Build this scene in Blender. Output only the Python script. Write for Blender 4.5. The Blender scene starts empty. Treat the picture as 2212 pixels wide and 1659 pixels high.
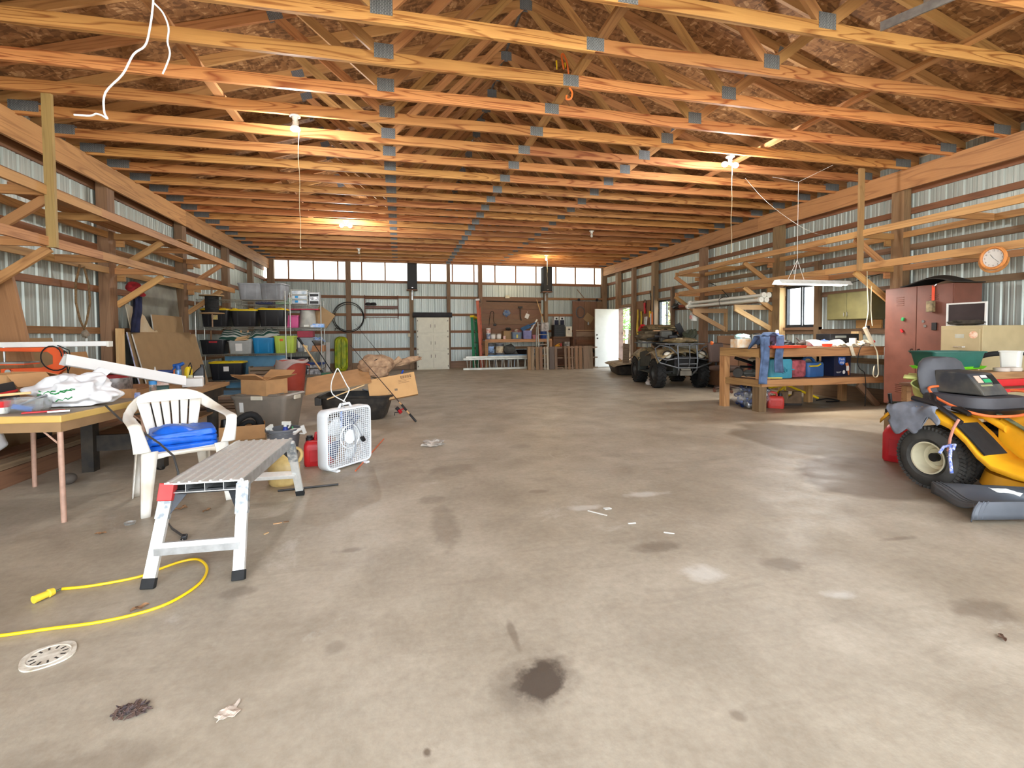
import bpy, bmesh, math, random
from mathutils import Vector, Matrix, Euler, noise
random.seed(7)
SC = bpy.context.scene
C = SC.collection
R_ = math.radians
PI = math.pi

# ---------------------------------------------------------------- camera, world, sun, exposure
cam_data = bpy.data.cameras.new('camera'); cam = bpy.data.objects.new('camera', cam_data); C.objects.link(cam)
cam_data.sensor_width = 36; cam_data.clip_start = .05; cam_data.clip_end = 400
cam_data.lens=1044.7419*36/2212; cam_data.shift_y=-0.03273
cam.matrix_world=Matrix(((0.97389, 0.013977, -0.226591, 0.0),(-0.226929, 0.031439, -0.973404, 0.0),(-0.006482, 0.999408, 0.03379, 1.18),(0,0,0,1)))
SC.camera = cam
SC.view_settings.view_transform = 'Standard'; SC.view_settings.look = 'None'
SC.view_settings.gamma = 1; SC.view_settings.use_curve_mapping = False
SC.view_settings.exposure = 1.3
w = bpy.data.worlds.new('overcast_sky'); SC.world = w; w.use_nodes = True
nt = w.node_tree; bg = nt.nodes['Background']
tc = nt.nodes.new('ShaderNodeTexCoord'); sp = nt.nodes.new('ShaderNodeSeparateXYZ'); cr = nt.nodes.new('ShaderNodeValToRGB')
nt.links.new(tc.outputs['Generated'], sp.inputs[0]); nt.links.new(sp.outputs['Z'], cr.inputs[0]); nt.links.new(cr.outputs[0], bg.inputs[0])
cr.color_ramp.elements[0].color = (.90, .95, 1, 1); cr.color_ramp.elements[1].color = (.72, .84, 1, 1)
bg.inputs[1].default_value = 3.4
sun_d = bpy.data.lights.new('sun', 'SUN'); sun = bpy.data.objects.new('sun', sun_d); C.objects.link(sun)
sun_d.energy = 20.0; sun_d.angle = R_(3); sun_d.color = (1, .96, .9)
sun.rotation_euler = Vector((.55, -.10, -.83)).to_track_quat('-Z', 'Y').to_euler()
SC.cycles.use_denoising = True
SC.cycles.diffuse_bounces = 6; SC.cycles.max_bounces = 12
SC.cycles.sample_clamp_indirect = 8

# ---------------------------------------------------------------- building helpers
class MB:
    """collects shapes for ONE mesh"""
    def __init__(s): s.v = []; s.f = []; s.mi = []; s.m = 0; s.X = Matrix()
    def add(s, vs, fs):
        k = len(s.v); s.v += [s.X @ Vector(p) for p in vs]; s.f += [tuple(i + k for i in f) for f in fs]; s.mi += [s.m] * len(fs); return s
    def bx(s, x0, x1, y0, y1, z0, z1):
        return s.add([(x0,y0,z0),(x1,y0,z0),(x1,y1,z0),(x0,y1,z0),(x0,y0,z1),(x1,y0,z1),(x1,y1,z1),(x0,y1,z1)],
                     [(0,3,2,1),(4,5,6,7),(0,1,5,4),(1,2,6,5),(2,3,7,6),(3,0,4,7)])
    def box(s, c, d, r=(0,0,0)):
        M = Matrix.Translation(c) @ Euler(r).to_matrix().to_4x4(); o = s.X; s.X = o @ M
        s.bx(-d[0]/2, d[0]/2, -d[1]/2, d[1]/2, -d[2]/2, d[2]/2); s.X = o; return s
    def bar(s, p0, p1, w, h, up=(0,0,1)):
        """rectangular bar from p0 to p1, w across, h along up"""
        p0 = Vector(p0); p1 = Vector(p1); x = (p1 - p0).normalized(); u = Vector(up)
        y = u.cross(x)
        if y.length < 1e-5: y = Vector((0,1,0)).cross(x)
        y.normalize(); z = x.cross(y); L = (p1 - p0).length
        M = Matrix(((x.x,y.x,z.x,p0.x),(x.y,y.y,z.y,p0.y),(x.z,y.z,z.z,p0.z),(0,0,0,1))); o = s.X; s.X = o @ M
        s.bx(0, L, -w/2, w/2, -h/2, h/2); s.X = o; return s
    def ring(s, rings, closed=True, cap=(True, True)):
        n = len(rings[0]); vs = [p for r in rings for p in r]; fs = []
        for i in range(len(rings) - 1):
            for j in range(n if closed else n - 1):
                a = i*n + j; b = i*n + (j+1) % n; fs.append((a, b, b + n, a + n))
        if closed and cap[0]: fs.append(tuple(range(n))[::-1])
        if closed and cap[1]: fs.append(tuple(range((len(rings)-1)*n, len(rings)*n)))
        return s.add(vs, fs)
    def tube(s, pts, r, n=8, closed=False):
        P = [Vector(p) for p in pts]; m = len(P); rr = r if isinstance(r, (list, tuple)) else [r]*m
        t = [(P[(i+1) % m] - P[i-1]).normalized() if (closed or 0 < i < m-1) else ((P[1]-P[0]) if i == 0 else (P[-1]-P[-2])).normalized() for i in range(m)]
        a = Vector((0,0,1)) if abs(t[0].z) < .9 else Vector((1,0,0)); u = (a - t[0]*a.dot(t[0])).normalized(); rings = []
        for i in range(m):
            u = (u - t[i]*u.dot(t[i])); u = u.normalized() if u.length > 1e-6 else t[i].orthogonal().normalized()
            q = t[i].cross(u); rings.append([P[i] + (u*math.cos(2*PI*k/n) + q*math.sin(2*PI*k/n))*rr[i] for k in range(n)])
        if closed: rings.append(rings[0]); return s.ring(rings, True, (False, False))
        return s.ring(rings)
    def cyl(s, p0, p1, r0, r1=None, n=16): return s.tube([p0, p1], [r0, r0 if r1 is None else r1], n)
    def lathe(s, prof, n=24, c=(0,0,0), sx=1, sy=1, cap=(True,True)):
        return s.ring([[(c[0]+r*sx*math.cos(2*PI*k/n), c[1]+r*sy*math.sin(2*PI*k/n), c[2]+z) for k in range(n)] for r, z in prof],
                      True, cap)
    def prism(s, poly, e):
        """polygon of 3D points pushed along vector e"""
        n = len(poly); e = Vector(e); P = [Vector(p) for p in poly]
        return s.add(P + [p + e for p in P], [tuple(range(n))[::-1], tuple(range(n, 2*n))] + [(i, (i+1) % n, (i+1) % n + n, i + n) for i in range(n)])
    def grid(s, fn, nu, nv, wrap=False):
        vs = [fn(i/nu, j/nv) for i in range(nu+1) for j in range(nv+1)]
        return s.add(vs, [(i*(nv+1)+j, (i+1)*(nv+1)+j, (i+1)*(nv+1)+j+1, i*(nv+1)+j+1) for i in range(nu) for j in range(nv)])
    def ball(s, c, r, n=16, m=10, sc=(1,1,1)):
        return s.ring([[(c[0]+r*sc[0]*math.sin(PI*(i+.02)/(m+.04))*math.cos(2*PI*k/n), c[1]+r*sc[1]*math.sin(PI*(i+.02)/(m+.04))*math.sin(2*PI*k/n), c[2]-r*sc[2]*math.cos(PI*(i+.02)/(m+.04))) for k in range(n)] for i in range(m+1)])

def rr(w, d, r, z, cx=0, cy=0, n=5):
    """rounded rectangle ring"""
    out = []
    for (sx, sy, a0) in ((1,1,0),(-1,1,PI/2),(-1,-1,PI),(1,-1,1.5*PI)):
        for k in range(n+1):
            a = a0 + PI/2*k/n; out.append((cx + sx*(w/2-r) + r*math.cos(a), cy + sy*(d/2-r) + r*math.sin(a), z))
    return out

def obj(name, mb, m, parent=None, loc=(0,0,0), rot=(0,0,0), smooth=False, bevel=0, seg=2, solid=0, sub=0, ang=40):
    me = bpy.data.meshes.new(name); me.from_pydata([tuple(p) for p in mb.v], [], mb.f)
    ms = m if isinstance(m, (list, tuple)) else [m]
    for q in ms: me.materials.append(q)
    if len(ms) > 1: me.polygons.foreach_set('material_index', mb.mi)
    if smooth or sub:
        me.polygons.foreach_set('use_smooth', [True]*len(me.polygons))
        if not sub: me.set_sharp_from_angle(angle=R_(ang))
    me.update()
    o = bpy.data.objects.new(name, me); C.objects.link(o); o.parent = parent; o.location = loc; o.rotation_euler = rot
    if solid: d = o.modifiers.new('solid', 'SOLIDIFY'); d.thickness = solid; d.offset = 0
    if bevel: d = o.modifiers.new('bevel', 'BEVEL'); d.width = bevel; d.segments = seg; d.limit_method = 'ANGLE'
    if sub: d = o.modifiers.new('sub', 'SUBSURF'); d.levels = d.render_levels = sub
    return o
def tag(o, label=None, cat=None, group=None, kind=None):
    if label: o['label'] = label
    if cat: o['category'] = cat
    if group: o['group'] = group
    if kind: o['kind'] = kind
    return o
def T(name, label, cat, loc=(0,0,0), rz=0, group=None, rot=None):
    o = bpy.data.objects.new(name, None); C.objects.link(o); o.empty_display_size = .1
    o.location = loc; o.rotation_euler = rot or (0,0,rz); return tag(o, label, cat, group)
def M1(name, mb, m, label, cat, loc=(0,0,0), rz=0, group=None, rot=None, **k):
    return tag(obj(name, mb, m, None, loc, rot or (0,0,rz), **k), label, cat, group)
def S(name, mb, m, parent=None, **k):
    o = obj(name, mb, m, parent, **k)
    if parent is None: o['kind'] = 'structure'
    return o
def dup(o, loc=None, rz=None, label=None, parent=None, rot=None):
    c = o.copy(); C.objects.link(c); c.parent = parent
    if loc is not None: c.location = loc
    if rz is not None: c.rotation_euler = (0,0,rz)
    if rot is not None: c.rotation_euler = rot
    if label: c['label'] = label
    for ch in list(o.children): dup(ch, parent=c)
    return c
_bm = {}
def beam(name, p0, p1, w, h, m, parent=None, up=(0,0,1)):
    """timber from p0 to p1: its own object, grain runs along it"""
    p0 = Vector(p0); p1 = Vector(p1); x = (p1 - p0).normalized(); u = Vector(up); y = u.cross(x)
    if y.length < 1e-4: y = Vector((0,1,0)).cross(x)
    y.normalize(); z = x.cross(y); L = round((p1 - p0).length, 3); key = (L, w, h, m.name)
    if key not in _bm:
        b = MB().bx(-L/2, L/2, -w/2, w/2, -h/2, h/2); me = bpy.data.meshes.new(name); me.from_pydata([tuple(v) for v in b.v], [], b.f); me.materials.append(m); _bm[key] = me
    o = bpy.data.objects.new(name, _bm[key]); C.objects.link(o); c = (p0 + p1)/2
    o.matrix_world = Matrix(((x.x,y.x,z.x,c.x),(x.y,y.y,z.y,c.y),(x.z,y.z,z.z,c.z),(0,0,0,1))); o.parent = parent
    return o

# ---------------------------------------------------------------- materials
def lin(c):
    return tuple(((v/255)/12.92 if v/255 <= .04045 else ((v/255+.055)/1.055)**2.4) for v in c[:3]) + (1,)
_mats = {}
def mat(name, col, rough=.5, metal=0, var=.12, scale=6, bump=0, bscale=60, trans=0, emit=0, alpha=1, coat=0, ior=1.45, dirt=None):
    if name in _mats: return _mats[name]
    m = bpy.data.materials.new(name); m.use_nodes = True; nt = m.node_tree; N = nt.nodes; L = nt.links
    p = N['Principled BSDF']; p.inputs['Roughness'].default_value = rough; p.inputs['Metallic'].default_value = metal; p.inputs['IOR'].default_value = ior
    p.inputs['Base Color'].default_value = lin(col)
    if var:
        tc = N.new('ShaderNodeTexCoord'); oi = N.new('ShaderNodeObjectInfo'); ad = N.new('ShaderNodeVectorMath'); ad.operation = 'ADD'
        mu = N.new('ShaderNodeMath'); mu.operation = 'MULTIPLY'; mu.inputs[1].default_value = 37
        L.new(oi.outputs['Random'], mu.inputs[0]); L.new(tc.outputs['Object'], ad.inputs[0]); L.new(mu.outputs[0], ad.inputs[1])
        nz = N.new('ShaderNodeTexNoise'); nz.inputs['Scale'].default_value = scale; nz.inputs['Detail'].default_value = 5; L.new(ad.outputs[0], nz.inputs['Vector'])
        cr = N.new('ShaderNodeValToRGB'); c = lin(col); d = lin(dirt) if dirt else tuple(v*(1-2*var) for v in c[:3]) + (1,)
        cr.color_ramp.elements[0].position = .3; cr.color_ramp.elements[1].position = .62
        cr.color_ramp.elements[0].color = d; cr.color_ramp.elements[1].color = tuple(min(1, v*(1+.5*var)) for v in c[:3]) + (1,)
        L.new(nz.outputs['Fac'], cr.inputs[0]); L.new(cr.outputs[0], p.inputs['Base Color'])
        if bump:
            n2 = N.new('ShaderNodeTexNoise'); n2.inputs['Scale'].default_value = bscale; L.new(ad.outputs[0], n2.inputs['Vector'])
            bp = N.new('ShaderNodeBump'); bp.inputs['Strength'].default_value = bump; bp.inputs['Distance'].default_value = .01
            L.new(n2.outputs['Fac'], bp.inputs['Height']); L.new(bp.outputs[0], p.inputs['Normal'])
    if trans: p.inputs['Transmission Weight'].default_value = trans
    if alpha < 1: p.inputs['Alpha'].default_value = alpha
    if coat: p.inputs['Coat Weight'].default_value = coat
    if emit: p.inputs['Emission Color'].default_value = lin(col); p.inputs['Emission Strength'].default_value = emit
    _mats[name] = m; return m
def wood(name, c1, c2, grain=1.0, rough=.6, along=.5, across=7, rings=7, amount=.75, tint=.25):
    """flat sawn timber, contour grain along local X"""
    if name in _mats: return _mats[name]
    m = bpy.data.materials.new(name); m.use_nodes = True; nt = m.node_tree; N = nt.nodes; L = nt.links
    p = N['Principled BSDF']; p.inputs['Roughness'].default_value = rough
    tc = N.new('ShaderNodeTexCoord'); oi = N.new('ShaderNodeObjectInfo'); mu = N.new('ShaderNodeMath'); mu.operation = 'MULTIPLY'; mu.inputs[1].default_value = 91
    L.new(oi.outputs['Random'], mu.inputs[0])
    ad = N.new('ShaderNodeVectorMath'); ad.operation = 'ADD'; L.new(tc.outputs['Object'], ad.inputs[0]); L.new(mu.outputs[0], ad.inputs[1])
    mp = N.new('ShaderNodeMapping'); mp.inputs['Scale'].default_value = (along, across, across); L.new(ad.outputs[0], mp.inputs[0])
    nz = N.new('ShaderNodeTexNoise'); nz.inputs['Scale'].default_value = 1; nz.inputs['Detail'].default_value = 1.5; nz.inputs['Distortion'].default_value = .6; L.new(mp.outputs[0], nz.inputs['Vector'])
    k = N.new('ShaderNodeMath'); k.operation = 'MULTIPLY'; k.inputs[1].default_value = rings; L.new(nz.outputs['Fac'], k.inputs[0])
    fr = N.new('ShaderNodeMath'); fr.operation = 'FRACT'; L.new(k.outputs[0], fr.inputs[0])
    cr = N.new('ShaderNodeValToRGB'); e = cr.color_ramp.elements; e[0].position = 0; e[0].color = (0,0,0,1); e[1].position = 1; e[1].color = (.15,.15,.15,1)
    q = e.new(.62); q.color = (.12,.12,.12,1); q = e.new(.85); q.color = (1,1,1,1); L.new(fr.outputs[0], cr.inputs[0])
    mp2 = N.new('ShaderNodeMapping'); mp2.inputs['Scale'].default_value = (3, 90, 90); L.new(ad.outputs[0], mp2.inputs[0])
    n2 = N.new('ShaderNodeTexNoise'); n2.inputs['Scale'].default_value = 1; n2.inputs['Detail'].default_value = 3; L.new(mp2.outputs[0], n2.inputs['Vector'])
    mp3 = N.new('ShaderNodeMapping'); mp3.inputs['Scale'].default_value = (1.2, 5, 5); L.new(ad.outputs[0], mp3.inputs[0])
    n3 = N.new('ShaderNodeTexNoise'); n3.inputs['Scale'].default_value = 1.6; n3.inputs['Detail'].default_value = 4; L.new(mp3.outputs[0], n3.inputs['Vector'])
    s1 = N.new('ShaderNodeMath'); s1.operation = 'MULTIPLY'; s1.inputs[1].default_value = amount; L.new(cr.outputs[0], s1.inputs[0])
    s2 = N.new('ShaderNodeMath'); s2.operation = 'MULTIPLY_ADD'; s2.inputs[1].default_value = .5*grain; L.new(n2.outputs['Fac'], s2.inputs[0]); L.new(s1.outputs[0], s2.inputs[2])
    s3 = N.new('ShaderNodeMath'); s3.operation = 'MULTIPLY_ADD'; s3.inputs[1].default_value = .55; L.new(n3.outputs['Fac'], s3.inputs[0]); L.new(s2.outputs[0], s3.inputs[2])
    s4 = N.new('ShaderNodeMath'); s4.operation = 'SUBTRACT'; s4.inputs[1].default_value = .42; L.new(s3.outputs[0], s4.inputs[0]); s4.use_clamp = True
    mx = N.new('ShaderNodeMix'); mx.data_type = 'RGBA'; mx.inputs[6].default_value = lin(c1); mx.inputs[7].default_value = lin(c2); L.new(s4.outputs[0], mx.inputs[0])
    hs = N.new('ShaderNodeHueSaturation'); L.new(mx.outputs[2], hs.inputs['Color'])
    v = N.new('ShaderNodeMapRange'); v.inputs[3].default_value = 1 - tint; v.inputs[4].default_value = 1 + tint*.6; L.new(oi.outputs['Random'], v.inputs[0]); L.new(v.outputs[0], hs.inputs['Value'])
    h2 = N.new('ShaderNodeMath'); h2.operation = 'MULTIPLY'; h2.inputs[1].default_value = 7.31; h3 = N.new('ShaderNodeMath'); h3.operation = 'FRACT'; L.new(oi.outputs['Random'], h2.inputs[0]); L.new(h2.outputs[0], h3.inputs[0])
    hv = N.new('ShaderNodeMapRange'); hv.inputs[3].default_value = .488; hv.inputs[4].default_value = .508; L.new(h3.outputs[0], hv.inputs[0]); L.new(hv.outputs[0], hs.inputs['Hue'])
    L.new(hs.outputs[0], p.inputs['Base Color'])
    bp = N.new('ShaderNodeBump'); bp.inputs['Strength'].default_value = .25; bp.inputs['Distance'].default_value = .004; L.new(n2.outputs['Fac'], bp.inputs['Height']); L.new(bp.outputs[0], p.inputs['Normal'])
    _mats[name] = m; return m

PINE = wood('pine truss lumber', (208,150,90), (140,78,34), rings=10, amount=.85)
PINE2 = wood('pine framing lumber', (198,150,96), (138,92,52), rings=5, amount=.5)
POST = wood('treated post wood', (146,116,84), (94,70,48), across=5, amount=.4)
GIRT = wood('aged girt wood', (144,100,64), (94,60,36), amount=.4)
GIRT2 = wood('grey weathered girt wood', (140,112,84), (84,62,46), amount=.4)
PALE = wood('pale new pine', (222,184,132), (184,134,84), amount=.35)
TREAT = wood('green treated lumber', (182,150,96), (130,100,58), amount=.35)
OLDW = wood('weathered grey wood', (150,126,100), (92,72,54), amount=.5)
BENCHW = wood('oiled bench lumber', (184,140,90), (114,78,46), amount=.45)
PLY = wood('dark plywood', (128,94,66), (96,66,44), along=.8, across=3, amount=.3, tint=.1)
STEEL = mat('galvanized steel', (176,180,182), .38, .9, var=.18, scale=14)
ALU = mat('worn aluminium', (196,198,198), .38, .85, var=.12, scale=20)
CHROME = mat('chrome wire', (200,200,198), .22, 1, var=.05)
BLACKP = mat('black plastic', (26,26,28), .42, var=.15)
RUBBER = mat('black rubber', (30,30,30), .8, var=.2, scale=20)
WHITEP = mat('white plastic', (226,226,218), .42, var=.05, scale=3)
CARD = mat('cardboard', (186,142,96), .85, var=.07, scale=8, bump=.05, bscale=90)
CARD2 = mat('brown paper board', (158,130,94), .9, var=.05, scale=5)
WHITE = mat('white paint', (226,226,222), .5, var=.05)
REDP = mat('red plastic', (196,36,40), .4, var=.08)
BLUEP = mat('blue plastic', (30,84,160), .4, var=.08)
YELP = mat('yellow plastic', (232,200,30), .4, var=.06)
PAPER = mat('white paper', (228,226,220), .8, var=.04)
GLASS = mat('clear plastic', (240,244,244), .08, var=0, trans=.9, alpha=.55)

def siding_mat():
    m = bpy.data.materials.new('ribbed steel siding'); m.use_nodes = True; nt = m.node_tree; N = nt.nodes; L = nt.links; p = N['Principled BSDF']
    tc = N.new('ShaderNodeTexCoord'); mp = N.new('ShaderNodeMapping'); mp.inputs['Scale'].default_value = (40, 40, .6); L.new(tc.outputs['Object'], mp.inputs[0])
    nz = N.new('ShaderNodeTexNoise'); nz.inputs['Scale'].default_value = 1; nz.inputs['Detail'].default_value = 4; L.new(mp.outputs[0], nz.inputs[0])
    cr = N.new('ShaderNodeValToRGB'); cr.color_ramp.elements[0].color = lin((156,165,160)); cr.color_ramp.elements[1].color = lin((188,196,191)); cr.color_ramp.elements[0].position = .3; cr.color_ramp.elements[1].position = .7
    L.new(nz.outputs[0], cr.inputs[0]); L.new(cr.outputs[0], p.inputs['Base Color']); p.inputs['Metallic'].default_value = .35; p.inputs['Roughness'].default_value = .42
    return m
SIDING = siding_mat()

def osb_mat():
    m = bpy.data.materials.new('strand board'); m.use_nodes = True; nt = m.node_tree; N = nt.nodes; L = nt.links; p = N['Principled BSDF']; p.inputs['Roughness'].default_value = .75
    tc = N.new('ShaderNodeTexCoord'); oi = N.new('ShaderNodeObjectInfo'); mu = N.new('ShaderNodeMath'); mu.operation = 'MULTIPLY'; mu.inputs[1].default_value = 17; L.new(oi.outputs['Random'], mu.inputs[0])
    ad = N.new('ShaderNodeVectorMath'); ad.operation = 'ADD'; L.new(tc.outputs['Object'], ad.inputs[0]); L.new(mu.outputs[0], ad.inputs[1])
    nz = N.new('ShaderNodeTexNoise'); nz.inputs['Scale'].default_value = 5; nz.inputs['Detail'].default_value = 2; L.new(ad.outputs[0], nz.inputs['Vector'])
    mx = N.new('ShaderNodeVectorMath'); mx.operation = 'MULTIPLY_ADD'; mx.inputs[1].default_value = (.16,.16,0); L.new(nz.outputs['Color'], mx.inputs[0]); L.new(ad.outputs[0], mx.inputs[2])
    cols = []
    for sc, ro in (((9, 34, 1), .5), ((30, 10, 1), -.3)):
        mp = N.new('ShaderNodeMapping'); mp.inputs['Scale'].default_value = sc; mp.inputs['Rotation'].default_value = (0,0,ro); L.new(mx.outputs[0], mp.inputs[0])
        vo = N.new('ShaderNodeTexVoronoi'); vo.inputs['Scale'].default_value = 1; L.new(mp.outputs[0], vo.inputs['Vector'])
        se = N.new('ShaderNodeSeparateColor'); L.new(vo.outputs['Color'], se.inputs[0]); cols.append(se.outputs[0])
    av = N.new('ShaderNodeMath'); av.operation = 'ADD'; L.new(cols[0], av.inputs[0]); L.new(cols[1], av.inputs[1])
    cr = N.new('ShaderNodeValToRGB'); e = cr.color_ramp.elements; e[0].position = .2; e[0].color = lin((104,70,40)); e[1].position = 1; e[1].color = lin((206,166,120)); q = e.new(.45); q.color = lin((138,96,58)); q = e.new(.75); q.color = lin((156,112,70))
    hf = N.new('ShaderNodeMath'); hf.operation = 'MULTIPLY'; hf.inputs[1].default_value = .5; L.new(av.outputs[0], hf.inputs[0]); L.new(hf.outputs[0], cr.inputs[0]); L.new(cr.outputs[0], p.inputs['Base Color'])
    return m
OSB = osb_mat()

def floor_mat():
    m = bpy.data.materials.new('stained concrete'); m.use_nodes = True; nt = m.node_tree; N = nt.nodes; L = nt.links; p = N['Principled BSDF']
    tc = N.new('ShaderNodeTexCoord'); P = tc.outputs['Object']
    def noi(sc, det=5, rough=.6, vec=P, dist=0):
        n = N.new('ShaderNodeTexNoise'); n.inputs['Scale'].default_value = sc; n.inputs['Detail'].default_value = det; n.inputs['Roughness'].default_value = rough; n.inputs['Distortion'].default_value = dist; L.new(vec, n.inputs['Vector']); return n
    def ramp(src, a, b, ca, cb):
        r = N.new('ShaderNodeValToRGB'); r.color_ramp.elements[0].position = a; r.color_ramp.elements[1].position = b; r.color_ramp.elements[0].color = ca; r.color_ramp.elements[1].color = cb; L.new(src, r.inputs[0]); return r.outputs[0]
    def mix(f, a, b, mode='MIX'):
        x = N.new('ShaderNodeMix'); x.data_type = 'RGBA'; x.blend_type = mode
        if isinstance(f, float): x.inputs[0].default_value = f
        else: L.new(f, x.inputs[0])
        for s, v in ((6, a), (7, b)):
            if isinstance(v, tuple): x.inputs[s].default_value = v
            else: L.new(v, x.inputs[s])
        return x.outputs[2]
    K0 = (0,0,0,1); K1 = (1,1,1,1)
    col = ramp(noi(.55, 6, .62).outputs[0], .32, .68, lin((164,151,130)), lin((196,185,166)))
    blot = ramp(noi(2.2, 7, .68, dist=.4).outputs[0], .35, .62, K0, K1)
    col = mix(blot, mix(.32, col, lin((122,110,94))), col)
    fine = ramp(noi(26, 4, .7).outputs[0], .3, .7, lin((225,222,218)), lin((255,255,255)))
    col = mix(.8, col, fine, 'MULTIPLY')
    # long swept scuffs, slightly rotated
    mp = N.new('ShaderNodeMapping'); mp.inputs['Scale'].default_value = (.5, 4.5, 1); mp.inputs['Rotation'].default_value = (0,0,.35); L.new(P, mp.inputs[0])
    sc = ramp(noi(1.6, 6, .7, mp.outputs[0]).outputs[0], .56, .72, K0, (.35,.35,.35,1)); col = mix(sc, col, lin((128,116,100)))
    pale = ramp(noi(1.1, 8, .75, dist=1.2).outputs[0], .60, .74, K0, (.55,.55,.55,1)); col = mix(pale, col, lin((206,200,188)))
    wob = noi(5, 5, .65); wob2 = noi(1.6, 3, .5)
    def stain(c, r, colr, amt, w=.55, edge=.35, wn=wob, rot=0):
        nonlocal col
        q = N.new('ShaderNodeMapping'); q.vector_type = 'TEXTURE'; q.inputs['Location'].default_value = (c[0], c[1], 0); q.inputs['Rotation'].default_value = (0,0,rot); q.inputs['Scale'].default_value = (r[0], r[1], 1e3); L.new(P, q.inputs[0])
        ln = N.new('ShaderNodeVectorMath'); ln.operation = 'LENGTH'; L.new(q.outputs[0], ln.inputs[0])
        a = N.new('ShaderNodeMath'); a.operation = 'MULTIPLY_ADD'; a.inputs[1].default_value = w*2; L.new(wn.outputs[0], a.inputs[0]); b = N.new('ShaderNodeMath'); b.operation = 'SUBTRACT'; b.inputs[1].default_value = w; L.new(ln.outputs['Value'], b.inputs[0]); L.new(b.outputs[0], a.inputs[2])
        f = ramp(a.outputs[0], 1-edge, 1, (amt,)*3+(1,), K0); col = mix(f, col, lin(colr))
    stain((.46,1.545), (.09,.11), (56,46,40), .92, 1.1, .3)
    stain((.46,1.545), (.16,.17), (96,84,72), .5, 1.3, .6)
    stain((4.55,4.35), (.90,1.05), (112,94,68), .85, .45, .16, wob2, .5)
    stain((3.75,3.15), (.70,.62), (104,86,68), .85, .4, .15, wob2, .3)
    stain((6.0,5.9), (1.5,1.1), (156,132,96), .5, .6, .5, wob2)
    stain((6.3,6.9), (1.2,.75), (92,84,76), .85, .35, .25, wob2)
    for c, r, k in (((-.28,2.75),(.1,.045),.5), ((-.75,2.42),(.09,.06),.4), ((.2,3.45),(.12,.1),.35), ((-.05,4.3),(.3,.5),.3), ((.45,4.2),(.25,.2),.3), ((1.9,2.05),(.13,.1),.5), ((1.35,2.4),(.16,.08),.5), ((-.25,1.9),(.05,.05),.35), ((2.4,1.5),(.16,.1),.45), ((1.0,1.26),(.03,.03),.5), ((.42,1.8),(.02,.12),.5), ((.06,1.35),(.015,.02),.8), ((1.0,3.45),(.08,.05),.4), ((-.9,1.5),(.3,.14),.3), ((-1.1,1.25),(.4,.25),.35), ((1.2,4.9),(.12,.12),.3), ((2.0,4.3),(.15,.1),.25), ((.25,2.95),(.1,.4),.35), ((2.75,2.15),(.14,.035),.5)):
        stain(c, r, (92,76,60), k, 1.0, .5)
    for c, r in (((1.45,2.05),(.12,.1)), ((1.2,3.05),(.14,.06)), ((1.9,1.75),(.1,.05)), ((1.75,3.2),(.2,.06))): stain(c, r, (216,212,202), .5, 1.2, .6)
    L.new(col, p.inputs['Base Color'])
    ro = ramp(noi(3, 5).outputs[0], .3, .7, (.36,)*3+(1,), (.62,)*3+(1,)); L.new(ro, p.inputs['Roughness'])
    bp = N.new('ShaderNodeBump'); bp.inputs['Strength'].default_value = .12; bp.inputs['Distance'].default_value = .01; L.new(noi(40, 5).outputs[0], bp.inputs['Height']); L.new(bp.outputs[0], p.inputs['Normal'])
    return m

# ---------------------------------------------------------------- the barn
XL, XR, YB, YF = -4.25, 7.68, 17.12, -1.2
ZC = 3.67                                   # centre of the truss bottom chords
S('floor', MB().bx(XL-.1, XR+.1, YF, YB+.1, -.12, 0), floor_mat())
S('ground_outside', MB().bx(-45, 50, -40, 60, -.25, -.13), mat('gravel and grass', (176,172,156), .95, var=.2, scale=1.2))

def siding(wall, axis, pos, a0, a1, z0, z1, out, holes=()):
    """ribbed panels standing side by side; holes are (a, b, za, zb)"""
    P9 = .2286; base = [(0,0),(.055,0),(.062,.004),(.075,.004),(.082,0),(.115,0),(.122,.004),(.135,.004),(.142,0),(.176,0),(.188,.018),(.214,.018),(.2286,0)]
    n = math.ceil((a1 - a0)/.9144)
    for i in range(n):
        s, e = a0 + i*.9144, min(a0 + (i+1)*.9144, a1)
        pts = []
        for q in range(4): pts += [(s + q*P9 + u, d) for u, d in base[(1 if q else 0):]]
        pts = [p for p in pts if p[0] <= e + 1e-6]
        cuts = sorted({h for H in holes for h in H[:2] if s < h < e}); b = MB()
        edges = [s] + cuts + [e]
        def dep(u):
            for (u0, d0), (u1, d1) in zip(pts, pts[1:]):
                if u0 <= u <= u1 + 1e-9: return d0 + (d1-d0)*(u-u0)/(u1-u0+1e-9)
            return 0
        for u0, u1 in zip(edges, edges[1:]):
            seg = [(u0, dep(u0))] + [p for p in pts if u0 + 1e-4 < p[0] < u1 - 1e-4] + [(u1, dep(u1))]
            spans = [(z0, z1)]
            for (ha, hb, za, zb) in holes:
                if ha < (u0+u1)/2 < hb:
                    spans = [x for a, c in spans for x in ((a, min(c, za)), (max(a, zb), c)) if x[1] - x[0] > .01]
            for za, zb in spans:
                rows = [[((pos + out*d, u, z) if axis == 'x' else (u, pos + out*d, z)) for u, d in seg] for z in (za, zb)]
                b.ring(rows, closed=False)
        S('siding_panel', b, SIDING, wall, smooth=True, ang=20)

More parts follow.
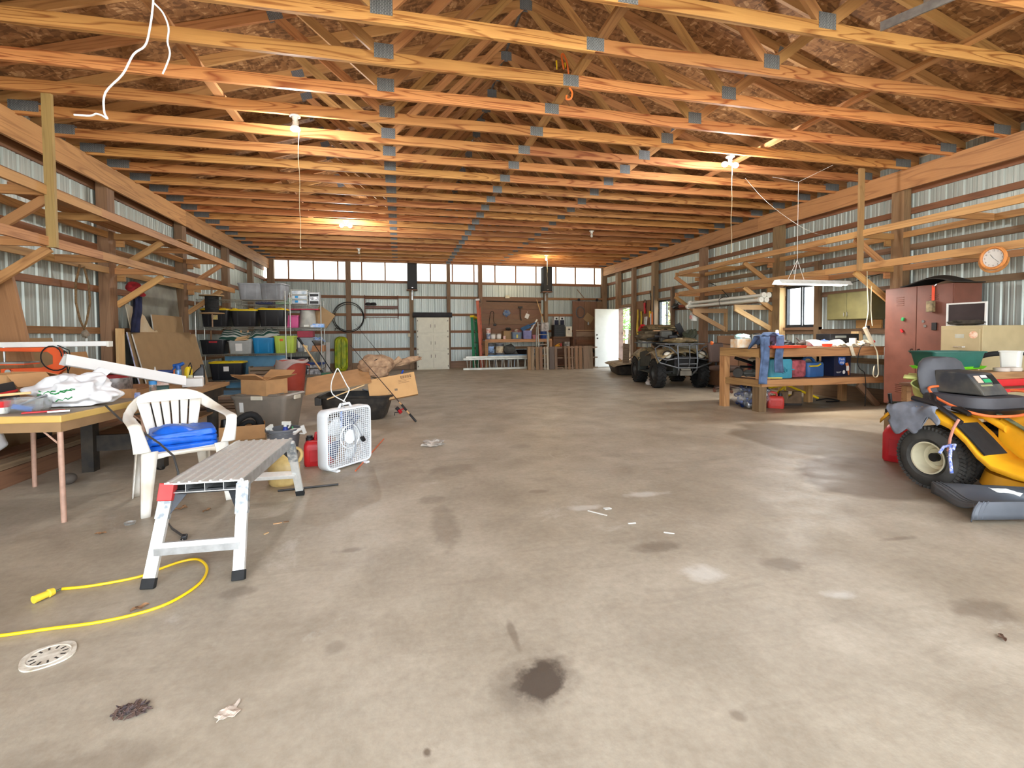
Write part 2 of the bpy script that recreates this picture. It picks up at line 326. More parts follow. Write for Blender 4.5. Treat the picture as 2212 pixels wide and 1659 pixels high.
def wallroot(name, x0, x1, y0, y1):
    return S(name, MB().bx(x0, x1, y0, y1, -.12, .02), mat('footing concrete', (140,132,120), .9))
WL = wallroot('wall_left', XL-.12, XL-.03, YF, YB)
WR = wallroot('wall_right', XR+.03, XR+.12, YF, YB)
WB = wallroot('wall_back', XL-.12, XR+.12, YB+.03, YB+.12)
DOOR = (14.86, 15.75, 0, 2.04)
WIN1 = (12.50, 13.24, 1.29, 2.16)
WIN2 = (7.57, 8.32, 1.28, 2.10)
siding(WL, 'x', XL, YF, YB, .02, 3.80, -1)
siding(WR, 'x', XR, YF, YB, .02, 3.80, 1, (DOOR, WIN1, WIN2))
siding(WB, 'y', YB, XL, XR, .02, 3.0, 1)
def clere_mat():
    m = bpy.data.materials.new('translucent fibreglass'); m.use_nodes = True; nt = m.node_tree; N = nt.nodes; p = N['Principled BSDF']
    tr = N.new('ShaderNodeBsdfTranslucent'); tr.inputs[0].default_value = (.72,.73,.72,1); mx = N.new('ShaderNodeMixShader'); mx.inputs[0].default_value = .85
    p.inputs['Base Color'].default_value = (.8,.82,.8,1); p.inputs['Roughness'].default_value = .4
    nt.links.new(p.outputs[0], mx.inputs[1]); nt.links.new(tr.outputs[0], mx.inputs[2]); nt.links.new(mx.outputs[0], N['Material Output'].inputs[0]); return m
CLERE = clere_mat()
x = XL
while x < XR - .05:                          # translucent strip above the back girt
    e = min(x + .762, XR); b = MB(); n = 12
    b.ring([[(x + (e-x)*i/n, YB + .006*(1 - math.cos(2*PI*i*4/n)), z) for i in range(n+1)] for z in (3.0, 3.70)], closed=False)
    S('skylight_panel', b, CLERE, WB, smooth=True)
    beam('mullion', (e, YB-.03, 3.02), (e, YB-.03, 3.64), .045, .03, GIRT, WB); x = e
# gable sheets above the truss heels
for y, wl in ((YB, WB),):
    b = MB(); b.prism([(XL, y, 3.70), (XR, y, 3.70), (XR, y, 3.78), (1.715, y, 5.68), (XL, y, 3.78)], (0, .01, 0)); S('gable_panel', b, SIDING, wl)
# posts, girts, headers
LP = [3.38, 5.82, 8.26, 10.74, 13.24, 15.30]
RP = [1.05, 3.50, 5.97, 8.43, 10.94, 13.35]
for y in LP: beam('post', (XL+.11, y, 0), (XL+.11, y, 3.64), .19 if y < 12 else .16, .14, POST, WL, up=(1,0,0))
for y in RP + [15.86]: beam('post', (XR-.11, y, 0), (XR-.11, y, 3.64), .19, .14, POST, WR, up=(1,0,0))
beam('post', (XR-.11, 14.70, 0), (XR-.11, 14.70, 3.4), .14, .12, POST, WR, up=(1,0,0))
BPX = [(-4.0,.2), (-1.63,.16), (.42,.14), (1.69,.12), (2.81,.14), (5.23,.13), (7.52,.2)]
for x, w_ in BPX: beam('post', (x, YB-.13, 0), (x, YB-.13, 3.7), .14, w_, POST, WB, up=(1,0,0))
GZ = [.69, 1.27, 1.87, 2.47, 3.02]
for z in GZ:
    for a, e in zip([YF] + LP, LP + [YB]): beam('girt', (XL+.02, a, z), (XL+.02, e, z), .038, .09, GIRT, WL)
for z in [.69, 1.19, 1.87, 2.47, 3.02]:
    for a, e in zip([YF] + RP + [15.86], RP + [15.86, YB]):
        for h in (DOOR, WIN1, WIN2):
            if h[2] < z < h[3] and a < (h[0]+h[1])/2 < e:
                beam('girt', (XR-.02, a, z), (XR-.02, h[0], z), .038, .09, GIRT if e > 11 else GIRT2, WR); a = h[1]
        if e - a > .05: beam('girt', (XR-.02, a, z), (XR-.02, e, z), .038, .09, GIRT if (e > 11 or z > 2.6) else GIRT2, WR)
bx_ = [XL] + [p[0] for p in BPX[1:-1]] + [XR]
for z in [.69, 1.28, 1.87, 2.47, 2.99, 3.68]:
    for a, e in zip(bx_, bx_[1:]): beam('girt', (a, YB-.02, z), (e, YB-.02, z), .038, .09, GIRT, WB)
for a, e in zip(bx_, bx_[1:]): beam('skirt_board', (a, YB-.03, .12), (e, YB-.03, .12), .04, .24, GIRT2, WB)
beam('skirt_board', (XL+.03, YF, .12), (XL+.03, YB, .12), .04, .24, GIRT2, WL)
beam('skirt_board', (XR-.03, YF, .12), (XR-.03, 14.8, .12), .04, .24, GIRT2, WR)
for a, e in ((YF, 3.5), (3.5, 10.72), (10.72, YB)):
    beam('header_beam', (XL+.205, a, 3.475), (XL+.205, e, 3.475), .04, .30, PINE2, WL); beam('header_beam', (XL-.0, a, 3.44), (XL-.0, e, 3.44), .04, .30, GIRT, WL)
for a, e in ((YF, 8.9), (8.9, 15.9), (15.9, YB)):
    beam('header_beam', (XR-.205, a, 3.475), (XR-.205, e, 3.475), .04, .30, PINE2, WR); beam('header_beam', (XR-.0, a, 3.44), (XR-.0, e, 3.44), .04, .30, GIRT, WR)
# front wall: only its ends and the strip over the wide open doorway stand behind the camera
WF = wallroot('wall_front', XL-.12, XL+.6, YF-.12, YF-.03)
siding(WF, 'y', YF, XL, XL+.7, .02, 3.74, -1); siding(WF, 'y', YF, XR-.7, XR, .02, 3.74, -1)
b = MB(); b.prism([(XL, YF, 3.60), (XR, YF, 3.60), (XR, YF, 3.78), (1.715, YF, 5.68), (XL, YF, 3.78)], (0, -.01, 0)); S('gable_panel', b, SIDING, WF)

# ---------------------------------------------------------------- roof trusses and deck
CX = 1.715; RISE = 1.87; RUN = CX - XL
def zt(x): return 3.74 + RISE*(1 - abs(x - CX)/RUN)        # centre line of the top chords
CE = S('ceiling', MB().bx(CX-.1, CX+.1, YF-.3, YB+.3, zt(CX)+.075, zt(CX)+.085), STEEL)
sl = math.atan2(RISE, RUN); slope_len = math.hypot(RUN, RISE)
osb_b = MB().bx(-.609, .609, -1.219, 1.219, 0, .011); osb_me = None
for side in (-1, 1):
    nrow = math.ceil((slope_len + .3)/1.22)
    for r in range(nrow):
        off = 0 if r % 2 else -1.22
        for c in range(9):
            yc = YF - .2 + 1.22 + c*2.44 + off
            d = .02 + 1.22*r + .61
            x_ = CX + side*d*math.cos(sl); z_ = zt(CX) - d*math.sin(sl) + .066
            if osb_me is None: o = obj('osb_sheet', osb_b, OSB, CE); osb_me = o.data
            else: o = bpy.data.objects.new('osb_sheet', osb_me); C.objects.link(o); o.parent = CE
            o.location = (x_, yc, z_); o.rotation_euler = (0, side*sl, 0)
for side in (-1, 1):                          # steel roofing over the deck
    b = MB(); n = 26; e_ = side*(RUN+.6); N0 = YF-.5; N1 = YB+.5
    b.ring([[(CX, N0, zt(CX)+.10), (CX+e_, N0, zt(CX+e_)+.10)], [(CX, N1, zt(CX)+.10), (CX+e_, N1, zt(CX+e_)+.10)]], closed=False); S('roof_sheet', b, STEEL, CE)
PLATE = None
def plate_mat():
    m = bpy.data.materials.new('punched plate'); m.use_nodes = True; nt = m.node_tree; N = nt.nodes; L = nt.links; p = N['Principled BSDF']; p.inputs['Metallic'].default_value = .25; p.inputs['Roughness'].default_value = .5
    tc = N.new('ShaderNodeTexCoord'); br = N.new('ShaderNodeTexBrick'); br.inputs['Scale'].default_value = 1; sx_ = N.new('ShaderNodeSeparateXYZ'); cx_ = N.new('ShaderNodeCombineXYZ'); L.new(tc.outputs['Object'], sx_.inputs[0]); L.new(sx_.outputs[2], cx_.inputs[0]); L.new(sx_.outputs[0], cx_.inputs[1]); L.new(cx_.outputs[0], br.inputs['Vector'])
    br.inputs['Brick Width'].default_value = .026; br.inputs['Row Height'].default_value = .012; br.inputs['Mortar Size'].default_value = .0028; br.inputs['Color1'].default_value = lin((150,156,162)); br.inputs['Color2'].default_value = lin((134,140,146)); br.inputs['Mortar'].default_value = lin((92,96,102))
    L.new(br.outputs['Color'], p.inputs['Base Color']); return m
PLATE = plate_mat()
def plate(x, z, w_, h, y, parent, ry=0):
    for s in (-1, 1):
        key = ('pl', w_, h)
        if key not in _bm:
            b = MB().bx(-w_/2, w_/2, -.001, .001, -h/2, h/2); me = bpy.data.meshes.new('connector_plate'); me.from_pydata([tuple(v) for v in b.v], [], b.f); me.materials.append(PLATE); _bm[key] = me
        o = bpy.data.objects.new('connector_plate', _bm[key]); C.objects.link(o); o.parent = parent; o.location = (x, y + s*.0202, z); o.rotation_euler = (0, ry, 0)
JL, JR, QL, QR = -.10, 3.46, CX - 2.98, CX + 2.98
HB = .115
def truss(y):
    t = bpy.data.objects.new('roof_truss', None); C.objects.link(t); t.parent = CE
    j = random.uniform(-.008, .008)
    beam('bottom_chord', (XL+.02, y, ZC+j), (1.68, y, ZC+j), .038, HB, PINE, t); beam('bottom_chord', (1.68, y, ZC+j), (XR-.02, y, ZC+j), .038, HB, PINE, t)
    for s in (-1, 1): beam('top_chord', (CX + s*(RUN+.35), y, zt(CX + s*(RUN+.35))), (CX, y, zt(CX)), .038, .115, PINE2, t)
    zb = ZC + HB*.35
    for x0, x1 in ((JL, QL), (JL, CX-.05), (JR, CX+.05), (JR, QR)):
        s = .05 if x1 > x0 else -.05
        beam('web', (x0+s, y, zb+.03), (x1, y, zt(x1)-.02), .036, .089, PINE2, t)
    for x0 in (JL, JR): plate(x0, ZC+.065, .17, .13, y, t)
    plate(1.68, ZC, .16, .11, y, t); plate(CX, zt(CX)-.02, .17, .14, y, t)
    for x0 in (QL, QR): plate(x0, zt(x0)-.02, .15, .10, y, t, ry=(sl if x0 > CX else -sl))
    plate(XL+.30, ZC+.03, .28, .115, y, t); plate(XR-.30, ZC+.03, .28, .115, y, t)
for k in range(-5, 23): truss(3.382 + .6096*k)
for x_, nm in ((1.745, 'lateral_brace'), (-1.83, 'lateral_brace'), (4.96, 'lateral_brace')):
    for a, e in ((.2, 4.3), (4.1, 8.4), (8.2, 12.5), (12.3, 16.6)): beam(nm, (x_, a, ZC+HB/2+.019 + (.006 if a > 1 else 0)), (x_, e, ZC+HB/2+.019), .089, .038, PINE2, CE)

# ================================================================ builders for containers, boxes, bags
def blob(c, s, seed=0, amp=.18, n=22, m=14, flat=None, freq=2.2):
    b = MB(); o = Vector((seed*3.1, seed*7.7, seed*1.3)); rings = []
    for i in range(m+1):
        th = PI*(i+.03)/(m+.06); ring = []
        for k in range(n):
            d = Vector((math.sin(th)*math.cos(2*PI*k/n), math.sin(th)*math.sin(2*PI*k/n), -math.cos(th)))
            q = 1 + amp*(noise.noise(d*freq + o)*1.6 + .5*noise.noise(d*freq*2.7 + o) + .3*abs(noise.noise(d*freq*5 + o)))
            p = Vector((d.x*s[0]*q, d.y*s[1]*q, d.z*s[2]*q))
            if flat is not None: p.z = max(p.z, flat)
            ring.append((c[0]+p.x, c[1]+p.y, c[2]+p.z))
        rings.append(ring)
    return b.ring(rings)
def tub_mesh(w, d, h, taper=.84, r=.05, wall=.006, rim=.015, b=None):
    b = b or MB(); w0, d0 = w*taper, d*taper; k = .93; wi, di = w-2*rim, d-2*rim
    return b.ring([rr(w0*.96, d0*.96, r*.8, 0), rr(w0, d0, r, .01), rr(wi, di, r, h*k), rr(w, d, r+rim*.6, h*k), rr(w, d, r+rim*.6, h), rr(wi-2*wall, di-2*wall, r, h), rr(w0-2*wall, d0-2*wall, r*.9, .016)])
def tote(label, loc, rz, w, d, h, m, lid=None, group=None, taper=.84, ribs=True, sticker=None, cat='storage tote', name='storage_tote', clips=None, rot=None):
    t = T(name, label, cat, loc, rz, group, rot)
    b = tub_mesh(w, d, h, taper)
    if ribs:
        for sx in (-.22, .22):
            for sy in (-1, 1):
                y0, y1 = sy*(d*taper/2 + .001), sy*(d/2 - .016)
                b.prism([(sx*w-.012, y0, .03), (sx*w+.012, y0, .03), (sx*w+.012, y1, h*.9), (sx*w-.012, y1, h*.9)], (0, sy*.007, 0))
    obj('tub', b, m, t, smooth=True)
    if lid:
        l = MB().ring([rr(w+.012, d+.012, .06, h-.012), rr(w+.02, d+.02, .065, h+.012), rr(w-.03, d-.03, .05, h+.026), rr(w-.09, d-.09, .05, h+.026), rr(w-.11, d-.11, .05, h+.014)])
        for q in (-.25, 0, .25): l.box((q*w, 0, h+.02), (.03, d-.14, .018))
        for sx in (-1, 1): l.box((sx*w*.3, -d/2+.01, h+.03), (w*.16, .05, .012))
        obj('lid', l, lid, t, smooth=True)
    if clips:
        for sx in (-1, 1): obj('clip_handle', MB().box((sx*(w/2+.012), 0, h-.02), (.022, d*.28, .05)), clips, t, bevel=.006)
        obj('clip_handle', MB().box((0, -d/2-.012, h-.01), (w*.2, .024, .05)), clips, t, bevel=.006)
    if sticker:
        sm, sx, sz, sw, sh = sticker
        y = -(d*taper/2 + (d/2-.015-d*taper/2)*sz/h) - .003; tilt = math.atan2(d/2-.015-d*taper/2, h)
        obj('sticker', MB().box((sx, y, sz), (sw, .002, sh), (tilt, 0, 0)), sm, t)
    return t
def openbox(label, loc, rz, w, d, h, m=None, flaps=(1,1,1,1), name='cardboard_box', cat='cardboard box', ang=.5, rot=None, th=.005):
    m = m or CARD; t = T(name, label, cat, loc, rz, None, rot)
    obj('box_body', MB().bx(-w/2, w/2, -d/2, d/2, 0, th).bx(-w/2, w/2, -d/2, -d/2+th, th, h).bx(-w/2, w/2, d/2-th, d/2, th, h).bx(-w/2, -w/2+th, -d/2+th, d/2-th, th, h).bx(w/2-th, w/2, -d/2+th, d/2-th, th, h), m, t)
    for i, f in enumerate(flaps):
        if not f: continue
        a = f if f != 1 else ang; L = min(w, d)*.48
        if i == 0: o = obj('flap', MB().bx(-w/2, w/2, -L, 0, 0, th), m, t, (0, -d/2, h), (a, 0, 0))
        if i == 1: o = obj('flap', MB().bx(-w/2, w/2, 0, L, 0, th), m, t, (0, d/2, h), (-a, 0, 0))
        if i == 2: o = obj('flap', MB().bx(-L, 0, -d/2, d/2, 0, th), m, t, (-w/2, 0, h), (0, -a, 0))
        if i == 3: o = obj('flap', MB().bx(0, L, -d/2, d/2, 0, th), m, t, (w/2, 0, h), (0, a, 0))
    return t
def bottle(name, label, cat, loc, prof, m, cap=None, capm=None, lab=None, labm=None, rot=None, group=None, n=18):
    t = T(name, label, cat, loc, 0, group, rot); obj('bottle_body', MB().lathe(prof, n), m, t, smooth=True, ang=60)
    if cap: obj('cap', MB().lathe(cap, n), capm, t, smooth=True)
    if lab: obj('label_band', MB().lathe(lab, n), labm, t, smooth=True)
    return t
def jerry(label, loc, rz, w, d, h, m, capm, spout=None, spoutm=None, sticker=None, rot=None, name='gas_can'):
    t = T(name, label, 'gas can', loc, rz, None, rot)
    b = MB().ring([rr(w*.94, d*.92, .03, 0), rr(w, d, .035, .02), rr(w, d, .035, h*.6), rr(w*.86, d*.84, .035, h*.72), rr(w*.8, d*.6, .03, h*.76)])
    obj('can_body', b, m, t, smooth=True, ang=50)
    obj('handle', MB().tube([(w*.34,0,h*.7), (w*.36,0,h*.9), (w*.25,0,h*.98), (-.02,0,h*.94), (-.1*w,0,h*.76)], .018, 10), m, t, smooth=True)
    obj('cap', MB().lathe([(.034,0),(.034,.03),(.026,.036),(.026,.05)], 14, (-w*.3,0,h*.73)), capm, t, smooth=True)
    for s in (-1, 1): obj('side_panel', MB().box((0, s*(d/2), h*.32), (w*.6, .006, h*.36)), m, t, bevel=.003)
    if spout: obj('spout', MB().tube(spout, .012, 8), spoutm, t, smooth=True)
    if sticker: obj('sticker', MB().box((-w/2-.001, 0, h*.32), (.002, d*.6, h*.36)), sticker, t)
    return t
def cloth(fn, nu, nv, th=.004): return MB().grid(fn, nu, nv)

# ================================================================ wall racks (both long walls)
def wall_rack(name, label, xf, xp, ys, y0, y1, hy, z_up, z_lo, side):
    t = T(name, label, 'rack', (xf, (y0+y1)/2, z_lo), 0); o = Vector((xf, (y0+y1)/2, z_lo))
    def bm(n, a, b, w_, h, m=PINE2): beam(n, Vector(a)-o, Vector(b)-o, w_, h, m, t)
    for zt_, nm in ((z_up, 'u'), (z_lo, 'l')):
        ym = (y0+y1)/2 + .7
        for a, b in ((y0, ym), (ym, y1)): bm('front_rail', (xf, a, zt_), (xf, b, zt_), .038, .095)
        bm('back_rail', (xp + side*.02, y0, zt_-.005), (xp + side*.02, y1, zt_-.005), .036, .088)
        for y in ys:
            bm('crosspiece', (xf + side*.019, y+.06, zt_), (xp, y+.06, zt_), .036, .088)
            bm('knee_brace', (xf + side*.03, y+.10, zt_-.055), (xp + side*.01, y+.10, zt_-.50), .036, .088)
            bm('cleat', (xp - .045*side*0, y+.11, zt_-.10), (xp - side*.10, y+.11, zt_-.10), .036, .088)
        for a, b in zip(ys, ys[1:]): bm('crosspiece', (xf + side*.019, (a+b)/2, zt_), (xp, (a+b)/2, zt_), .036, .088)
    for y in hy: bm('hanger_post', (xf - side*.04, y, z_lo-.06), (xf - side*.04, y, 3.615), .085, .038, TREAT)
    return t
wall_rack('wall_rack', 'long two tier lumber rack of pine boards braced off the wall behind the white chair', -3.44, -4.07, [3.38, 5.82, 8.26, 10.74], .6, 11.5, [5.847, 1.0], 2.655, 2.145, -1)
wall_rack('wall_rack', 'long two tier lumber rack of pine boards above the workbench and wall clock', 6.79, 7.50, [3.50, 5.97, 8.43, 10.94], .9, 10.8, [5.921, 1.2], 2.655, 2.155, 1)

# ================================================================ folding card table and what is on it
TAN = mat('tan vinyl', (206,170,96), .5, var=.06); LEGP = mat('pinkish brown painted steel', (178,142,122), .45, var=.08, scale=30); APR = mat('brown table apron', (150,118,82), .6, var=.1)
ct = T('card_table', 'folding card table with a yellow tan rim and pinkish brown tube legs', 'table', (-2.46, 4.08, 0), R_(-7)); H_ = .43
obj('tabletop', MB().bx(-H_, H_, -H_, H_, .64, .685), TAN, ct, bevel=.006)
obj('top_sheet', MB().bx(-H_+.012, H_-.012, -H_+.012, H_-.012, .685, .687), mat('grey brown table sheet', (150,138,120), .6), ct)
obj('apron', MB().bx(-H_+.008, H_-.008, -H_+.008, H_-.008, .58, .64), APR, ct)
for sx in (-1, 1):
    for sy in (-1, 1):
        l = obj('leg', MB().tube([(sx*.40, sy*.40, .60), (sx*.415, sy*.415, 0)], .0155, 10), LEGP, ct, smooth=True)
        obj('leg_brace', MB().tube([(sx*.403, sy*.403, .49), (sx*.30, sy*.40, .585)], .006, 6), LEGP, l)
BAGW = mat('white plastic bag', (226,226,228), .4, var=.05, scale=5, bump=.25, bscale=14); GREENP = mat('green print', (40,130,70), .6, var=0)
bag = T('shopping_bag', 'crumpled white plastic shopping bag with green print on the card table', 'bag', (-2.27, 4.08, .69), R_(-6))
obj('bag_body', blob((0,0,.09), (.235,.16,.125), 3, .34, 48, 30, -.085, 2.3), BAGW, bag, smooth=True, sub=1)
obj('bag_handle', MB().grid(lambda u, v: (-.22+.10*v+.05*math.sin(u*3), .02+.05*u, .10+.12*u*(1-.4*u)+.02*math.sin(v*7)), 8, 5), BAGW, bag, solid=.003, smooth=True)
obj('bag_handle', MB().grid(lambda u, v: (.02+.09*v+.1*u, .03+.03*u, .17+.10*u-.03*v), 8, 5), BAGW, bag, solid=.003, smooth=True)
pr = MB()
for i, (x0, z0, x1, z1) in enumerate(((-.10,.125,-.06,.10),(-.08,.11,.0,.122),(-.02,.10,.10,.128),(.03,.12,.12,.135),(-.11,.10,.02,.105),(.0,.055,.10,.075))):
    pr.tube([(x0+(x1-x0)*k/5, -.175-.006*math.sin(k*2), z0+(z1-z0)*k/5 + .006*math.sin(k*3+i)) for k in range(6)], .004, 5)
obj('print_scribble', pr, GREENP, bag)
bx_r = T('boxed_tool', 'black cardboard box with a red stripe and a round red mark', 'box', (-2.79, 4.05, .69), R_(-14), None, (R_(6), R_(-16), R_(-14)))
obj('box_body', MB().bx(-.17,.17,-.10,.10,0,.13), mat('matte black card', (30,28,28), .6), bx_r, bevel=.004)
obj('red_stripe', MB().bx(-.171,.171,-.102,.102,.055,.07), REDP, bx_r)
obj('round_mark', MB().cyl((.12,-.103,.095),(.12,-.1045,.095),.022), REDP, bx_r)
obj('paper_slip', MB().bx(-.12,.08,-.09,.05,.131,.133), PAPER, bx_r)
openbox('open brown carton tilted behind the black and red box', (-2.84, 4.36, .69), R_(-20), .30, .26, .22, flaps=(0,.3,0,.8))
tr = T('plastic_tub', 'clear plastic tub of odds and ends on the corner of the card table', 'tub', (-2.40, 3.83, .69), R_(10))
obj('tub_shell', tub_mesh(.24, .17, .09, .85, .03, .003, .006), GLASS, tr, smooth=True)
obj('blue_clip', MB().box((-.02,-.02,.03),(.10,.04,.03),(0,.3,.4)), BLUEP, tr); obj('steel_bit', MB().tube([(-.09,.03,.03),(.08,.05,.10)], .008), STEEL, tr)
M1('paper_plate', MB().lathe([(.0,.006),(.08,.006),(.12,.02),(.122,.022),(.08,.01),(.0,.009)], 28), mat('kraft paper plate', (196,170,128), .8), 'kraft paper plate between the tub and the boxed tool', 'plate', (-2.60, 3.92, .69))
pot = T('spackle_tub', 'small white tub with red lid band beside the clear plastic tub', 'tub', (-2.52, 3.77, .69)); obj('tub_body', MB().lathe([(.046,0),(.05,.01),(.056,.075)], 20), WHITEP, pot, smooth=True); obj('red_band', MB().lathe([(.0535,.04),(.0575,.066),(.058,.08),(.03,.082)], 20), REDP, pot, smooth=True)
pc = T('pencil', 'long red marking pencil lying at the front of the card table', 'pencil', (-2.222, 3.702, 0.692)); obj('shaft', MB().tube([(-.12,-.02,.006),(.07,.06,.006)], .006, 6), REDP, pc); obj('ferrule', MB().tube([(.07,.06,.006),(.09,.0685,.006)], .0065, 6), CHROME, pc)
M1('utility_knife', MB().box((0,0,.006),(.11,.022,.01),(0,0,.3)), ALU, 'grey utility knife beside the red pencil', 'knife', (-2.165, 3.724, 0.692))
M1('dowel', MB().tube([(-.15,0,.02),(.16,.03,.035)], .009, 8), PALE, 'pale wooden dowel across the clear tub', 'dowel', (-2.55, 3.80, .775), .2)
M1('paint_stick', MB().box((0,0,.01),(.30,.028,.005),(0,-.05,.35)), PALE, 'flat wooden stir stick behind the paper plate', 'stick', (-2.62, 4.06, .71))

# ================================================================ black legged workbench along the wall
DARKP = mat('black painted lumber', (36,34,32), .6, var=.2, scale=9, dirt=(66,58,48)); TOPW = wood('worn plank top', (166,128,88), (100,74,50), amount=.5)
wb = T('plank_workbench', 'low plank topped workbench with black painted legs behind the white chair', 'workbench', (-2.9, 5.62, 0)); O = Vector((-2.9, 5.62, 0))
for i, x_ in enumerate((-3.60, -3.22, -2.84, -2.46, -2.11)): beam('top_plank', (x_-O.x, -.80, .61), (x_-O.x, .82+.03*(i % 2), .61), .36 if i < 4 else .22, .04, TOPW, wb)
for x_, y_ in ((-2.66,4.93),(-2.12,4.93),(-2.12,6.2),(-3.76,5.1),(-3.76,6.2)): obj('leg', MB().bx(-.045,.045,-.02,.07,0,.59), DARKP, wb, (x_-O.x, y_-O.y, 0))
obj('apron', MB().bx(.83,.87,-.74,.70,.49,.59), DARKP, wb); obj('apron', MB().bx(-.70,.83,-.74,-.70,.49,.59), DARKP, wb); obj('apron', MB().bx(-.70,.83,.66,.70,.49,.59), DARKP, wb)
obj('stretcher', MB().bx(.285,.77,-.66,-.62,.17,.31), DARKP, wb); obj('lower_shelf', MB().bx(.2,.80,-.62,.6,.29,.31), TOPW, wb)
BZ = .631
tin = T('biscuit_tin', 'round silver tin with a dark red lid on the plank workbench', 'tin', (-2.881, 5.626, 0.631)); tin.location.y += .16
obj('tin_body', MB().lathe([(.155,0),(.157,.004),(.157,.135)], 32), mat('printed silver tin', (176,178,180), .35, .7, var=.3, scale=30), tin, smooth=True); obj('tin_lid', MB().lathe([(.160,.128),(.161,.155),(.154,.160),(.02,.162)], 32), mat('dark red enamel', (156,40,44), .4), tin, smooth=True)
case = T('socket_case', 'flat red and black socket case resting on the round tin', 'case', (tin.location.x+.01, tin.location.y+.01, BZ+.164), R_(8)); obj('case_base', MB().bx(-.13,.13,-.08,.08,0,.022), BLACKP, case, bevel=.006); obj('case_lid', MB().bx(-.13,.13,-.08,.08,.022,.045), REDP, case, bevel=.006); obj('latch', MB().bx(.02,.06,-.084,-.08,.012,.03), WHITEP, case)
jar = T('jar', 'small jar with a bright yellow lid and red base beside the round tin', 'jar', (tin.location.x-.26, tin.location.y+.05, BZ)); obj('jar_body', MB().lathe([(.055,0),(.06,.03),(.058,.07)], 20), REDP, jar, smooth=True); obj('jar_lid', MB().lathe([(.05,.07),(.05,.115),(.02,.118)], 20), YELP, jar, smooth=True)
ob = openbox('shallow open tan carton tray on a blue folder at the front of the workbench', (-2.347, 4.737, 0.660), R_(14), .25, .19, .07, flaps=(0,0,0,0)); ob.location.z = .655
M1('blue_folder', MB().box((0,0,0),(.30,.24,.02)), BLUEP, 'blue folder under the shallow carton tray', 'folder', (ob.location.x+.01, ob.location.y, .642), .32, bevel=.004)
WL_ = [(.028,0),(.032,.01),(.031,.05),(.028,.07),(.031,.085),(.032,.13),(.028,.155),(.014,.185),(.013,.20)]
bottle('water_bottle', 'clear ribbed water bottle with a blue label standing on the workbench', 'bottle', (-2.279, 5.221, 0.631), WL_, GLASS, [(.015,.196),(.015,.212),(.005,.213)], WHITEP, [(.0325,.095),(.0328,.13)], mat('pale blue label', (70,150,214), .5))
bottle('spray_cleaner', 'blue and white cleaner bottle lying on its side beside the water bottle', 'bottle', (-2.205, 4.824, 0.660), [(.034,0),(.036,.01),(.036,.13),(.02,.165),(.014,.18)], mat('blue printed bottle', (60,104,184), .4, var=.4, scale=22, dirt=(220,220,226)), [(.016,.175),(.018,.205)], REDP, rot=(R_(90), 0, R_(-62)))
M1('green_whetstone', MB().box((0,0,.03),(.10,.085,.06)), mat('dark green block', (62,92,86), .5), 'dark green block beside the water bottle', 'block', (-2.296, 5.456, 0.631), .3, bevel=.006)
wx = M1('white_metal_box', MB().box((0,0,.045),(.19,.14,.09)), WHITE, 'small white metal box at the end of the workbench under the oil bottle', 'box', (-2.204, 5.868, 0.631), .25, bevel=.004); wx.location.y += .07
oil = T('oil_bottle', 'black motor oil bottle with a white label near the drywall sheets', 'bottle', (wx.location.x-.0, wx.location.y+.16, BZ), .2)
obj('bottle_body', MB().ring([rr(.11,.06,.015,0), rr(.115,.065,.018,.01), rr(.115,.065,.018,.13), rr(.08,.05,.015,.17,.016), rr(.04,.04,.015,.20,.03)]), BLACKP, oil, smooth=True); obj('cap', MB().lathe([(.018,.2),(.018,.228),(.008,.23)], 14, (.03,0,0)), BLACKP, oil, smooth=True); obj('label_patch', MB().bx(-.045,.045,-.0345,-.033,.02,.105), PAPER, oil)
# aerosols and torch heads clustered before the drywall
q = (-2.532, 6.163, 0.631); cl = (q[0], q[1]+.22, BZ)
ca = bottle('aerosol_can', 'blue and silver aerosol can with a blue spray trigger on the workbench', 'aerosol can', (cl[0]+.01, cl[1], BZ), [(.032,0),(.033,.008),(.033,.15),(.024,.17)], mat('blue silver can', (120,150,176), .35, .5, var=.4, scale=25, dirt=(40,90,150)), [(.026,.166),(.028,.20),(.022,.215)], BLUEP)
obj('trigger_head', MB().tube([(-.05,0,.205),(.02,0,.215),(.06,0,.235)], [.02,.022,.018], 10).tube([(-.03,0,.2),(-.055,0,.16)], .01), BLUEP, ca, smooth=True)
yt = T('fuel_canister', 'yellow fuel canister with a black hose beside the blue aerosol can', 'canister', (cl[0]+.10, cl[1]+.04, BZ)); obj('canister_body', MB().lathe([(.04,0),(.042,.01),(.042,.15),(.03,.18),(.014,.19)], 18), YELP, yt, smooth=True); obj('hose', MB().tube([(0,0,.19),(.03,-.02,.235),(.05,-.04,.19),(.03,-.048,.1),(.0,-.05,.03)], .006, 6), RUBBER, yt, smooth=True)
bottle('glue_bottle', 'black squeeze bottle with a clear pointed tip behind the shop light', 'bottle', (cl[0]-.25, cl[1]+.05, BZ), [(.035,0),(.036,.01),(.036,.11),(.02,.14)], BLACKP, [(.016,.138),(.012,.16),(.004,.195)], mat('frosted tip', (206,206,200), .3))
M1('drill', MB().tube([(-.08,0,.13),(.07,0,.13)], [.028,.022], 12).box((-.04,0,.06),(.04,.035,.12),(0,.2,0)).box((-.05,0,.012),(.08,.06,.024)), mat('dark blue tool', (36,60,120), .4), 'dark blue cordless drill standing behind the shop light', 'drill', (cl[0]-.15, cl[1]+.08, BZ), .4, bevel=.004)
M1('orange_cap_bottle', MB().lathe([(.03,0),(.032,.01),(.03,.09),(.022,.11),(.022,.15),(.01,.155)], 16), mat('orange plastic', (236,120,40), .4), 'orange capped bottle between the drill and the aerosol can', 'bottle', (cl[0]-.085, cl[1]+.13, BZ), smooth=True)
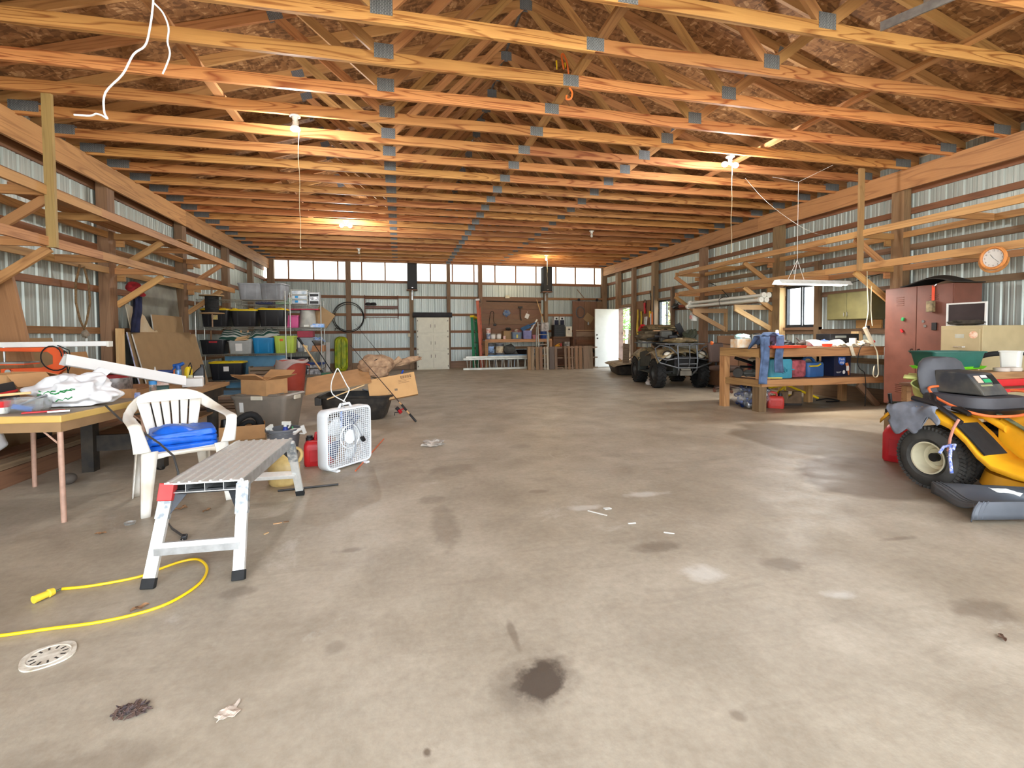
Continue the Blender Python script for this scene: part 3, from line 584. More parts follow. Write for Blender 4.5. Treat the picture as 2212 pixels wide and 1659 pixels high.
M1('paper_sack', blob((0,0,.05),(.09,.06,.05),5,.2,18,12,-.05), mat('lime printed paper', (196,206,140), .7, var=.3, scale=14, dirt=(230,230,216)), 'small lime printed sack beside the yellow canister', 'sack', (cl[0]+.20, cl[1]-.02, BZ+.002), smooth=True)
M1('carton', MB().box((0,0,.06),(.16,.10,.12),(0,.1,.3)), mat('white red carton', (222,206,196), .7, var=.3, scale=12, dirt=(190,120,90)), 'white carton lying under the shop light beside the tin', 'carton', (tin.location.x+.30, tin.location.y+.30, BZ+.01))
# white shop light fixture lying across
FX = mat('white enamel', (232,232,230), .35, var=.03)
A = Vector((-2.743, 4.800, 0.994)); B_ = Vector((-2.100, 5.420, 0.740)); fx = T('fluorescent_fixture', 'white two tube fluorescent fixture propped diagonally across the workbench', 'light fixture', A)
dv = (B_-A); xh = dv.normalized(); yh = Vector((0,0,1)).cross(xh).normalized(); zh = xh.cross(yh); Lf = dv.length
prof = [(-.085,-.045),(-.075,-.05),(-.045,.0),(-.03,.03),(.03,.03),(.045,.0),(.075,-.05),(.085,-.045),(.055,.012),(.036,.046),(-.036,.046),(-.055,.012)]
obj('housing', MB().ring([[yh*a + zh*c + xh*s for a, c in prof] for s in (0, Lf)]), FX, fx)
for s in (-1, 1): obj('tube_lamp', MB().tube([yh*s*.04 - zh*.022 + xh*.03, yh*s*.04 - zh*.022 + xh*(Lf-.03)], .014, 10), WHITEP, fx, smooth=True)
obj('hanging_chain', MB().tube([xh*.24 - zh*.02, xh*.24 - zh*.02 - Vector((0,0,.30))], .005, 6), CHROME, fx)
st = T('fluorescent_strip', 'long narrow white strip light lying level over the orange scroll saw', 'light fixture', (-3.45, 5.62, 1.085)); obj('channel', MB().box((0,0,.025),(1.25,.075,.05),(0,-.004,0)), FX, st, bevel=.006); obj('end_cap', MB().box((.63,0,.024),(.02,.08,.055)), WHITEP, st, bevel=.004)
# scroll saw
ORG = mat('orange enamel', (226,92,44), .4, var=.07); sw = T('scroll_saw', 'orange scroll saw with a black base on the workbench', 'saw', (-3.42, 5.60, BZ))
obj('base', MB().bx(-.24,.18,-.11,.11,0,.10).bx(-.20,.14,-.09,.09,.10,.18), BLACKP, sw, bevel=.01)
obj('c_frame', MB().prism([(-.28,-.025,.18),(.17,-.025,.18),(.23,-.025,.23),(.23,-.025,.40),(.18,-.025,.45),(-.28,-.025,.45),(-.28,-.025,.415),(.10,-.025,.405),(.14,-.025,.37),(.14,-.025,.29),(.04,-.025,.255),(-.28,-.025,.25)], (0,.05,0)), ORG, sw, bevel=.006)
obj('saw_table', MB().bx(-.34,-.04,-.10,.10,.30,.315), STEEL, sw); obj('table_rim', MB().bx(-.34,-.04,-.102,.102,.288,.30), ORG, sw)
obj('blade_holder', MB().cyl((-.26,0,.30),(-.26,0,.45),.009).cyl((-.26,0,.42),(-.26,0,.455),.022), STEEL, sw, smooth=True); obj('knob', MB().cyl((-.20,-.06,.22),(-.20,-.03,.22),.025), CHROME, sw, smooth=True)
obj('power_cord', MB().tube([(.13+.10*math.cos(a)+.01*a, -.05, .36+.11*math.sin(a)-.005*a) for a in [k*.35 for k in range(22)]] + [(.26,-.02,.22),(.30,-.05,.06)], .006, 6), RUBBER, sw, smooth=True)
obj('power_cord', MB().tube([(.20,-.05,.47),(.30,-.06,.42),(.31,-.05,.30),(.27,-.05,.18),(.33,-.06,.02)], .005, 6), RUBBER, sw, smooth=True)
# ---------------------------------------------------------------- things along the wall by the bench
def leansheet(name, label, cat, y0, y1, xb, xt, zt_, th, m, edge=None, z0=0):
    t = T(name, label, cat, (xb, (y0+y1)/2, z0)); L = math.hypot(xt-xb, zt_-z0); a = math.atan2(xt-xb, zt_-z0)
    obj('sheet', MB().bx(-th/2, th/2, -(y1-y0)/2, (y1-y0)/2, 0, L), m, t, rot=(0, a, 0))
    if edge:
        for y in (-(y1-y0)/2-.002, (y1-y0)/2+.002): obj('edge_tape', MB().bx(-th/2-.001, th/2+.001, y-.003, y+.003, 0, L), edge, t, rot=(0, a, 0))
    return t
GYP = mat('drywall edge', (206,202,192), .9, var=.1)
leansheet('drywall_sheet', 'wide brown backed drywall sheet leaning on the wall beside the shelving', 'drywall sheet', 8.42, 10.72, -3.66, -3.93, 1.22, .013, CARD2, GYP)
leansheet('drywall_sheet', 'second drywall sheet edge on with a blue printed edge behind the wide sheet', 'drywall sheet', 8.36, 10.6, -3.74, -3.97, 1.25, .013, CARD2, mat('blue white edge tape', (200,204,220), .7, var=.4, scale=9, dirt=(40,50,130)))
leansheet('drywall_offcut', 'narrow drywall offcut standing above the wide sheet beside the wire spool', 'drywall sheet', 9.30, 10.45, -3.90, -4.055, 1.55, .013, CARD2, GYP)
leansheet('metal_sheet', 'tall dull grey metal sheet leaning on the wall behind the wire spool', 'metal sheet', 9.05, 10.55, -4.0, -4.17, 2.12, .004, mat('dull zinc sheet', (150,150,140), .45, .4, var=.2, scale=3))
tornb = MB().prism([(0,8.52,0),(0,9.45,0),(0,9.42,1.20),(0,9.30,1.30),(0,9.22,1.28),(0,9.1,1.36),(0,9.0,1.52),(0,8.85,1.60),(0,8.68,1.66),(0,8.5,1.72)], (.012,0,0))
torn = M1('torn_drywall', MB().prism([(0,p[1]-9,p[2]) for p in [(0,8.52,0),(0,9.45,0),(0,9.42,1.20),(0,9.30,1.30),(0,9.22,1.28),(0,9.1,1.36),(0,9.0,1.52),(0,8.85,1.60),(0,8.68,1.66),(0,8.5,1.72)]], (.012,0,0)), mat('torn drywall paper', (178,150,110), .9, var=.3, scale=2.2, dirt=(206,200,180)), 'torn drywall piece with a ragged top edge near the dark jeans', 'drywall sheet', (-3.80, 9.0, 0), rot=(0, R_(-8.5), 0))
leansheet('cardboard_sheet', 'large flattened cardboard leaning on the wall behind the scroll saw', 'cardboard', 5.1, 6.9, -3.90, -4.055, 1.17, .006, CARD2)
leansheet('cardboard_sheet', 'smaller flattened cardboard standing beside the post behind the fixture', 'cardboard', 6.95, 7.75, -3.90, -4.17, .98, .006, CARD)
t_ = T('leaning_board', 'wide brown board leaning on the wall at the edge behind the strip light', 'board', (-3.85, 6.0, 0)); beam('plank', (.15,-.05,.45), (-.185,.1,1.86), .24, .038, wood('brown board', (160,116,80),(110,72,46), amount=.35), t_, up=(0,1,0))
t_ = T('leaning_board', 'short pale new board standing against the wall post by the drywall', 'board', (-3.99, 8.22, 0)); beam('plank', (0,0,0), (0,0,1.30), .17, .036, PALE, t_, up=(1,0,0))
t_ = T('leaning_board', 'dark brown board end leaning on the wall under the plank workbench', 'board', (-4.0, 5.4, 0)); beam('plank', (.1,0,0), (-.1,0,.56), .2, .036, BENCHW, t_, up=(1,0,0))
t_ = T('leaning_board', 'grey board offcut leaning under the workbench beside the trash bag', 'board', (-3.95, 5.05, 0)); beam('plank', (.1,0,0), (-.1,0,.56), .12, .03, OLDW, t_, up=(1,0,0))
for i, (dx, z, w_, y0, y1, lb) in enumerate(((-3.11,.07,.18,3.1,6.6,'long heavy timber nearest the card table in the floor lumber pile'), (-3.32,.07,.18,3.0,6.9,'long heavy timber second in the floor lumber pile under the workbench'), (-3.56,.05,.2,3.2,7.3,'flat board third in the floor lumber pile beside the wall'), (-3.10,.165,.14,3.0,6.2,'narrow plank lying on top of the nearest floor timber'), (-3.34,.165,.20,3.4,7.2,'wide plank lying on top of the second floor timber'))):
    tt = T('timber', lb, 'lumber', (dx, (y0+y1)/2, z-.07 if z < .1 else z-.022), 0, 'lumber pile on the floor by the wall'); hh = .14 if z < .06 or z == .07 else .045
    beam('timber_body', (0, -(y1-y0)/2, hh/2), (0, (y1-y0)/2, hh/2), w_, hh, OLDW if i % 2 else wood('brown timber', (150,112,80),(96,66,44), amount=.4), tt)
tb = T('trash_bag', 'white plastic trash bag slumped under the card table on the lumber', 'bag', (-3.42, 4.72, .19)); obj('bag_body', blob((0,0,.14),(.26,.26,.16),9,.25,30,20,-.135), BAGW, tb, smooth=True, sub=1)
M1('rubber_ball', MB().ball((0,0,.045),.055,20,12,(1,1,.82)), mat('dusty dark rubber', (84,76,68), .8, var=.2), 'small dusty dark ball on the floor under the card table', 'ball', (-2.60, 4.55, 0), smooth=True)
for i, (px, py, pz, l_, r_) in enumerate(((-2.72,8.35,.02,1.2,.2),(-2.66,8.5,.02,1.1,-.1),(-2.70,8.42,.065,1.25,.05),(-2.75,8.38,.11,1.0,.3),(-2.68,8.45,.155,1.15,-.05),(-2.72,8.40,.20,1.05,.15))):
    tt = T('scrap_board', 'weathered scrap board in the stack behind the plank workbench, number %s from the floor' % ('one','two','three','four','five','six')[i], 'board', (px, py, pz), r_, 'scrap boards stacked behind the workbench'); beam('board_body', (-l_/2,0,0), (l_/2,0,0), .16, .036, OLDW, tt)
# hanging things on the post and rack
rp = T('rope_loop', 'old brown rope loop hanging from the lumber rack on the wall', 'rope', (-4.03, 7.45, 2.12)); obj('rope', MB().tube([(0,-.02,0),(0,-.12,-.25),(0,-.13,-.5),(0,-.06,-.72),(0,.02,-.84),(0,.08,-.72),(0,.16,-.5),(0,.15,-.25),(0,.06,-.02)], .013, 8), mat('hemp rope', (124,98,66), .9, var=.25, scale=50), rp, smooth=True); obj('frayed_end', blob((0,.04,-.90),(.03,.06,.05),2,.4,12,8), mat('frayed fibre', (150,140,124), .9), rp)
DEN = mat('dark denim', (34,38,66), .9, var=.25, scale=9)
M1('work_pants', MB().grid(lambda u, v: (.03*math.sin(v*9+u*3), -.09+.18*v+.03*math.sin(u*5), -.62*u), 14, 8), DEN, 'dark navy work pants hanging on the wall post beside the torn drywall', 'pants', (-3.90, 8.50, 1.86), solid=.035, smooth=True)
M1('baseball_cap', MB().lathe([(.10,0),(.10,.04),(.08,.09),(.02,.115)], 18).prism([(.08,-.06,0),(.18,-.05,-.02),(.20,0,-.025),(.18,.05,-.02),(.08,.06,0)], (0,0,.008)), mat('red printed cap', (150,30,38), .8, var=.25, scale=20), 'red baseball cap hung on the post above the dark work pants', 'cap', (-3.93, 8.50, 1.90), rot=(.3, .5, -.3), smooth=True)
sp_ = T('wire_spool', 'large wooden cable spool of black wire hanging from the lumber rack on a pole', 'spool', (-3.52, 10.45, 1.80))
for z in (-.19, .15): obj('flange', MB().cyl((0,0,z),(0,0,z+.02),.21,n=32), CARD2, sp_, smooth=True)
obj('wound_wire', MB().lathe([(.11,-.17)]+[(.115+.005*(i % 2), -.165+.012*i) for i in range(26)]+[(.11,.148)], 28), RUBBER, sp_); obj('pole', MB().tube([(0,0,-.45),(0,0,.34)], .014, 8), GIRT2, sp_)

# ================================================================ white chair, tarp and cable
CHW = mat('white resin', (232,229,220), .35, var=.05, scale=4, dirt=(206,192,170))
ch = T('plastic_chair', 'white moulded plastic armchair with a slotted back beside the card table', 'chair', (-1.56, 3.93, 0), R_(32))
# seat shell
def seatf(u, v):
    x = -.225 + .45*u; y = -.235 + .45*v; ed = max(abs(u-.5)*2, abs(v-.5)*2)
    return (x*(1.05-.1*v), y, .405 - .03*(1-(2*u-1)**2)*(1-(2*v-1)**2) - .012*v - (.03 if v < .02 else 0))
obj('seat', MB().grid(seatf, 14, 14), CHW, ch, solid=.008, smooth=True)
obj('seat_skirt', MB().grid(lambda u, v: (-.236+.472*u, -.240, .40-.05*v*(.4+.6*abs(2*u-1)**2)), 14, 2), CHW, ch, solid=.007, smooth=True)
for s in (-1, 1):
    obj('seat_skirt', MB().grid(lambda u, v: (s*(.238-.03*u), -.235+.45*u, .405-.05*v), 8, 2), CHW, ch, solid=.007, smooth=True)
    # legs: wide shallow channels that taper
    def leg(x0, y0, z0, x1, y1, sx, sy):
        b = MB()
        for (ax, ay) in ((1,0),(0,1)):
            b.grid(lambda u, v: (x0+(x1-x0)*u - sx*ax*v*(.085-.04*u), y0+(y1-y0)*u - sy*ay*v*(.08-.035*u), z0*(1-u)), 8, 3)
        return b
    obj('leg', leg(s*.248, -.245, .42, s*.265, -.275, s, -1), CHW, ch, solid=.007, smooth=True)
    obj('leg', leg(s*.222, .22, .42, s*.245, .30, s, 1), CHW, ch, solid=.007, smooth=True)
    # arm: broad moulded band sweeping from the back round to the front leg
    pts = [(s*.195,.288,.695),(s*.242,.232,.655),(s*.272,.13,.625),(s*.282,-.01,.608),(s*.284,-.15,.602),(s*.282,-.225,.594),(s*.272,-.250,.545),(s*.258,-.252,.47),(s*.248,-.246,.42)]
    hw = [.045,.050,.046,.042,.042,.044,.046,.054,.062]; P3 = [Vector(p) for p in pts]
    def armf(u, v):
        f = u*(len(P3)-1); i = min(int(f), len(P3)-2); k = f-i; p = P3[i].lerp(P3[i+1], k); w_ = hw[i]+(hw[i+1]-hw[i])*k; q = 2*v-1
        a = min(1, max(0, (u-.05)/.30)) if u < .64 else 1      # upright at the back, flat along the arm
        if u < .64: return (p.x - s*q*w_*.8*a, p.y + .0*a, p.z - q*w_*(1-a) + .012*(1-q*q)*a)
        b_ = min(1, (u-.64)/.12); return (p.x - s*q*w_*.75, p.y - .008*(1-q*q)*b_, p.z + .012*(1-q*q)*(1-b_))
    obj('armrest', MB().grid(armf, 36, 7), CHW, ch, solid=.009, smooth=True)
# backrest: one moulded sheet with five narrow splayed slots, rounded where it meets the arms
def back_pt(x, z): return (x, .200 + (z-.40)*.30 - .40*x*x, z)
bk = MB(); ZA, ZB, ZT = .46, .69, .775
def half(z): return .150 + .07*max(0,(z-.44)/.33)
xs = [-1,-.60,-.30,0,.30,.60,1]; gap = .0055
for (xa, xb) in zip(xs, xs[1:]):
    def colf(u, v, xa=xa, xb=xb):
        z = ZA+(ZB-ZA)*u; h = half(z); lo = xa*h + (gap if xa > -1 else 0); hi = xb*h - (gap if xb < 1 else 0); return back_pt(lo+(hi-lo)*v, z)
    bk.grid(colf, 8, 4)
def topf(u, v):
    q = 2*v-1; z0 = ZB; z1 = ZT - .055*abs(q)**3.0; return back_pt(q*half(z0)*(1+.10*u), z0+(z1-z0)*u)
bk.grid(topf, 5, 20)
bk.grid(lambda u, v: back_pt((2*v-1)*half(.40+.06*u), .395+.065*u), 3, 12)
obj('backrest', bk, CHW, ch, solid=.009, smooth=True)
TARP = mat('blue tarp', (24,98,206), .38, var=.15, scale=9, bump=.5, bscale=22)
tp = T('folded_tarp', 'blue plastic tarp folded in a thick pile on the white chair', 'tarp', (-1.555, 3.93, .385), R_(24))
for i, (z, sx, sy) in enumerate(((.0,1.06,1.0),(.042,1.0,.97),(.083,.94,.92))):
    b = MB(); n = 30; rings = []
    for k in range(7):
        a = -PI/2 + PI*k/6; rings.append([(p[0]+.012*noise.noise((p[0]*9+i*3, p[1]*9, k))+i*.008, p[1]+.012*noise.noise((p[1]*9, p[0]*8+i, k)), z+.024+.024*math.sin(a)+.016*noise.noise((p[0]*7, p[1]*7, i*2.3))) for p in rr((.40+.02*math.cos(a))*sx, (.34+.02*math.cos(a))*sy, .04, 0)])
    rg = rings; b.ring(rg); obj('fold', b, TARP, tp, smooth=True)
obj('fold', MB().grid(lambda u, v: (-.18+.36*u, -.17+.32*v, .145 + .02*math.sin(u*5)*math.sin(v*4) + .012*noise.noise((u*6, v*6, 1)) - .05*abs(2*u-1)**4 - .05*abs(2*v-1)**4), 20, 18), TARP, tp, solid=.01, smooth=True)
obj('grommet', MB().lathe([(.006,0),(.012,0),(.012,.004),(.006,.004)], 14, (.0,-.04,.165)), CHROME, tp)
cb = MB().tube([(-1.994, 3.900, 0.703), (-1.844, 3.780, 0.613), (-1.643, 3.620, 0.549), (-1.509, 3.520, 0.492), (-1.404, 3.450, 0.422), (-1.361, 3.400, 0.329), (-1.366, 3.400, 0.212), (-1.359, 3.300, 0.130), (-1.454, 3.452, 0.010), (-1.360, 3.295, 0.012), (-1.235, 3.140, 0.012)], .0065, 8)
cbl = T('power_cable', 'dark power cable trailing from the card table over the chair to the floor', 'cable', (0,0,0)); obj('cable_sheath', cb, mat('dark grey cable', (60,58,56), .5), cbl, smooth=True)
q = Vector((-1.233, 3.134, 0.014)); obj('plug', MB().box((q.x,q.y,q.z),(.03,.045,.026),(0,0,.2)), BLACKP, cbl, bevel=.006)
for s in (-1, 1): obj('prong', MB().box((q.x+s*.007,q.y-.03,q.z),(.002,.02,.007)), CHROME, cbl)
coil = [(-.03*math.cos(k*.8)+.012*k*.2, .03*math.sin(k*.8), .02+.012*k*.28) for k in range(60)]
M1('coiled_lead', MB().tube([(.012*math.cos(k*1.3)+.10*math.cos(k*.028), .012*math.sin(k*1.3)+.02, .15+.13*math.sin(k*.028-2.2)+.012) for k in range(150)], .0035, 5), RUBBER, 'thin black coiled cord hanging behind the white chair legs', 'cord', (-2.10, 4.70, 0), smooth=True)

# ================================================================ aluminium work platform
pf = T('work_platform', 'paint splattered folding aluminium work platform in front of the white chair', 'work platform', (-.945, 3.18, 0), R_(-2))
ZP = .455; W2 = .175; L2 = .49
SPL = mat('splattered aluminium', (200,200,196), .42, .45, var=.3, scale=34, dirt=(226,224,218))
dk = MB().bx(-W2, W2, -L2, L2, ZP-.012, ZP-.004)
for k in range(8): dk.bx(-W2+.006+k*.0475, -W2+.018+k*.0475, -L2, L2, ZP-.004, ZP+.003)
obj('deck', dk, SPL, pf)
for k in range(5): obj('deck_rib', MB().bx(-W2+.002+k*.0862, -W2+.005+k*.0862, -L2, L2, ZP-.050, ZP-.012), ALU, pf)
obj('deck_underside', MB().bx(-W2, W2, -L2, L2, ZP-.054, ZP-.050), ALU, pf)
for s in (-1, 1): obj('side_rail', MB().bx(s*W2-.006, s*W2+.006, -L2, L2, ZP-.058, ZP), ALU, pf)
for e in (-1, 1):
    top = [Vector((s*(W2-.004), e*(L2-.03), ZP-.02)) for s in (-1, 1)]; bot = [Vector((s*(W2+.02), e*(L2+.145), .0)) for s in (-1, 1)]
    for s, (a, b) in zip((-1, 1), zip(top, bot)):
        d = (b-a); l = obj('leg', MB().bar(a, a + d*.93, .052, .026, (0,1,0)), SPL, pf, bevel=.002)
        obj('rubber_foot', MB().bar(a + d*.90, a + d*1.0, .058, .034, (0,1,0)), RUBBER, l, bevel=.004)
        obj('leg_sleeve', MB().bar(a + d*.02, a + d*.34, .058, .032, (0,1,0)), mat('grey splattered steel', (120,126,130), .5, .5, var=.5, scale=40, dirt=(214,212,206)), l)
        if e == -1 and s == -1: obj('hinge_cover', MB().bar(a + Vector((0,-.004,.012)), a + d*.16, .066, .05, (0,1,0)), mat('faded red plastic', (206,64,62), .5, var=.15), l, bevel=.004)
        obj('lock_plate', MB().prism([(a.x - s*.03, a.y+e*.01, a.z-.03), (a.x - s*.085, a.y-e*.02, a.z-.035), (a.x-s*.03+ (d*.3).x, a.y+(d*.3).y, a.z+(d*.3).z)], (0,.006,0)), mat('dark steel plate', (60,62,66), .5, .4), l)
    m0 = top[0]+(bot[0]-top[0])*.60; m1 = top[1]+(bot[1]-top[1])*.60
    obj('step', MB().bar(m0, m1, .065, .026, (0,-e*.3,1)), SPL, pf, bevel=.002); obj('step_lip', MB().bar(m0 + Vector((0,e*.03,-.02)), m1 + Vector((0,e*.03,-.02)), .004, .035), ALU, pf)
    obj('stop_bar', MB().bar(top[0]+Vector((0,0,-.035)), top[1]+Vector((0,0,-.035)), .02, .02), BLACKP, pf)

# ================================================================ yellow cord on the floor
cd = T('extension_lead', 'yellow extension cord looping over the concrete past the platform legs', 'cord', (0,0,0))
cp = [(-1.546, 2.633, 0.008),(-1.424, 2.633, 0.008),(-1.254, 2.676, 0.008),(-1.186, 2.751, 0.008),(-1.116, 2.811, 0.008),(-1.053, 2.817, 0.008),(-0.995, 2.755, 0.008),(-0.954, 2.669, 0.008),(-0.938, 2.553, 0.008),(-0.965, 2.445, 0.008),(-1.022, 2.359, 0.008),(-1.120, 2.308, 0.008),(-1.240, 2.283, 0.008),(-1.397, 2.280, 0.008),(-1.546, 2.273, 0.008),(-1.780, 2.275, 0.008)]
def smooth_path(P, n=5):
    out = []; P = [Vector(p) for p in P]
    for i in range(len(P)-1):
        p0 = P[max(i-1,0)]; p1 = P[i]; p2 = P[i+1]; p3 = P[min(i+2,len(P)-1)]
        for k in range(n):
            t = k/n; out.append(.5*((2*p1)+(p2-p0)*t+(2*p0-5*p1+4*p2-p3)*t*t+(3*p1-p0-3*p2+p3)*t**3))
    return out + [P[-1]]
obj('cord_sheath', MB().tube(smooth_path(cp), .0065, 8), mat('bright yellow vinyl', (240,198,20), .4, var=.04), cd, smooth=True)
e0 = Vector((-1.554, 2.591, 0.020)); e1 = Vector((-1.591, 2.525, 0.020)); obj('connector', MB().tube([e0, e0+(e1-e0)*.25, e0+(e1-e0)*.3, e1], [.016,.019,.015,.017], 14), mat('yellow rubber connector', (238,206,60), .5, var=.05), cd, smooth=True)
for k, cc in enumerate(((40,120,70),(230,230,230),(20,20,22))): obj('bare_wire', MB().tube([Vector((-1.546, 2.633, 0.008)) + Vector((0,.003*(k-1),.002)), e0 + Vector((0,.005*(k-1),-.004))], .0025, 5), mat('wire %d' % k, cc, .4, var=0), cd)

# ================================================================ tote, boxes, fan and sled on the floor
def rod(name, label, cat, a, b, r, m): a = Vector(a); b = Vector(b); return M1(name, MB().tube([(0,0,0), b-a], r, 8), m, label, cat, a)
GREYT = mat('taupe tote plastic', (132,122,110), .45, var=.08)
tote('large taupe storage tote with a lid and a cream latch under the open carton', (-1.62, 6.66, 0), R_(-18), .72, .50, .43, GREYT, GREYT, ribs=False, sticker=(PAPER, -.22, .30, .05, .12), clips=mat('cream latch', (214,206,186), .5), taper=.80)
openbox('open brown carton with its flaps spread on the taupe tote', (-1.66, 6.62, .447), R_(-32), .40, .34, .19, flaps=(-.45,-.6,-.25,-.35))
lb = openbox('low open carton holding the black vacuum hose', (-1.70, 5.86, .055), R_(-28)+R_(42), .44, .27, .15, flaps=(0,0,0,0))
M1('flat_carton', MB().box((0,0,.027),(.44,.30,.052)), CARD2, 'flat taped carton under the low carton with the vacuum hose', 'cardboard box', (-1.70, 5.86, 0), R_(10), bevel=.003)
hz = T('vacuum_hose', 'bent black vacuum hose and fittings sitting in the low carton', 'hose', (-1.70, 5.86, .065), R_(14))
obj('hose_loop', MB().tube([(-.16,-.05,.02),(-.10,-.05,.12),(-.01,-.04,.23),(.09,-.03,.26),(.16,-.02,.20),(.18,.0,.10),(.17,.02,.03)], [.032,.036,.04,.042,.042,.04,.036], 12), RUBBER, hz, smooth=True, sub=1)
obj('hose_loop', MB().tube([(-.08,.05,.03),(0,.05,.15),(.10,.05,.17),(.14,.06,.06)], .03, 10), RUBBER, hz, smooth=True, sub=1)
for x_, y_ in ((-.17,.02),(-.10,.08)): obj('fitting', MB().lathe([(.042,.02),(.042,.16),(.036,.20),(.030,.20),(.030,.05)], 18, (x_,y_,0)), BLACKP, hz, smooth=True)
bk = T('bucket', 'grey bucket of spray bottles behind the work platform', 'bucket', (-1.10, 5.02, 0)); BKT = mat('grey bucket plastic', (104,106,110), .5)
obj('pail', MB().lathe([(.0,0),(.115,0),(.15,.27),(.162,.275),(.162,.29),(.145,.29),(.112,.01),(0,.01)], 28), BKT, bk, smooth=True); obj('bail_handle', MB().tube([(.16*math.cos(a), -.16*abs(math.sin(a))*.9-.0, .27-.02*math.sin(a)) for a in [PI*k/12 for k in range(13)]], .004, 6), STEEL, bk)
def sprayer(label, loc, bm, tm, rz, tilt=0):
    t = T('spray_bottle', label, 'spray bottle', loc, 0, 'spray bottles in the grey bucket', (tilt, 0, rz))
    obj('bottle_body', MB().lathe([(.032,0),(.034,.01),(.034,.12),(.014,.17)], 14), bm, t, smooth=True); obj('trigger_head', MB().box((0,-.012,.20),(.026,.085,.034)).box((0,-.045,.175),(.016,.012,.05),(.5,0,0)).cyl((0,0,.165),(0,0,.19),.016), tm, t, bevel=.003)
sprayer('white trigger spray bottle with a blue label in the grey bucket', (-1.09, 5.05, .13), mat('blue label bottle', (44,70,170), .4), WHITEP, R_(70))
sprayer('all white spray bottle leaning in the grey bucket beside the taped carton', (-1.19, 5.02, .12), WHITEP, WHITEP, R_(-20), .25)
sprayer('white spray bottle lying across the rim of the grey bucket', (-1.10, 4.93, .225), WHITEP, WHITEP, R_(100), 1.25)
bottle('squeeze_bottle', 'small green capped bottle in the grey bucket beside the trigger spray bottle', 'bottle', (-1.02, 5.02, .14), [(.02,0),(.022,.08),(.02,.10)], mat('green plastic', (50,160,90), .4), [(.014,.10),(.006,.16)], mat('green plastic', (50,160,90), .4))
jg = T('water_jug', 'yellowed plastic jug with a loop handle behind the work platform', 'jug', (-.91, 4.14, 0)); JG = mat('yellowed plastic', (204,180,120), .35, var=.25, scale=7, dirt=(150,116,60))
obj('jug_body', MB().lathe([(.0,0),(.10,.0),(.115,.02),(.118,.14),(.095,.20),(.05,.24),(.035,.26)], 26), JG, jg, smooth=True); obj('handle', MB().tube([(.03,0,.25),(.08,0,.29),(.13,.0,.27),(.14,0,.21),(.10,0,.16)], .016, 10), JG, jg, smooth=True, sub=1); obj('cap', MB().tube([(0,0,.25),(-.02,0,.31)], .026, 14).tube([(-.02,0,.29),(-.05,0,.33)], .015), mat('cream cap', (224,204,160), .5), jg, smooth=True)
jerry('red gas can with a black orange cap and clear spout beside the box fan', (-.735, 4.70, 0), R_(8), .25, .17, .30, REDP, BLACKP, [(.02,0,.25),(.04,0,.31),(.035,0,.37)], mat('clear spout', (214,218,214), .3), mat('orange warning label', (206,150,60), .6, var=.4, scale=30, dirt=(230,226,210)))
# box fan
fn = T('box_fan', 'white box fan with a blue bladed grille standing on the concrete', 'fan', (-.485, 4.555, 0), R_(48)); FS = .52; FB = mat('dark blue fan blade', (70,84,120), .4)
FANW = mat('pale fan enamel', (222,226,228), .4, var=.03)
def fr(s, y, r): return [(x_, y, z_+FS/2+.015) for x_, z_, _ in rr(s, s, r, 0)]
obj('housing', MB().ring([fr(FS-.01,-.058,.05), fr(FS,-.05,.055), fr(FS,.05,.055), fr(FS-.01,.058,.05), fr(FS-.04,.058,.045), fr(FS-.04,-.058,.045), fr(FS-.01,-.058,.05)], cap=(False,False)), FANW, fn, smooth=True)
for y in (-.056, .056):
    g = MB(); n = 20; half = FS/2-.022
    for k in range(n):
        q = -half + 2*half*(k+.5)/n; g.box((q, y, FS/2+.015), (.0042, .004, 2*half))
    for k in range(26 if y < 0 else 9):
        q = -half + 2*half*(k+.5)/(26 if y < 0 else 9); g.box((0, y+.001, FS/2+.015+q), (2*half, .003, .0034))
    tag(obj('grille', g, FANW, fn), kind='stuff')
    obj('hub_cover', MB().cyl((0,y*1.02,FS/2+.015),(0,y*1.1,FS/2+.015),.062,n=28).cyl((0,y*1.1,FS/2+.015),(0,y*1.14,FS/2+.015),.03,n=24), FANW, fn, smooth=True)
    obj('ring_guard', MB().tube([(.105*math.cos(a), y*1.05, FS/2+.015+.105*math.sin(a)) for a in [2*PI*k/32 for k in range(32)]], .005, 6, True), FANW, fn)
for k in range(5):
    a = 2*PI*k/5; b = MB().grid(lambda u, v: ((.05+.17*u)*math.cos(a+(v-.5)*.95), (v-.5)*.06*(1-.3*u), FS/2+.015+(.05+.17*u)*math.sin(a+(v-.5)*.95)), 4, 6); obj('blade', b, FB if k % 2 else FANW, fn, solid=.003, smooth=True)
for x_ in (-.17, .17): obj('foot', MB().prism([(x_-.02,-.10,0),(x_+.02,-.10,0),(x_+.02,.10,0),(x_-.02,.10,0)], (0,0,.018)), FANW, fn, bevel=.003)
obj('carry_handle', MB().tube([(-.07,0,FS+.01),(-.05,0,FS+.045),(.05,0,FS+.045),(.07,0,FS+.01)], .012, 8), FANW, fn, smooth=True)
obj('power_cord', MB().tube(smooth_path([(-.06,-.0,FS+.03),(-.02,-.062,FS-.05),(.03,-.072,FS-.18),(.05,-.07,.22),(.04,-.072,.12),(-.02,-.07,.05)], 4), .004, 6), mat('grey flex', (150,154,160), .5), fn, smooth=True)
obj('power_cord', MB().tube(smooth_path([(-.05,-.01,FS+.055),(0,-.07,FS-.06),(.07,-.075,FS-.16),(.13,-.075,FS-.27)], 4), .005, 6), mat('grey flex', (150,154,160), .5), fn, smooth=True)
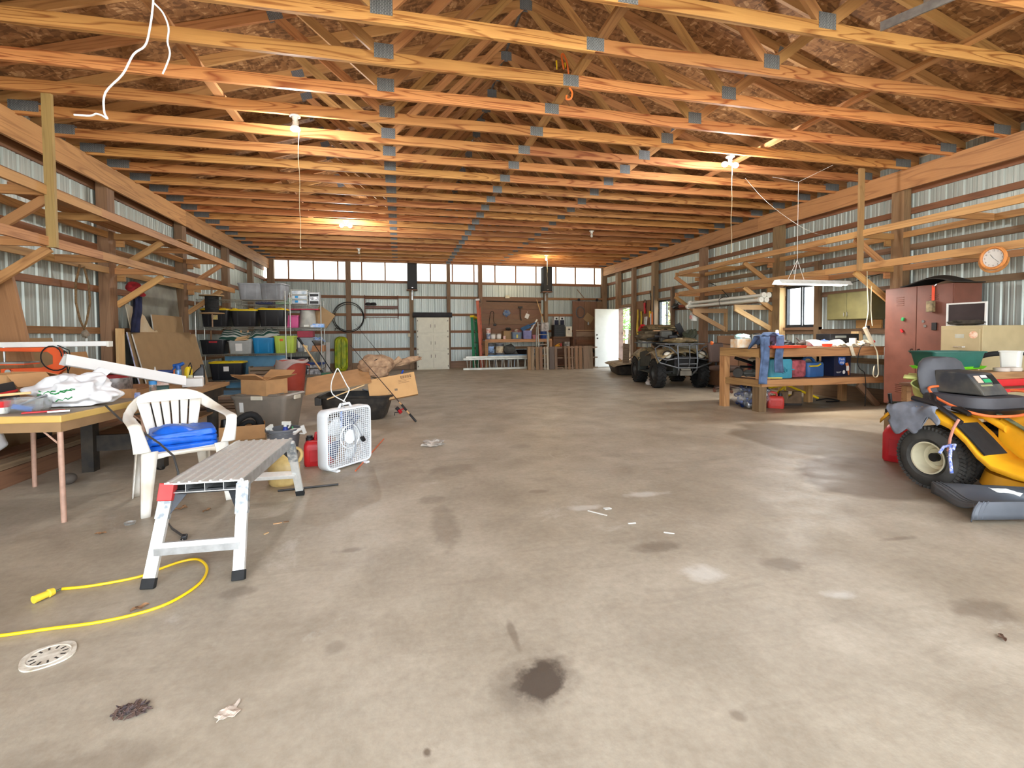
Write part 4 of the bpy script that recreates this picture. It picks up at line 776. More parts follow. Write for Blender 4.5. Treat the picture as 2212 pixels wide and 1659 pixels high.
obj('plug', MB().box((.135,-.076,FS-.29),(.03,.03,.05),(0,-.5,0)), BLACKP, fn, bevel=.004); obj('speed_knob', MB().cyl((FS/2,0,.30),(FS/2+.02,0,.30),.02), WHITEP, fn, smooth=True)
obj('twine', MB().tube([(-.10+.012*math.sin(k*2.1), -.066-.004*math.cos(k*1.7), FS-.005-.008*k) for k in range(18)], .004, 5), mat('blue white twine', (120,150,214), .8, var=.5, scale=80, dirt=(230,230,236)), fn)
hgr = T('wire_hanger', 'bent white wire loop rising from the top of the box fan', 'hanger', (-.50, 4.57, FS+.03)); obj('wire', MB().tube(smooth_path([(.02,0,.03),(-.09,.02,.10),(-.10,.02,.20),(-.06,.02,.31),(-.045,.02,.33),(-.03,.02,.31),(.03,.02,.18),(.05,.02,.13),(.0,.0,.03)], 4), .005, 6), mat('white coated wire', (214,214,210), .4), hgr, smooth=True)
# black sled and its load
SL = mat('scuffed black polyethylene', (34,32,30), .5, var=.3, scale=12, dirt=(62,56,50)); bs = T('cargo_sled', 'black plastic cargo sled heaped with cardboard and sacks', 'sled', (-.58, 7.24, 0), R_(-6))
def sled(b, s0, w, d, h): return b.ring([[(p[0]*k*w + ox, p[1]*kd*d, z) for p in rr(1, 1, .18, 0, n=7)] for k, kd, z, ox in ((.74,.72,.0,-.03),(.80,.78,.02,-.03),(.92,.93,h*.9,0),(1.0,1.0,h*.92,0),(1.01,1.02,h,0),(.92,.93,h,0),(.90,.91,h*.86,0),(.76,.75,.03,-.03))])
obj('tub', sled(MB(), 0, 1.02, .70, .345), SL, bs, smooth=True)
obj('tow_lug', MB().bx(-.53,-.44,-.30,-.22,.22,.335), SL, bs, bevel=.01); obj('bent_bar', MB().tube([(.40,.05,.30),(.05,.02,.40)], .012), STEEL, bs)
def slab(name, label, cat, c, d, rot, m, **k): return M1(name, MB().box((0,0,0), d), m, label, cat, c, rot=rot, **k)
slab('cardboard_sheet', 'wide brown cardboard sheet sloping off the black sled toward the red trash can', 'cardboard', (-.84, 7.20, .545), (.86,.56,.008), (R_(19), R_(-9), R_(4)), CARD)
slab('cardboard_sheet', 'second brown cardboard sheet just under the wide one on the sled', 'cardboard', (-.86, 7.19, .522), (.84,.50,.008), (R_(19), R_(-9), R_(4)), CARD2)
slab('lath_strip', 'pale wooden strip with a blue mark lying on the front edge of the sled', 'strip', (-.72, 6.93, .405), (.52,.035,.014), (0, R_(-20), R_(6)), PALE)
slab('flat_box', 'tan closed carton with printed bar code leaning over the sled edge', 'cardboard box', (-.06, 7.02, .425), (.66,.10,.33), (R_(-16), R_(-9), R_(2)), mat('tan carton', (202,158,106), .85, var=.05), bevel=.004)
fb = bpy.data.objects['flat_box']; fb.location = (-.10, 7.06, .43)
pb = MB()
for k in range(14): pb.bx(.13+k*.011, .13+k*.011+(.004 if k % 3 else .007), -.0515, -.0505, .095, .135)
pb.bx(.09,.27,-.0515,-.0505,.075,.078).bx(.09,.20,-.0515,-.0505,.055,.059).bx(.09,.24,-.0515,-.0505,.035,.039)
obj('carton_print', pb, mat('carton ink', (90,62,44), .8, var=0), fb)
obj('tape_patch', MB().bx(.02,.06,-.052,-.0505,-.06,-.03), mat('brown tape', (120,96,70), .5), fb)
BUR = mat('burlap', (172,142,112), .95, var=.22, scale=14, bump=.4, bscale=120, dirt=(132,104,82)); sk = T('burlap_sack', 'stuffed burlap sack tied with twine on top of the sled', 'sack', (-.34, 7.44, .62), R_(8))
obj('sack_body', blob((0,0,.12),(.26,.20,.15),4,.14,34,22,-.13), BUR, sk, smooth=True, sub=1); obj('tied_end', blob((.02,-.18,.02),(.14,.10,.10),8,.2,20,14,-.09), BUR, sk, smooth=True)
obj('sack_neck', MB().tube([(.20,.02,.12),(.29,.04,.15),(.36,.05,.20)], [.06,.04,.05], 12), BUR, sk, smooth=True); obj('twine', MB().tube([(-.16,-.12,.19),(-.10,-.16,.15),(-.02,-.16,.20),(.06,-.12,.23)], .005, 5), RUBBER, sk)
M1('burlap_sack', blob((0,0,.05),(.26,.07,.05),12,.25,22,12,-.05), BUR, 'second empty burlap sack rolled behind the stuffed one', 'sack', (.10, 7.66, .72), R_(16), rot=(0, R_(-12), R_(14)), smooth=True)
slab('wood_stick', 'pale stick pointing up behind the tan carton', 'stick', (-.03, 7.32, .53), (.50,.03,.02), (0, R_(-14), R_(12)), PALE); slab('wood_stick', 'second pale stick beside the blue rod behind the tan carton', 'stick', (.0, 7.36, .50), (.42,.03,.02), (0, R_(-10), R_(20)), PALE)
rod('blue_rod', 'bright blue plastic rod sticking out behind the tan carton', 'rod', (-.10, 7.25, .345), (.05, 7.27, .66), .012, mat('bright blue plastic', (20,80,200), .4))
M1('white_cloth', blob((0,0,.04),(.20,.12,.06),6,.35,26,14,-.035), mat('white cotton cloth', (212,204,198), .9, var=.2, scale=12), 'white crumpled cloth on the floor behind the sled', 'cloth', (-1.02, 9.3, .0), smooth=True); bpy.data.objects['white_cloth'].location.z = .0
slab('foam_board', 'small pale board with a red edge on the floor beyond the sled', 'board', (0.207, 13.947, 0.020), (.42,.9,.03), (0,0,0), mat('pale board', (196,176,130), .8)); obj('red_edge', MB().bx(-.21,.21,-.455,-.45,-.016,.016), REDP, bpy.data.objects['foam_board'])
slab('foam_board', 'teal edged pale board lying on the floor near the shelving', 'board', (-1.641, 13.088, 0.020), (.35,.6,.03), (0,0,.1), mat('pale board', (196,176,130), .8)); obj('teal_edge', MB().bx(-.175,.175,-.305,-.30,-.016,.016), mat('teal edge', (60,110,110), .6), bpy.data.objects['foam_board.001'])
# fishing rod
r0 = Vector((0.205, 6.588, 0.012)); r1 = Vector((-0.711, 7.120, 1.090)); dr = (r1-r0).normalized()
fr_ = T('fishing_rod', 'dark fishing rod with a red reel leaning over the black sled', 'fishing rod', r0); CORK = mat('cork', (196,152,106), .8, var=.2, scale=60)
P_ = lambda s, o=Vector(): dr*s + o
obj('blank', MB().tube([P_(.30), P_(.9), P_(1.45)], [.007,.005,.0035], 8), mat('rod blank', (52,40,38), .35), fr_, smooth=True); obj('butt_grip', MB().tube([P_(.0), P_(.02), P_(.14)], [.012,.015,.014], 12), BLACKP, fr_, smooth=True); obj('cork_grip', MB().tube([P_(.14), P_(.22)], .013, 12).tube([P_(.30), P_(.36)], [.014,.010], 12), CORK, fr_, smooth=True); obj('reel_seat', MB().tube([P_(.20), P_(.31)], .015, 12), BLACKP, fr_, smooth=True)
dn = (Vector((-.55,-.35,-.6)) - dr*dr.dot(Vector((-.55,-.35,-.6)))).normalized()
rl = obj('reel', MB().tube([P_(.25, dn*.015), P_(.26, dn*.06)], .009, 8).tube([P_(.22, dn*.075), P_(.27, dn*.075)], .026, 14), mat('metallic red', (190,30,40), .3, .3), fr_, smooth=True)
obj('spool', MB().tube([P_(.275, dn*.075), P_(.32, dn*.075)], .024, 14), BLACKP, rl, smooth=True); obj('crank', MB().tube([P_(.24, dn*.08), P_(.24, dn*.08+Vector((-.07,-.02,0))), P_(.20, dn*.09+Vector((-.09,-.03,0)))], .006, 6), BLACKP, rl); obj('bail_wire', MB().tube([P_(.30, dn*.05), P_(.35, dn*.08), P_(.30, dn*.11)], .003, 5), CHROME, rl)
for s in (.55, .8, 1.05, 1.3): obj('line_guide', MB().tube([P_(s, dn*(.010+.012*(1-math.cos(a)))) + dr.cross(dn)*.012*math.sin(a) for a in [2*PI*k/10 for k in range(10)]], .0018, 4, True), CHROME, fr_)
r2 = Vector((-0.326, 8.071, 0.010)); fr2 = T('fishing_rod', 'second thinner fishing rod resting across the burlap sack', 'fishing rod', (-.30, 7.5, .80)); obj('blank', MB().tube([(-.35,.2,.55),(.10,-.02,-.02)], [.002,.005], 6), mat('rod blank', (52,40,38), .35), fr2)
# things on the floor around
rod('fiberglass_marker', 'thin orange driveway marker rod lying beside the box fan', 'rod', (-0.385, 4.352, 0.006), (-0.187, 5.621, 0.006), .006, mat('orange fibreglass', (222,112,66), .5))
rod('steel_bar', 'dark flat steel bar lying on the floor under the platform end', 'bar', (-0.911, 3.929, 0.008), (-0.483, 3.983, 0.008), .008, mat('dark steel', (58,56,54), .5, .5))
M1('crumpled_paper', blob((0,0,.02),(.10,.07,.035),7,.5,20,12,-.018), mat('grey paper wad', (176,166,154), .9, var=.2), 'crumpled grey paper wad on the open concrete', 'paper', (0.337, 5.180, 0.000), smooth=False)

# ================================================================ wire shelving
ZINC = mat('zinc wire', (176,176,168), .3, .85, var=.1)
def wire_shelf(label, x0, x1, y0, y1, zs, top, group):
    t = T('wire_shelving', label, 'shelving unit', ((x0+x1)/2, (y0+y1)/2, 0), 0, group); hx = (x1-x0)/2; hy = (y1-y0)/2
    for sx in (-1, 1):
        for sy in (-1, 1):
            b = MB().tube([(0,0,.0),(0,0,top)], .0125, 10)
            for k in range(int(top/.05)): b.tube([(0,0,.03+k*.05),(0,0,.036+k*.05)], .0138, 8)
            obj('post', b, ZINC, t, (sx*hx, sy*hy, 0), smooth=True)
    for z in zs:
        b = MB()
        for sy in (-1, 1): b.tube([(-hx,sy*hy,z),(hx,sy*hy,z)], .004, 6).tube([(-hx,sy*hy,z-.035),(hx,sy*hy,z-.035)], .004, 6).tube([(-hx+2*hx*k/24, sy*hy, z-(.035 if k % 2 else 0)) for k in range(25)], .003, 4)
        for sx in (-1, 1): b.tube([(sx*hx,-hy,z),(sx*hx,hy,z)], .004, 6).tube([(sx*hx,-hy,z-.035),(sx*hx,hy,z-.035)], .004, 6)
        n = int(2*hx/.04)
        for k in range(1, n): b.tube([(-hx+2*hx*k/n,-hy,z+.002),(-hx+2*hx*k/n,hy,z+.002)], .002, 4)
        tag(obj('wire_shelf', b, ZINC, t), kind='stuff')
    return t
U1 = (-4.14, -2.40, 11.35, 11.82); U2 = (-3.75, -1.86, 12.6, 13.1)
wire_shelf('tall chrome wire shelving unit loaded with yellow lidded black totes', *U1, (.235,.79,1.372,1.95), 2.15, 'chrome wire shelving')
wire_shelf('chrome wire shelving unit behind, holding the clear drawers and the silver stereo', *U2, (.21,.775,1.365,1.93), 2.05, 'chrome wire shelving')
YL = mat('yellow tote lid', (226,196,28), .45, var=.05); BT = mat('black tote plastic', (30,30,34), .45, var=.15); GT = mat('grey tote plastic', (140,144,150), .45); YS = mat('tote label print', (150,140,120), .5, var=.5, scale=60, dirt=(228,200,70))
yt_ = 11.62
tote('black tote with a yellow lid and printed label, end of the row by the wall', (-3.80, yt_, 1.378), 0, .56, .46, .36, BT, YL, 'black yellow lidded totes on the shelf', sticker=(YS, .0, .20, .12, .10))
tote('plain black tote with a yellow lid in the middle of the shelf row', (-3.24, yt_, 1.378), 0, .54, .46, .35, BT, YL, 'black yellow lidded totes on the shelf')
tote('ribbed black tote with a yellow lid next to the pink bin', (-2.69, yt_, 1.378), 0, .56, .46, .37, BT, YL, 'black yellow lidded totes on the shelf')
tote('black tote with a yellow lid standing at the bottom of the shelving', (-3.60, 11.55, .241), R_(4), .66, .44, .37, BT, YL, 'black yellow lidded totes on the shelf', sticker=(PAPER, .0, .24, .10, .10))
tote('grey open tote on the top shelf nearest the wall', (-3.12, 11.66, 1.956), R_(4), .52, .44, .36, GT, None, 'grey totes on top of the shelving'); tote('grey open tote on the top shelf above the pink bin', (-2.66, 11.62, 1.956), R_(-10), .52, .44, .36, GT, None, 'grey totes on top of the shelving')
tote('black tote with a red label under the striped cushions', (-3.86, 11.6, .796), 0, .50, .42, .30, BT, None, None, sticker=(mat('red label', (176,40,46), .5), .02, .265, .16, .045))
tote('clear grey tote with a white paper label on the middle shelf', (-3.33, 11.6, .796), 0, .50, .42, .28, mat('frosted grey plastic', (168,170,166), .3, var=.08), None, None, ribs=False, sticker=(PAPER, -.02, .14, .13, .16))
tote('bright blue tote on the middle shelf', (-2.88, 11.6, .796), R_(3), .46, .42, .34, mat('teal blue plastic', (22,124,176), .45, var=.06), None)
tote('lime green tote with an orange sticker on the middle shelf', (-2.47+.02, 11.57, .796), R_(0), .44, .40, .38, mat('lime green plastic', (176,200,80), .45, var=.05), None, None, sticker=(mat('orange sticker', (226,110,40), .5), -.06, .29, .09, .05))
M1('pink_bin', tub_mesh(.30,.30,.30,.9,.03), mat('pink plastic', (214,96,150), .5), 'pink plastic bin at the end of the yellow lidded row', 'bin', (-2.42, 12.02, 1.378), smooth=True)
bpy.data.objects['pink_bin'].location = (-2.18, 12.82, 1.368)
# striped cushions on the second shelf
STR = bpy.data.materials.new('green striped cotton'); STR.use_nodes = True; nt = STR.node_tree; p = nt.nodes['Principled BSDF']; p.inputs['Roughness'].default_value = .9
tc = nt.nodes.new('ShaderNodeTexCoord'); wv = nt.nodes.new('ShaderNodeTexWave'); wv.inputs['Scale'].default_value = 4.2; wv.inputs['Distortion'].default_value = .6; wv.bands_direction = 'Y'; cr = nt.nodes.new('ShaderNodeValToRGB'); cr.color_ramp.interpolation = 'CONSTANT'; cr.color_ramp.elements[0].color = lin((40,78,66)); cr.color_ramp.elements[1].color = lin((196,196,186)); cr.color_ramp.elements[1].position = .5
nt.links.new(tc.outputs['Object'], wv.inputs['Vector']); nt.links.new(wv.outputs[0], cr.inputs[0]); nt.links.new(cr.outputs[0], p.inputs['Base Color'])
def cushion(label, loc, rot, d): return M1('striped_cushion', MB().grid(lambda u, v: (d[0]*(u-.5), d[1]*(v-.5), d[2]*(1-abs(2*u-1)**6)*(1-abs(2*v-1)**6)*(.8+.2*math.cos(u*18))), 22, 12).grid(lambda u, v: (d[0]*(u-.5), d[1]*(.5-v), -.2*d[2]*(1-abs(2*u-1)**6)*(1-abs(2*v-1)**6)), 22, 12), STR, label, 'cushion', loc, rot=rot, smooth=True)
cushion('green and white striped cushion folded over behind the red labelled tote', (-3.40, 11.84, 1.16), (R_(40), R_(8), 0), (.85,.34,.12)); cushion('green and white striped cushion bulging above the blue tote', (-2.98, 11.80, 1.20), (R_(25), R_(-14), .2), (.70,.40,.13))
for i, x_ in enumerate((-4.02, -3.42, -3.28)): M1('turned_chair_leg', MB().lathe([(.018,0),(.022,.08),(.016,.12),(.024,.2),(.018,.32),(.022,.5)], 12, (0,0,0)), PALE if i else GIRT, 'turned wooden leg upright behind the %s' % ('red labelled tote end', 'red labelled tote near the clear tote', 'clear tote')[i], 'wood leg', (x_, 11.42 if i else 11.46, .80), smooth=True, group='turned wooden legs on the shelf')
for o_ in [o for o in C.objects if o.name.startswith('turned_chair_leg')]: o_.location.y = 11.83
M1('wood_spindles', MB().tube([(-.12,0,.01),(.10,.02,.05)], .016).tube([(-.10,.05,.01),(.12,-.02,.07)], .015).tube([(.0,-.05,.01),(.05,.08,.09)], .014), PALE, 'loose wooden spindles piled on the clear grey tote', 'spindle', (-3.30, 11.60, 1.075), kind=None) if False else None
for i in range(3): rod('wood_spindle', 'loose wooden spindle on the clear grey tote, %s' % ('lowest', 'middle one', 'topmost')[i], 'spindle', (-3.45, 11.5+.07*i, 1.085+.025*i), (-3.20, 11.56+.05*i, 1.10+.04*i), .015, PALE)
# bottom of the shelving
SKY = mat('blue foam sheet', (110,160,190), .8, var=.06); leansheet('foam_sheet', 'pale blue foam sheet standing behind the bottom shelf', 'foam sheet', -.65, .65, 0, -.02, .72, .03, SKY).location = (-3.2, 12.15, .0)
o_ = bpy.data.objects['foam_sheet']; o_.rotation_euler = (0, 0, R_(90)); M1('blue_rug', MB().box((0,0,.012),(1.0,.7,.02)), mat('slate blue rug', (92,128,156), .9, var=.1), 'slate blue mat lying on the floor under the shelving', 'mat', (-3.45, 11.05, 0))
cr_ = T('slat_crate', 'grey weathered slatted wooden crate in front of the bottom shelf', 'crate', (-2.72, 11.16, .0), R_(3)); cr_.location = (-2.87, 11.60, .243)
for z in (.03, .11, .19):
    for y in (-.16, .16): obj('slat', MB().bx(-.31,.31,y-.007,y+.007,z,z+.06), OLDW, cr_)
for x_ in (-.30, .30):
    obj('end_post', MB().bx(x_-.015,x_+.015,-.152,.152,0,.27), OLDW, cr_)
obj('crate_floor', MB().bx(-.285,.285,-.152,.152,0,.012), OLDW, cr_)
bcol = [((150,40,48),.24,.03),((70,110,140),.25,.02),((170,46,50),.26,.025),((60,96,130),.26,.03),((110,120,130),.24,.03),((80,120,140),.25,.03)]
for i, (c_, h_, w_) in enumerate(bcol): M1('binder', MB().box((0,0,h_/2),(w_,.22,h_)), mat('binder %d' % i, c_, .6), '%s binder leaning in the row on the bottom shelf, position %s' % (('dark red','steel blue','red','navy blue','grey','pale blue')[i], ('first','second','third','fourth','fifth','last')[i]), 'binder', (-2.28+.055*i-.22, 12.86, .218), rot=(0, R_(12 if i else 0), 0), group='binders on the bottom shelf')
M1('dark_crate', tub_mesh(.52,.36,.15,.9,.04), BT, 'dark plastic tray hanging above the row of binders', 'tray', (-2.50, 12.85, .49), smooth=True); bpy.data.objects['dark_crate'].location.z = .50
tk = bpy.data.objects['dark_crate']; bd = M1('book_riser', MB().bx(-.27,.27,-.2,.2,.27,.285).bx(-.27,-.255,-.2,.2,0,.27).bx(.255,.27,-.2,.2,0,.27), GIRT, 'low wooden riser over the binders', 'riser', (-2.42, 12.85, .213)); tk.location = (-2.42, 12.85, .500)
# second unit contents
dr_ = T('drawer_stack', 'white framed clear drawer stack with blue handles on the rear unit', 'drawers', (-2.36, 12.85, 1.936))
for i in range(3):
    obj('drawer', MB().box((0,-.01,.06+.115*i),(.34,.32,.085)), mat('misty clear plastic', (206,214,220), .25, var=.3, scale=9, dirt=(150,170,190)), dr_, bevel=.01); obj('frame', MB().bx(-.185,.185,-.17,.17,.112+.115*i,.124+.115*i), WHITEP, dr_)
    if i < 2: obj('drawer_handle', MB().box((-.06,-.175,.07+.115*i),(.07,.012,.05)), mat('sky blue plastic', (40,150,214), .4), dr_, bevel=.003)
for sx in (-1, 1):
    for sy in (-1, 1): obj('frame_post', MB().box((sx*.18,sy*.165,.18),(.012,.012,.36)), WHITEP, dr_)
ss = T('stereo', 'silver compact stereo on top of the rear wire shelving', 'stereo', (-2.02, 12.82, 1.936)); obj('case', MB().bx(-.12,.12,-.14,.14,0,.30), mat('silver plastic', (190,194,198), .35, .3), ss, bevel=.008); obj('display', MB().bx(-.10,.10,-.143,-.138,.20,.26), BLACKP, ss); obj('panel', MB().bx(-.10,.10,-.143,-.138,.11,.19), mat('silver control panel', (214,216,220), .3, .4, var=.4, scale=40, dirt=(60,60,66)), ss); obj('cassette_door', MB().bx(-.10,.10,-.143,-.138,.02,.085), BLACKP, ss); obj('volume_knob', MB().cyl((.04,-.138,.15),(.04,-.155,.15),.022), CHROME, ss, smooth=True)
M1('blue_tote', tub_mesh(.42,.36,.16,.9,.04), mat('navy plastic', (40,62,120), .5), 'navy blue tray on the rear unit below the grey totes', 'tray', (-3.16, 12.85, 1.936), smooth=True); M1('green_tote', tub_mesh(.42,.36,.14,.9,.04), mat('sage plastic', (140,180,150), .5), 'pale green tray on the rear unit below the grey totes', 'tray', (-2.72, 12.85, 1.936), smooth=True)
for i, (x_, w_) in enumerate(((-2.95,.10),)): pass
gb = T('round_bin', 'upside down pale grey round bin with a white handle on the rear unit', 'bin', (-2.05-.42, 12.84, 1.371)); gb.location = (-2.22+.02, 12.84, 1.371)
bpy.data.objects['pink_bin'].location = (-2.54, 12.85, 1.371)
obj('bin_body', MB().lathe([(.19,0),(.205,.01),(.20,.06),(.17,.42),(.16,.43)], 30), mat('pale grey plastic', (176,176,168), .5), gb, smooth=True); obj('handle', MB().box((.0,-.205,.04),(.12,.02,.05)), WHITEP, gb, bevel=.006)
M1('red_tray', MB().ring([rr(1.0,.40,.03,0), rr(1.02,.42,.03,.02), rr(1.02,.42,.03,.028), rr(.99,.39,.03,.028), rr(.98,.38,.03,.008)]), mat('dusty red plastic', (190,60,84), .5), 'thin dusty red tray lying across the pink and grey bins', 'tray', (-2.42, 12.85, 1.803), smooth=True)
M1('folded_carton', MB().box((0,0,.22),(.44,.06,.40),(0,.6,0)), CARD2, 'brown printed carton jutting out of the end of the rear unit', 'cardboard box', (-1.80, 12.85, 1.38), bevel=.003); bpy.data.objects['folded_carton'].location = (-1.86, 12.95, 1.42)
M1('blue_packages', MB().box((0,0,.03),(.30,.24,.06)).box((.02,0,.075),(.26,.2,.03)), mat('blue white wrap', (110,160,220), .4, var=.4, scale=14, dirt=(230,234,240)), 'flat blue and white wrapped package on the rear unit', 'package', (-1.98+.02, 12.66, 1.371), bevel=.006); bpy.data.objects['blue_packages'].location = (-1.92, 12.52, 1.371)
M1('red_case', MB().box((0,0,.08),(.36,.3,.16)), mat('maroon plastic', (160,52,70), .5), 'maroon case stacked on the grey lidded bin of the rear unit', 'case', (-2.25, 12.84, 1.13), bevel=.012)
tote('pale grey tote with a white sheet of paper inside, under the maroon case', (-2.25, 12.84, .781), 0, .44, .38, .345, mat('pale grey tote', (156,164,170), .45), None, sticker=(PAPER, -.12, .18, .09, .16))
M1('steel_bowl', MB().lathe([(.0,0),(.08,0),(.15,.06),(.17,.12),(.155,.12),(.13,.06),(.0,.012)], 26), STEEL, 'dull metal bowl of blue wrappers on the wooden box', 'bowl', (-1.98, 12.82, .935), smooth=True); M1('blue_wrappers', blob((0,0,.03),(.14,.10,.07),3,.5,18,10), mat('blue white wrap', (110,160,220), .4), 'crumpled blue and white wrappers heaped in the metal bowl', 'wrapper', (-1.98, 12.82, 1.03))
wbx = M1('wood_box', MB().box((0,0,.075),(.34,.28,.15)), wood('reddish plywood', (172,116,78),(120,74,46), amount=.3), 'small brown wooden box on the rear unit beside the yellow tin', 'box', (-1.98, 12.82, .781), bevel=.003)
M1('yellow_tin', MB().box((0,0,.08),(.07,.07,.16)), mat('white and yellow tin', (220,214,200), .5, var=.3, scale=25, dirt=(226,190,40)), 'small white and yellow tin beside the brown wooden box', 'tin', (-2.20+.0, 12.64, .781), bevel=.004); bpy.data.objects['yellow_tin'].location = (-2.205, 12.56, .781)
M1('amplifier', MB().box((0,0,.07),(.40,.32,.14)).box((0,0,.20),(.36,.3,.08)), mat('grey black equipment', (90,92,96), .5, var=.5, scale=18, dirt=(200,202,206)), 'stacked grey and black audio boxes at the bottom of the rear unit', 'audio box', (-2.02, 12.82, .218), bevel=.006); M1('navy_cover', MB().ring([rr(.40,.34,.03,0), rr(.42,.36,.03,.03), rr(.38,.32,.03,.05)]), mat('navy plastic', (40,62,120), .5), 'navy lid lying on the stacked audio boxes', 'lid', (-2.02, 12.82, .462), smooth=True)
# trash can, shovel
tcn = T('trash_can', 'round brick red trash can with a clear plastic liner', 'trash can', (-2.20, 10.93, 0)); TCM = mat('brick red plastic', (178,74,58), .5, var=.07)
obj('can_body', MB().lathe([(.0,0),(.215,0),(.22,.02),(.275,.60),(.30,.605),(.305,.66),(.285,.66),(.265,.60),(.21,.03),(0,.03)], 36), TCM, tcn, smooth=True)
for s in (-1, 1): obj('handle', MB().tube([(s*.27,-.07,.58),(s*.33,-.06,.56),(s*.335,0,.54),(s*.33,.06,.56),(s*.27,.07,.58)], .014, 8), TCM, tcn, smooth=True)
obj('bag_liner', MB().grid(lambda u, v: ((.308+.03*v+.02*noise.noise((u*9,v*3,1)))*math.cos(2*PI*u), (.308+.03*v+.02*noise.noise((u*9,v*3,5)))*math.sin(2*PI*u), .675-.02*math.sin(u*30)-v*(.05+.22*max(0,math.cos(2*PI*u-3.9))**2)), 48, 6), mat('milky plastic film', (226,226,220), .3, var=.05, alpha=.55), tcn, smooth=True)
sv = T('snow_shovel', 'green snow shovel with a wooden shaft leaning beside the red trash can', 'shovel', (-1.60, 11.0, 0)); 
obj('scoop', MB().grid(lambda u, v: (-.02+.17*(u-.5)*2*.6+.09, -.02+.05*math.cos((u-.5)*2.4)-.10*v*.3, .02+.36*v), 10, 8), mat('green shovel plastic', (40,92,66), .45), sv, solid=.006, smooth=True)
obj('shaft', MB().tube([(.03,.03,.30),(-.42,.16,.98)], .018, 10), PALE, sv, smooth=True); obj('grip', MB().tube([(-.42,.16,.98),(-.52,.19,1.13)], [.022,.03], 10), BLACKP, sv, smooth=True); obj('socket', MB().tube([(.05,.02,.26),(-.06,.05,.44)], .024, 10), BLACKP, sv, smooth=True)
rod('metal_pole', 'thin dark pole leaning across the rear unit behind the green shovel', 'pole', (-1.40, 12.2, .01), (-2.05, 12.45, 1.05), .011, BLACKP)
leansheet('white_board', 'narrow white trim board leaning on the back wall by the yellow sled', 'board', -.06, .06, 0, -.12, .95, .02, WHITE).location = (-2.28, 16.70, 0); o_ = bpy.data.objects['white_board']; o_.rotation_euler = (0,0,R_(-90)); 
leansheet('white_board', 'second white trim board leaning on the back wall near the shelving', 'board', -.06, .06, 0, -.12, .90, .02, WHITE).location = (-2.46, 16.70, 0); bpy.data.objects['white_board.001'].rotation_euler = (0,0,R_(-90))

# ================================================================ back wall
ys = T('toboggan', 'yellow green plastic toboggan standing on end against the back wall', 'sled', (-1.86, 16.66, 0), 0, None, (R_(-5), 0, 0))
obj('hull', MB().ring([[(p[0], -z_, p[1]+.57) for p in rr(w_, h_, .17, 0, n=8)] for w_, h_, z_ in ((.40,1.12,0),(.42,1.14,.02),(.36,1.08,.09),(.30,1.02,.07),(.28,1.0,.03))], cap=(True, True)), mat('yellow green plastic', (186,190,36), .45, var=.35, scale=5, dirt=(104,150,40)), ys, smooth=True)
for x_ in (-.09, .0, .09): obj('runner', MB().box((x_,-.092,.57),(.025,.02,.90)), mat('yellow green plastic', (186,190,36), .45), ys, bevel=.006)
hp = T('hose_coil', 'large black loop of poly pipe hanging on the back wall post', 'hose', (-1.63, 16.905, 1.80))
for i, (r_, dz, dx) in enumerate(((.47,0,0),(.50,-.02,-.01),(.46,-.05,.01))): obj('loop', MB().tube([(dx+r_*math.cos(a), -.012*i-.01*math.sin(a*2), dz+r_*math.sin(a)) for a in [2*PI*k/48 for k in range(48)]], .010, 6, True), RUBBER, hp, smooth=True)
for k in range(2): obj('loose_end', MB().tube([(-.30+.04*k,-.03,-.42),(-.40,-.05,-.38),(-.44,-.04,-.42-.06*k)], .009, 6), RUBBER, hp)
RAIL = mat('brown rack metal', (120,74,62), .5, var=.15); rk = T('shoe_rack', 'brown metal tube shoe rack hung flat on the back wall', 'rack', (-.57, 16.95, 2.10))
for z in (.37,.30,.05,-.03,-.32): obj('rail', MB().tube([(-.54,0,z),(.54,0,z)], .011, 8), RAIL, rk, smooth=True)
for x_ in (-.54, .54): obj('side_frame', MB().tube([(x_,0,-.38),(x_,0,.42)], .013, 8), RAIL, rk, smooth=True)
obj('shelf_strip', MB().box((0,-.02,.02),(1.08,.04,.05)), RAIL, rk)
for i, x_ in enumerate((-1.0, -.83)): M1('shoe', MB().lathe([(.0,-.04),(.07,-.035),(.085,0),(.06,.05),(.0,.06)], 14, (0,0,0), 1.25, .7), mat('dark shoe', (44,42,46), .8), '%s dark shoe tucked on the brown wall rack' % ('first', 'second')[i], 'shoe', (x_, 16.90, 2.215), smooth=True, group='shoes on the wall rack')
cbn = T('utility_cabinet', 'cream white painted cabinet with six doors on the back wall', 'cabinet', (1.11, 16.76, 0)); CRM = mat('cream cabinet paint', (222,221,202), .45, var=.04)
obj('carcass', MB().bx(-.545,.545,-.20,.155,0,1.76), CRM, cbn, bevel=.004)
for r_, (z0, z1) in enumerate(((.05,.58),(.63,1.17),(1.24,1.71))):
    for s in (-1, 1):
        d = obj('door', MB().bx(min(s*.02,s*.50),max(s*.02,s*.50),-.222,-.201,z0,z1), CRM, cbn, bevel=.005); hz_ = (z0+z1)/2 + (.14 if r_ < 1 else 0)
        obj('handle', MB().tube([(s*.07,-.222,hz_+.05),(s*.07,-.25,hz_+.04),(s*.07,-.25,hz_-.04),(s*.07,-.222,hz_-.05)], .007, 6), mat('dark bronze', (66,56,48), .4, .6), d, smooth=True)
        for z in (z0+.06, z1-.06): obj('hinge', MB().box((s*.505,-.214,z),(.02,.016,.05)), mat('dark bronze', (66,56,48), .4, .6), d)
rl_ = T('bed_mat_roll', 'charcoal rolled mat lying on top of the cream cabinet', 'roll', (1.11, 16.70, 1.765)); obj('roll_body', MB().ring([[(x_, p[0], p[1]+.085) for p in rr(.22,.17,.08,0)] for x_ in (-.66,.66)]), mat('charcoal felt', (58,58,62), .9, var=.1), rl_, smooth=True)
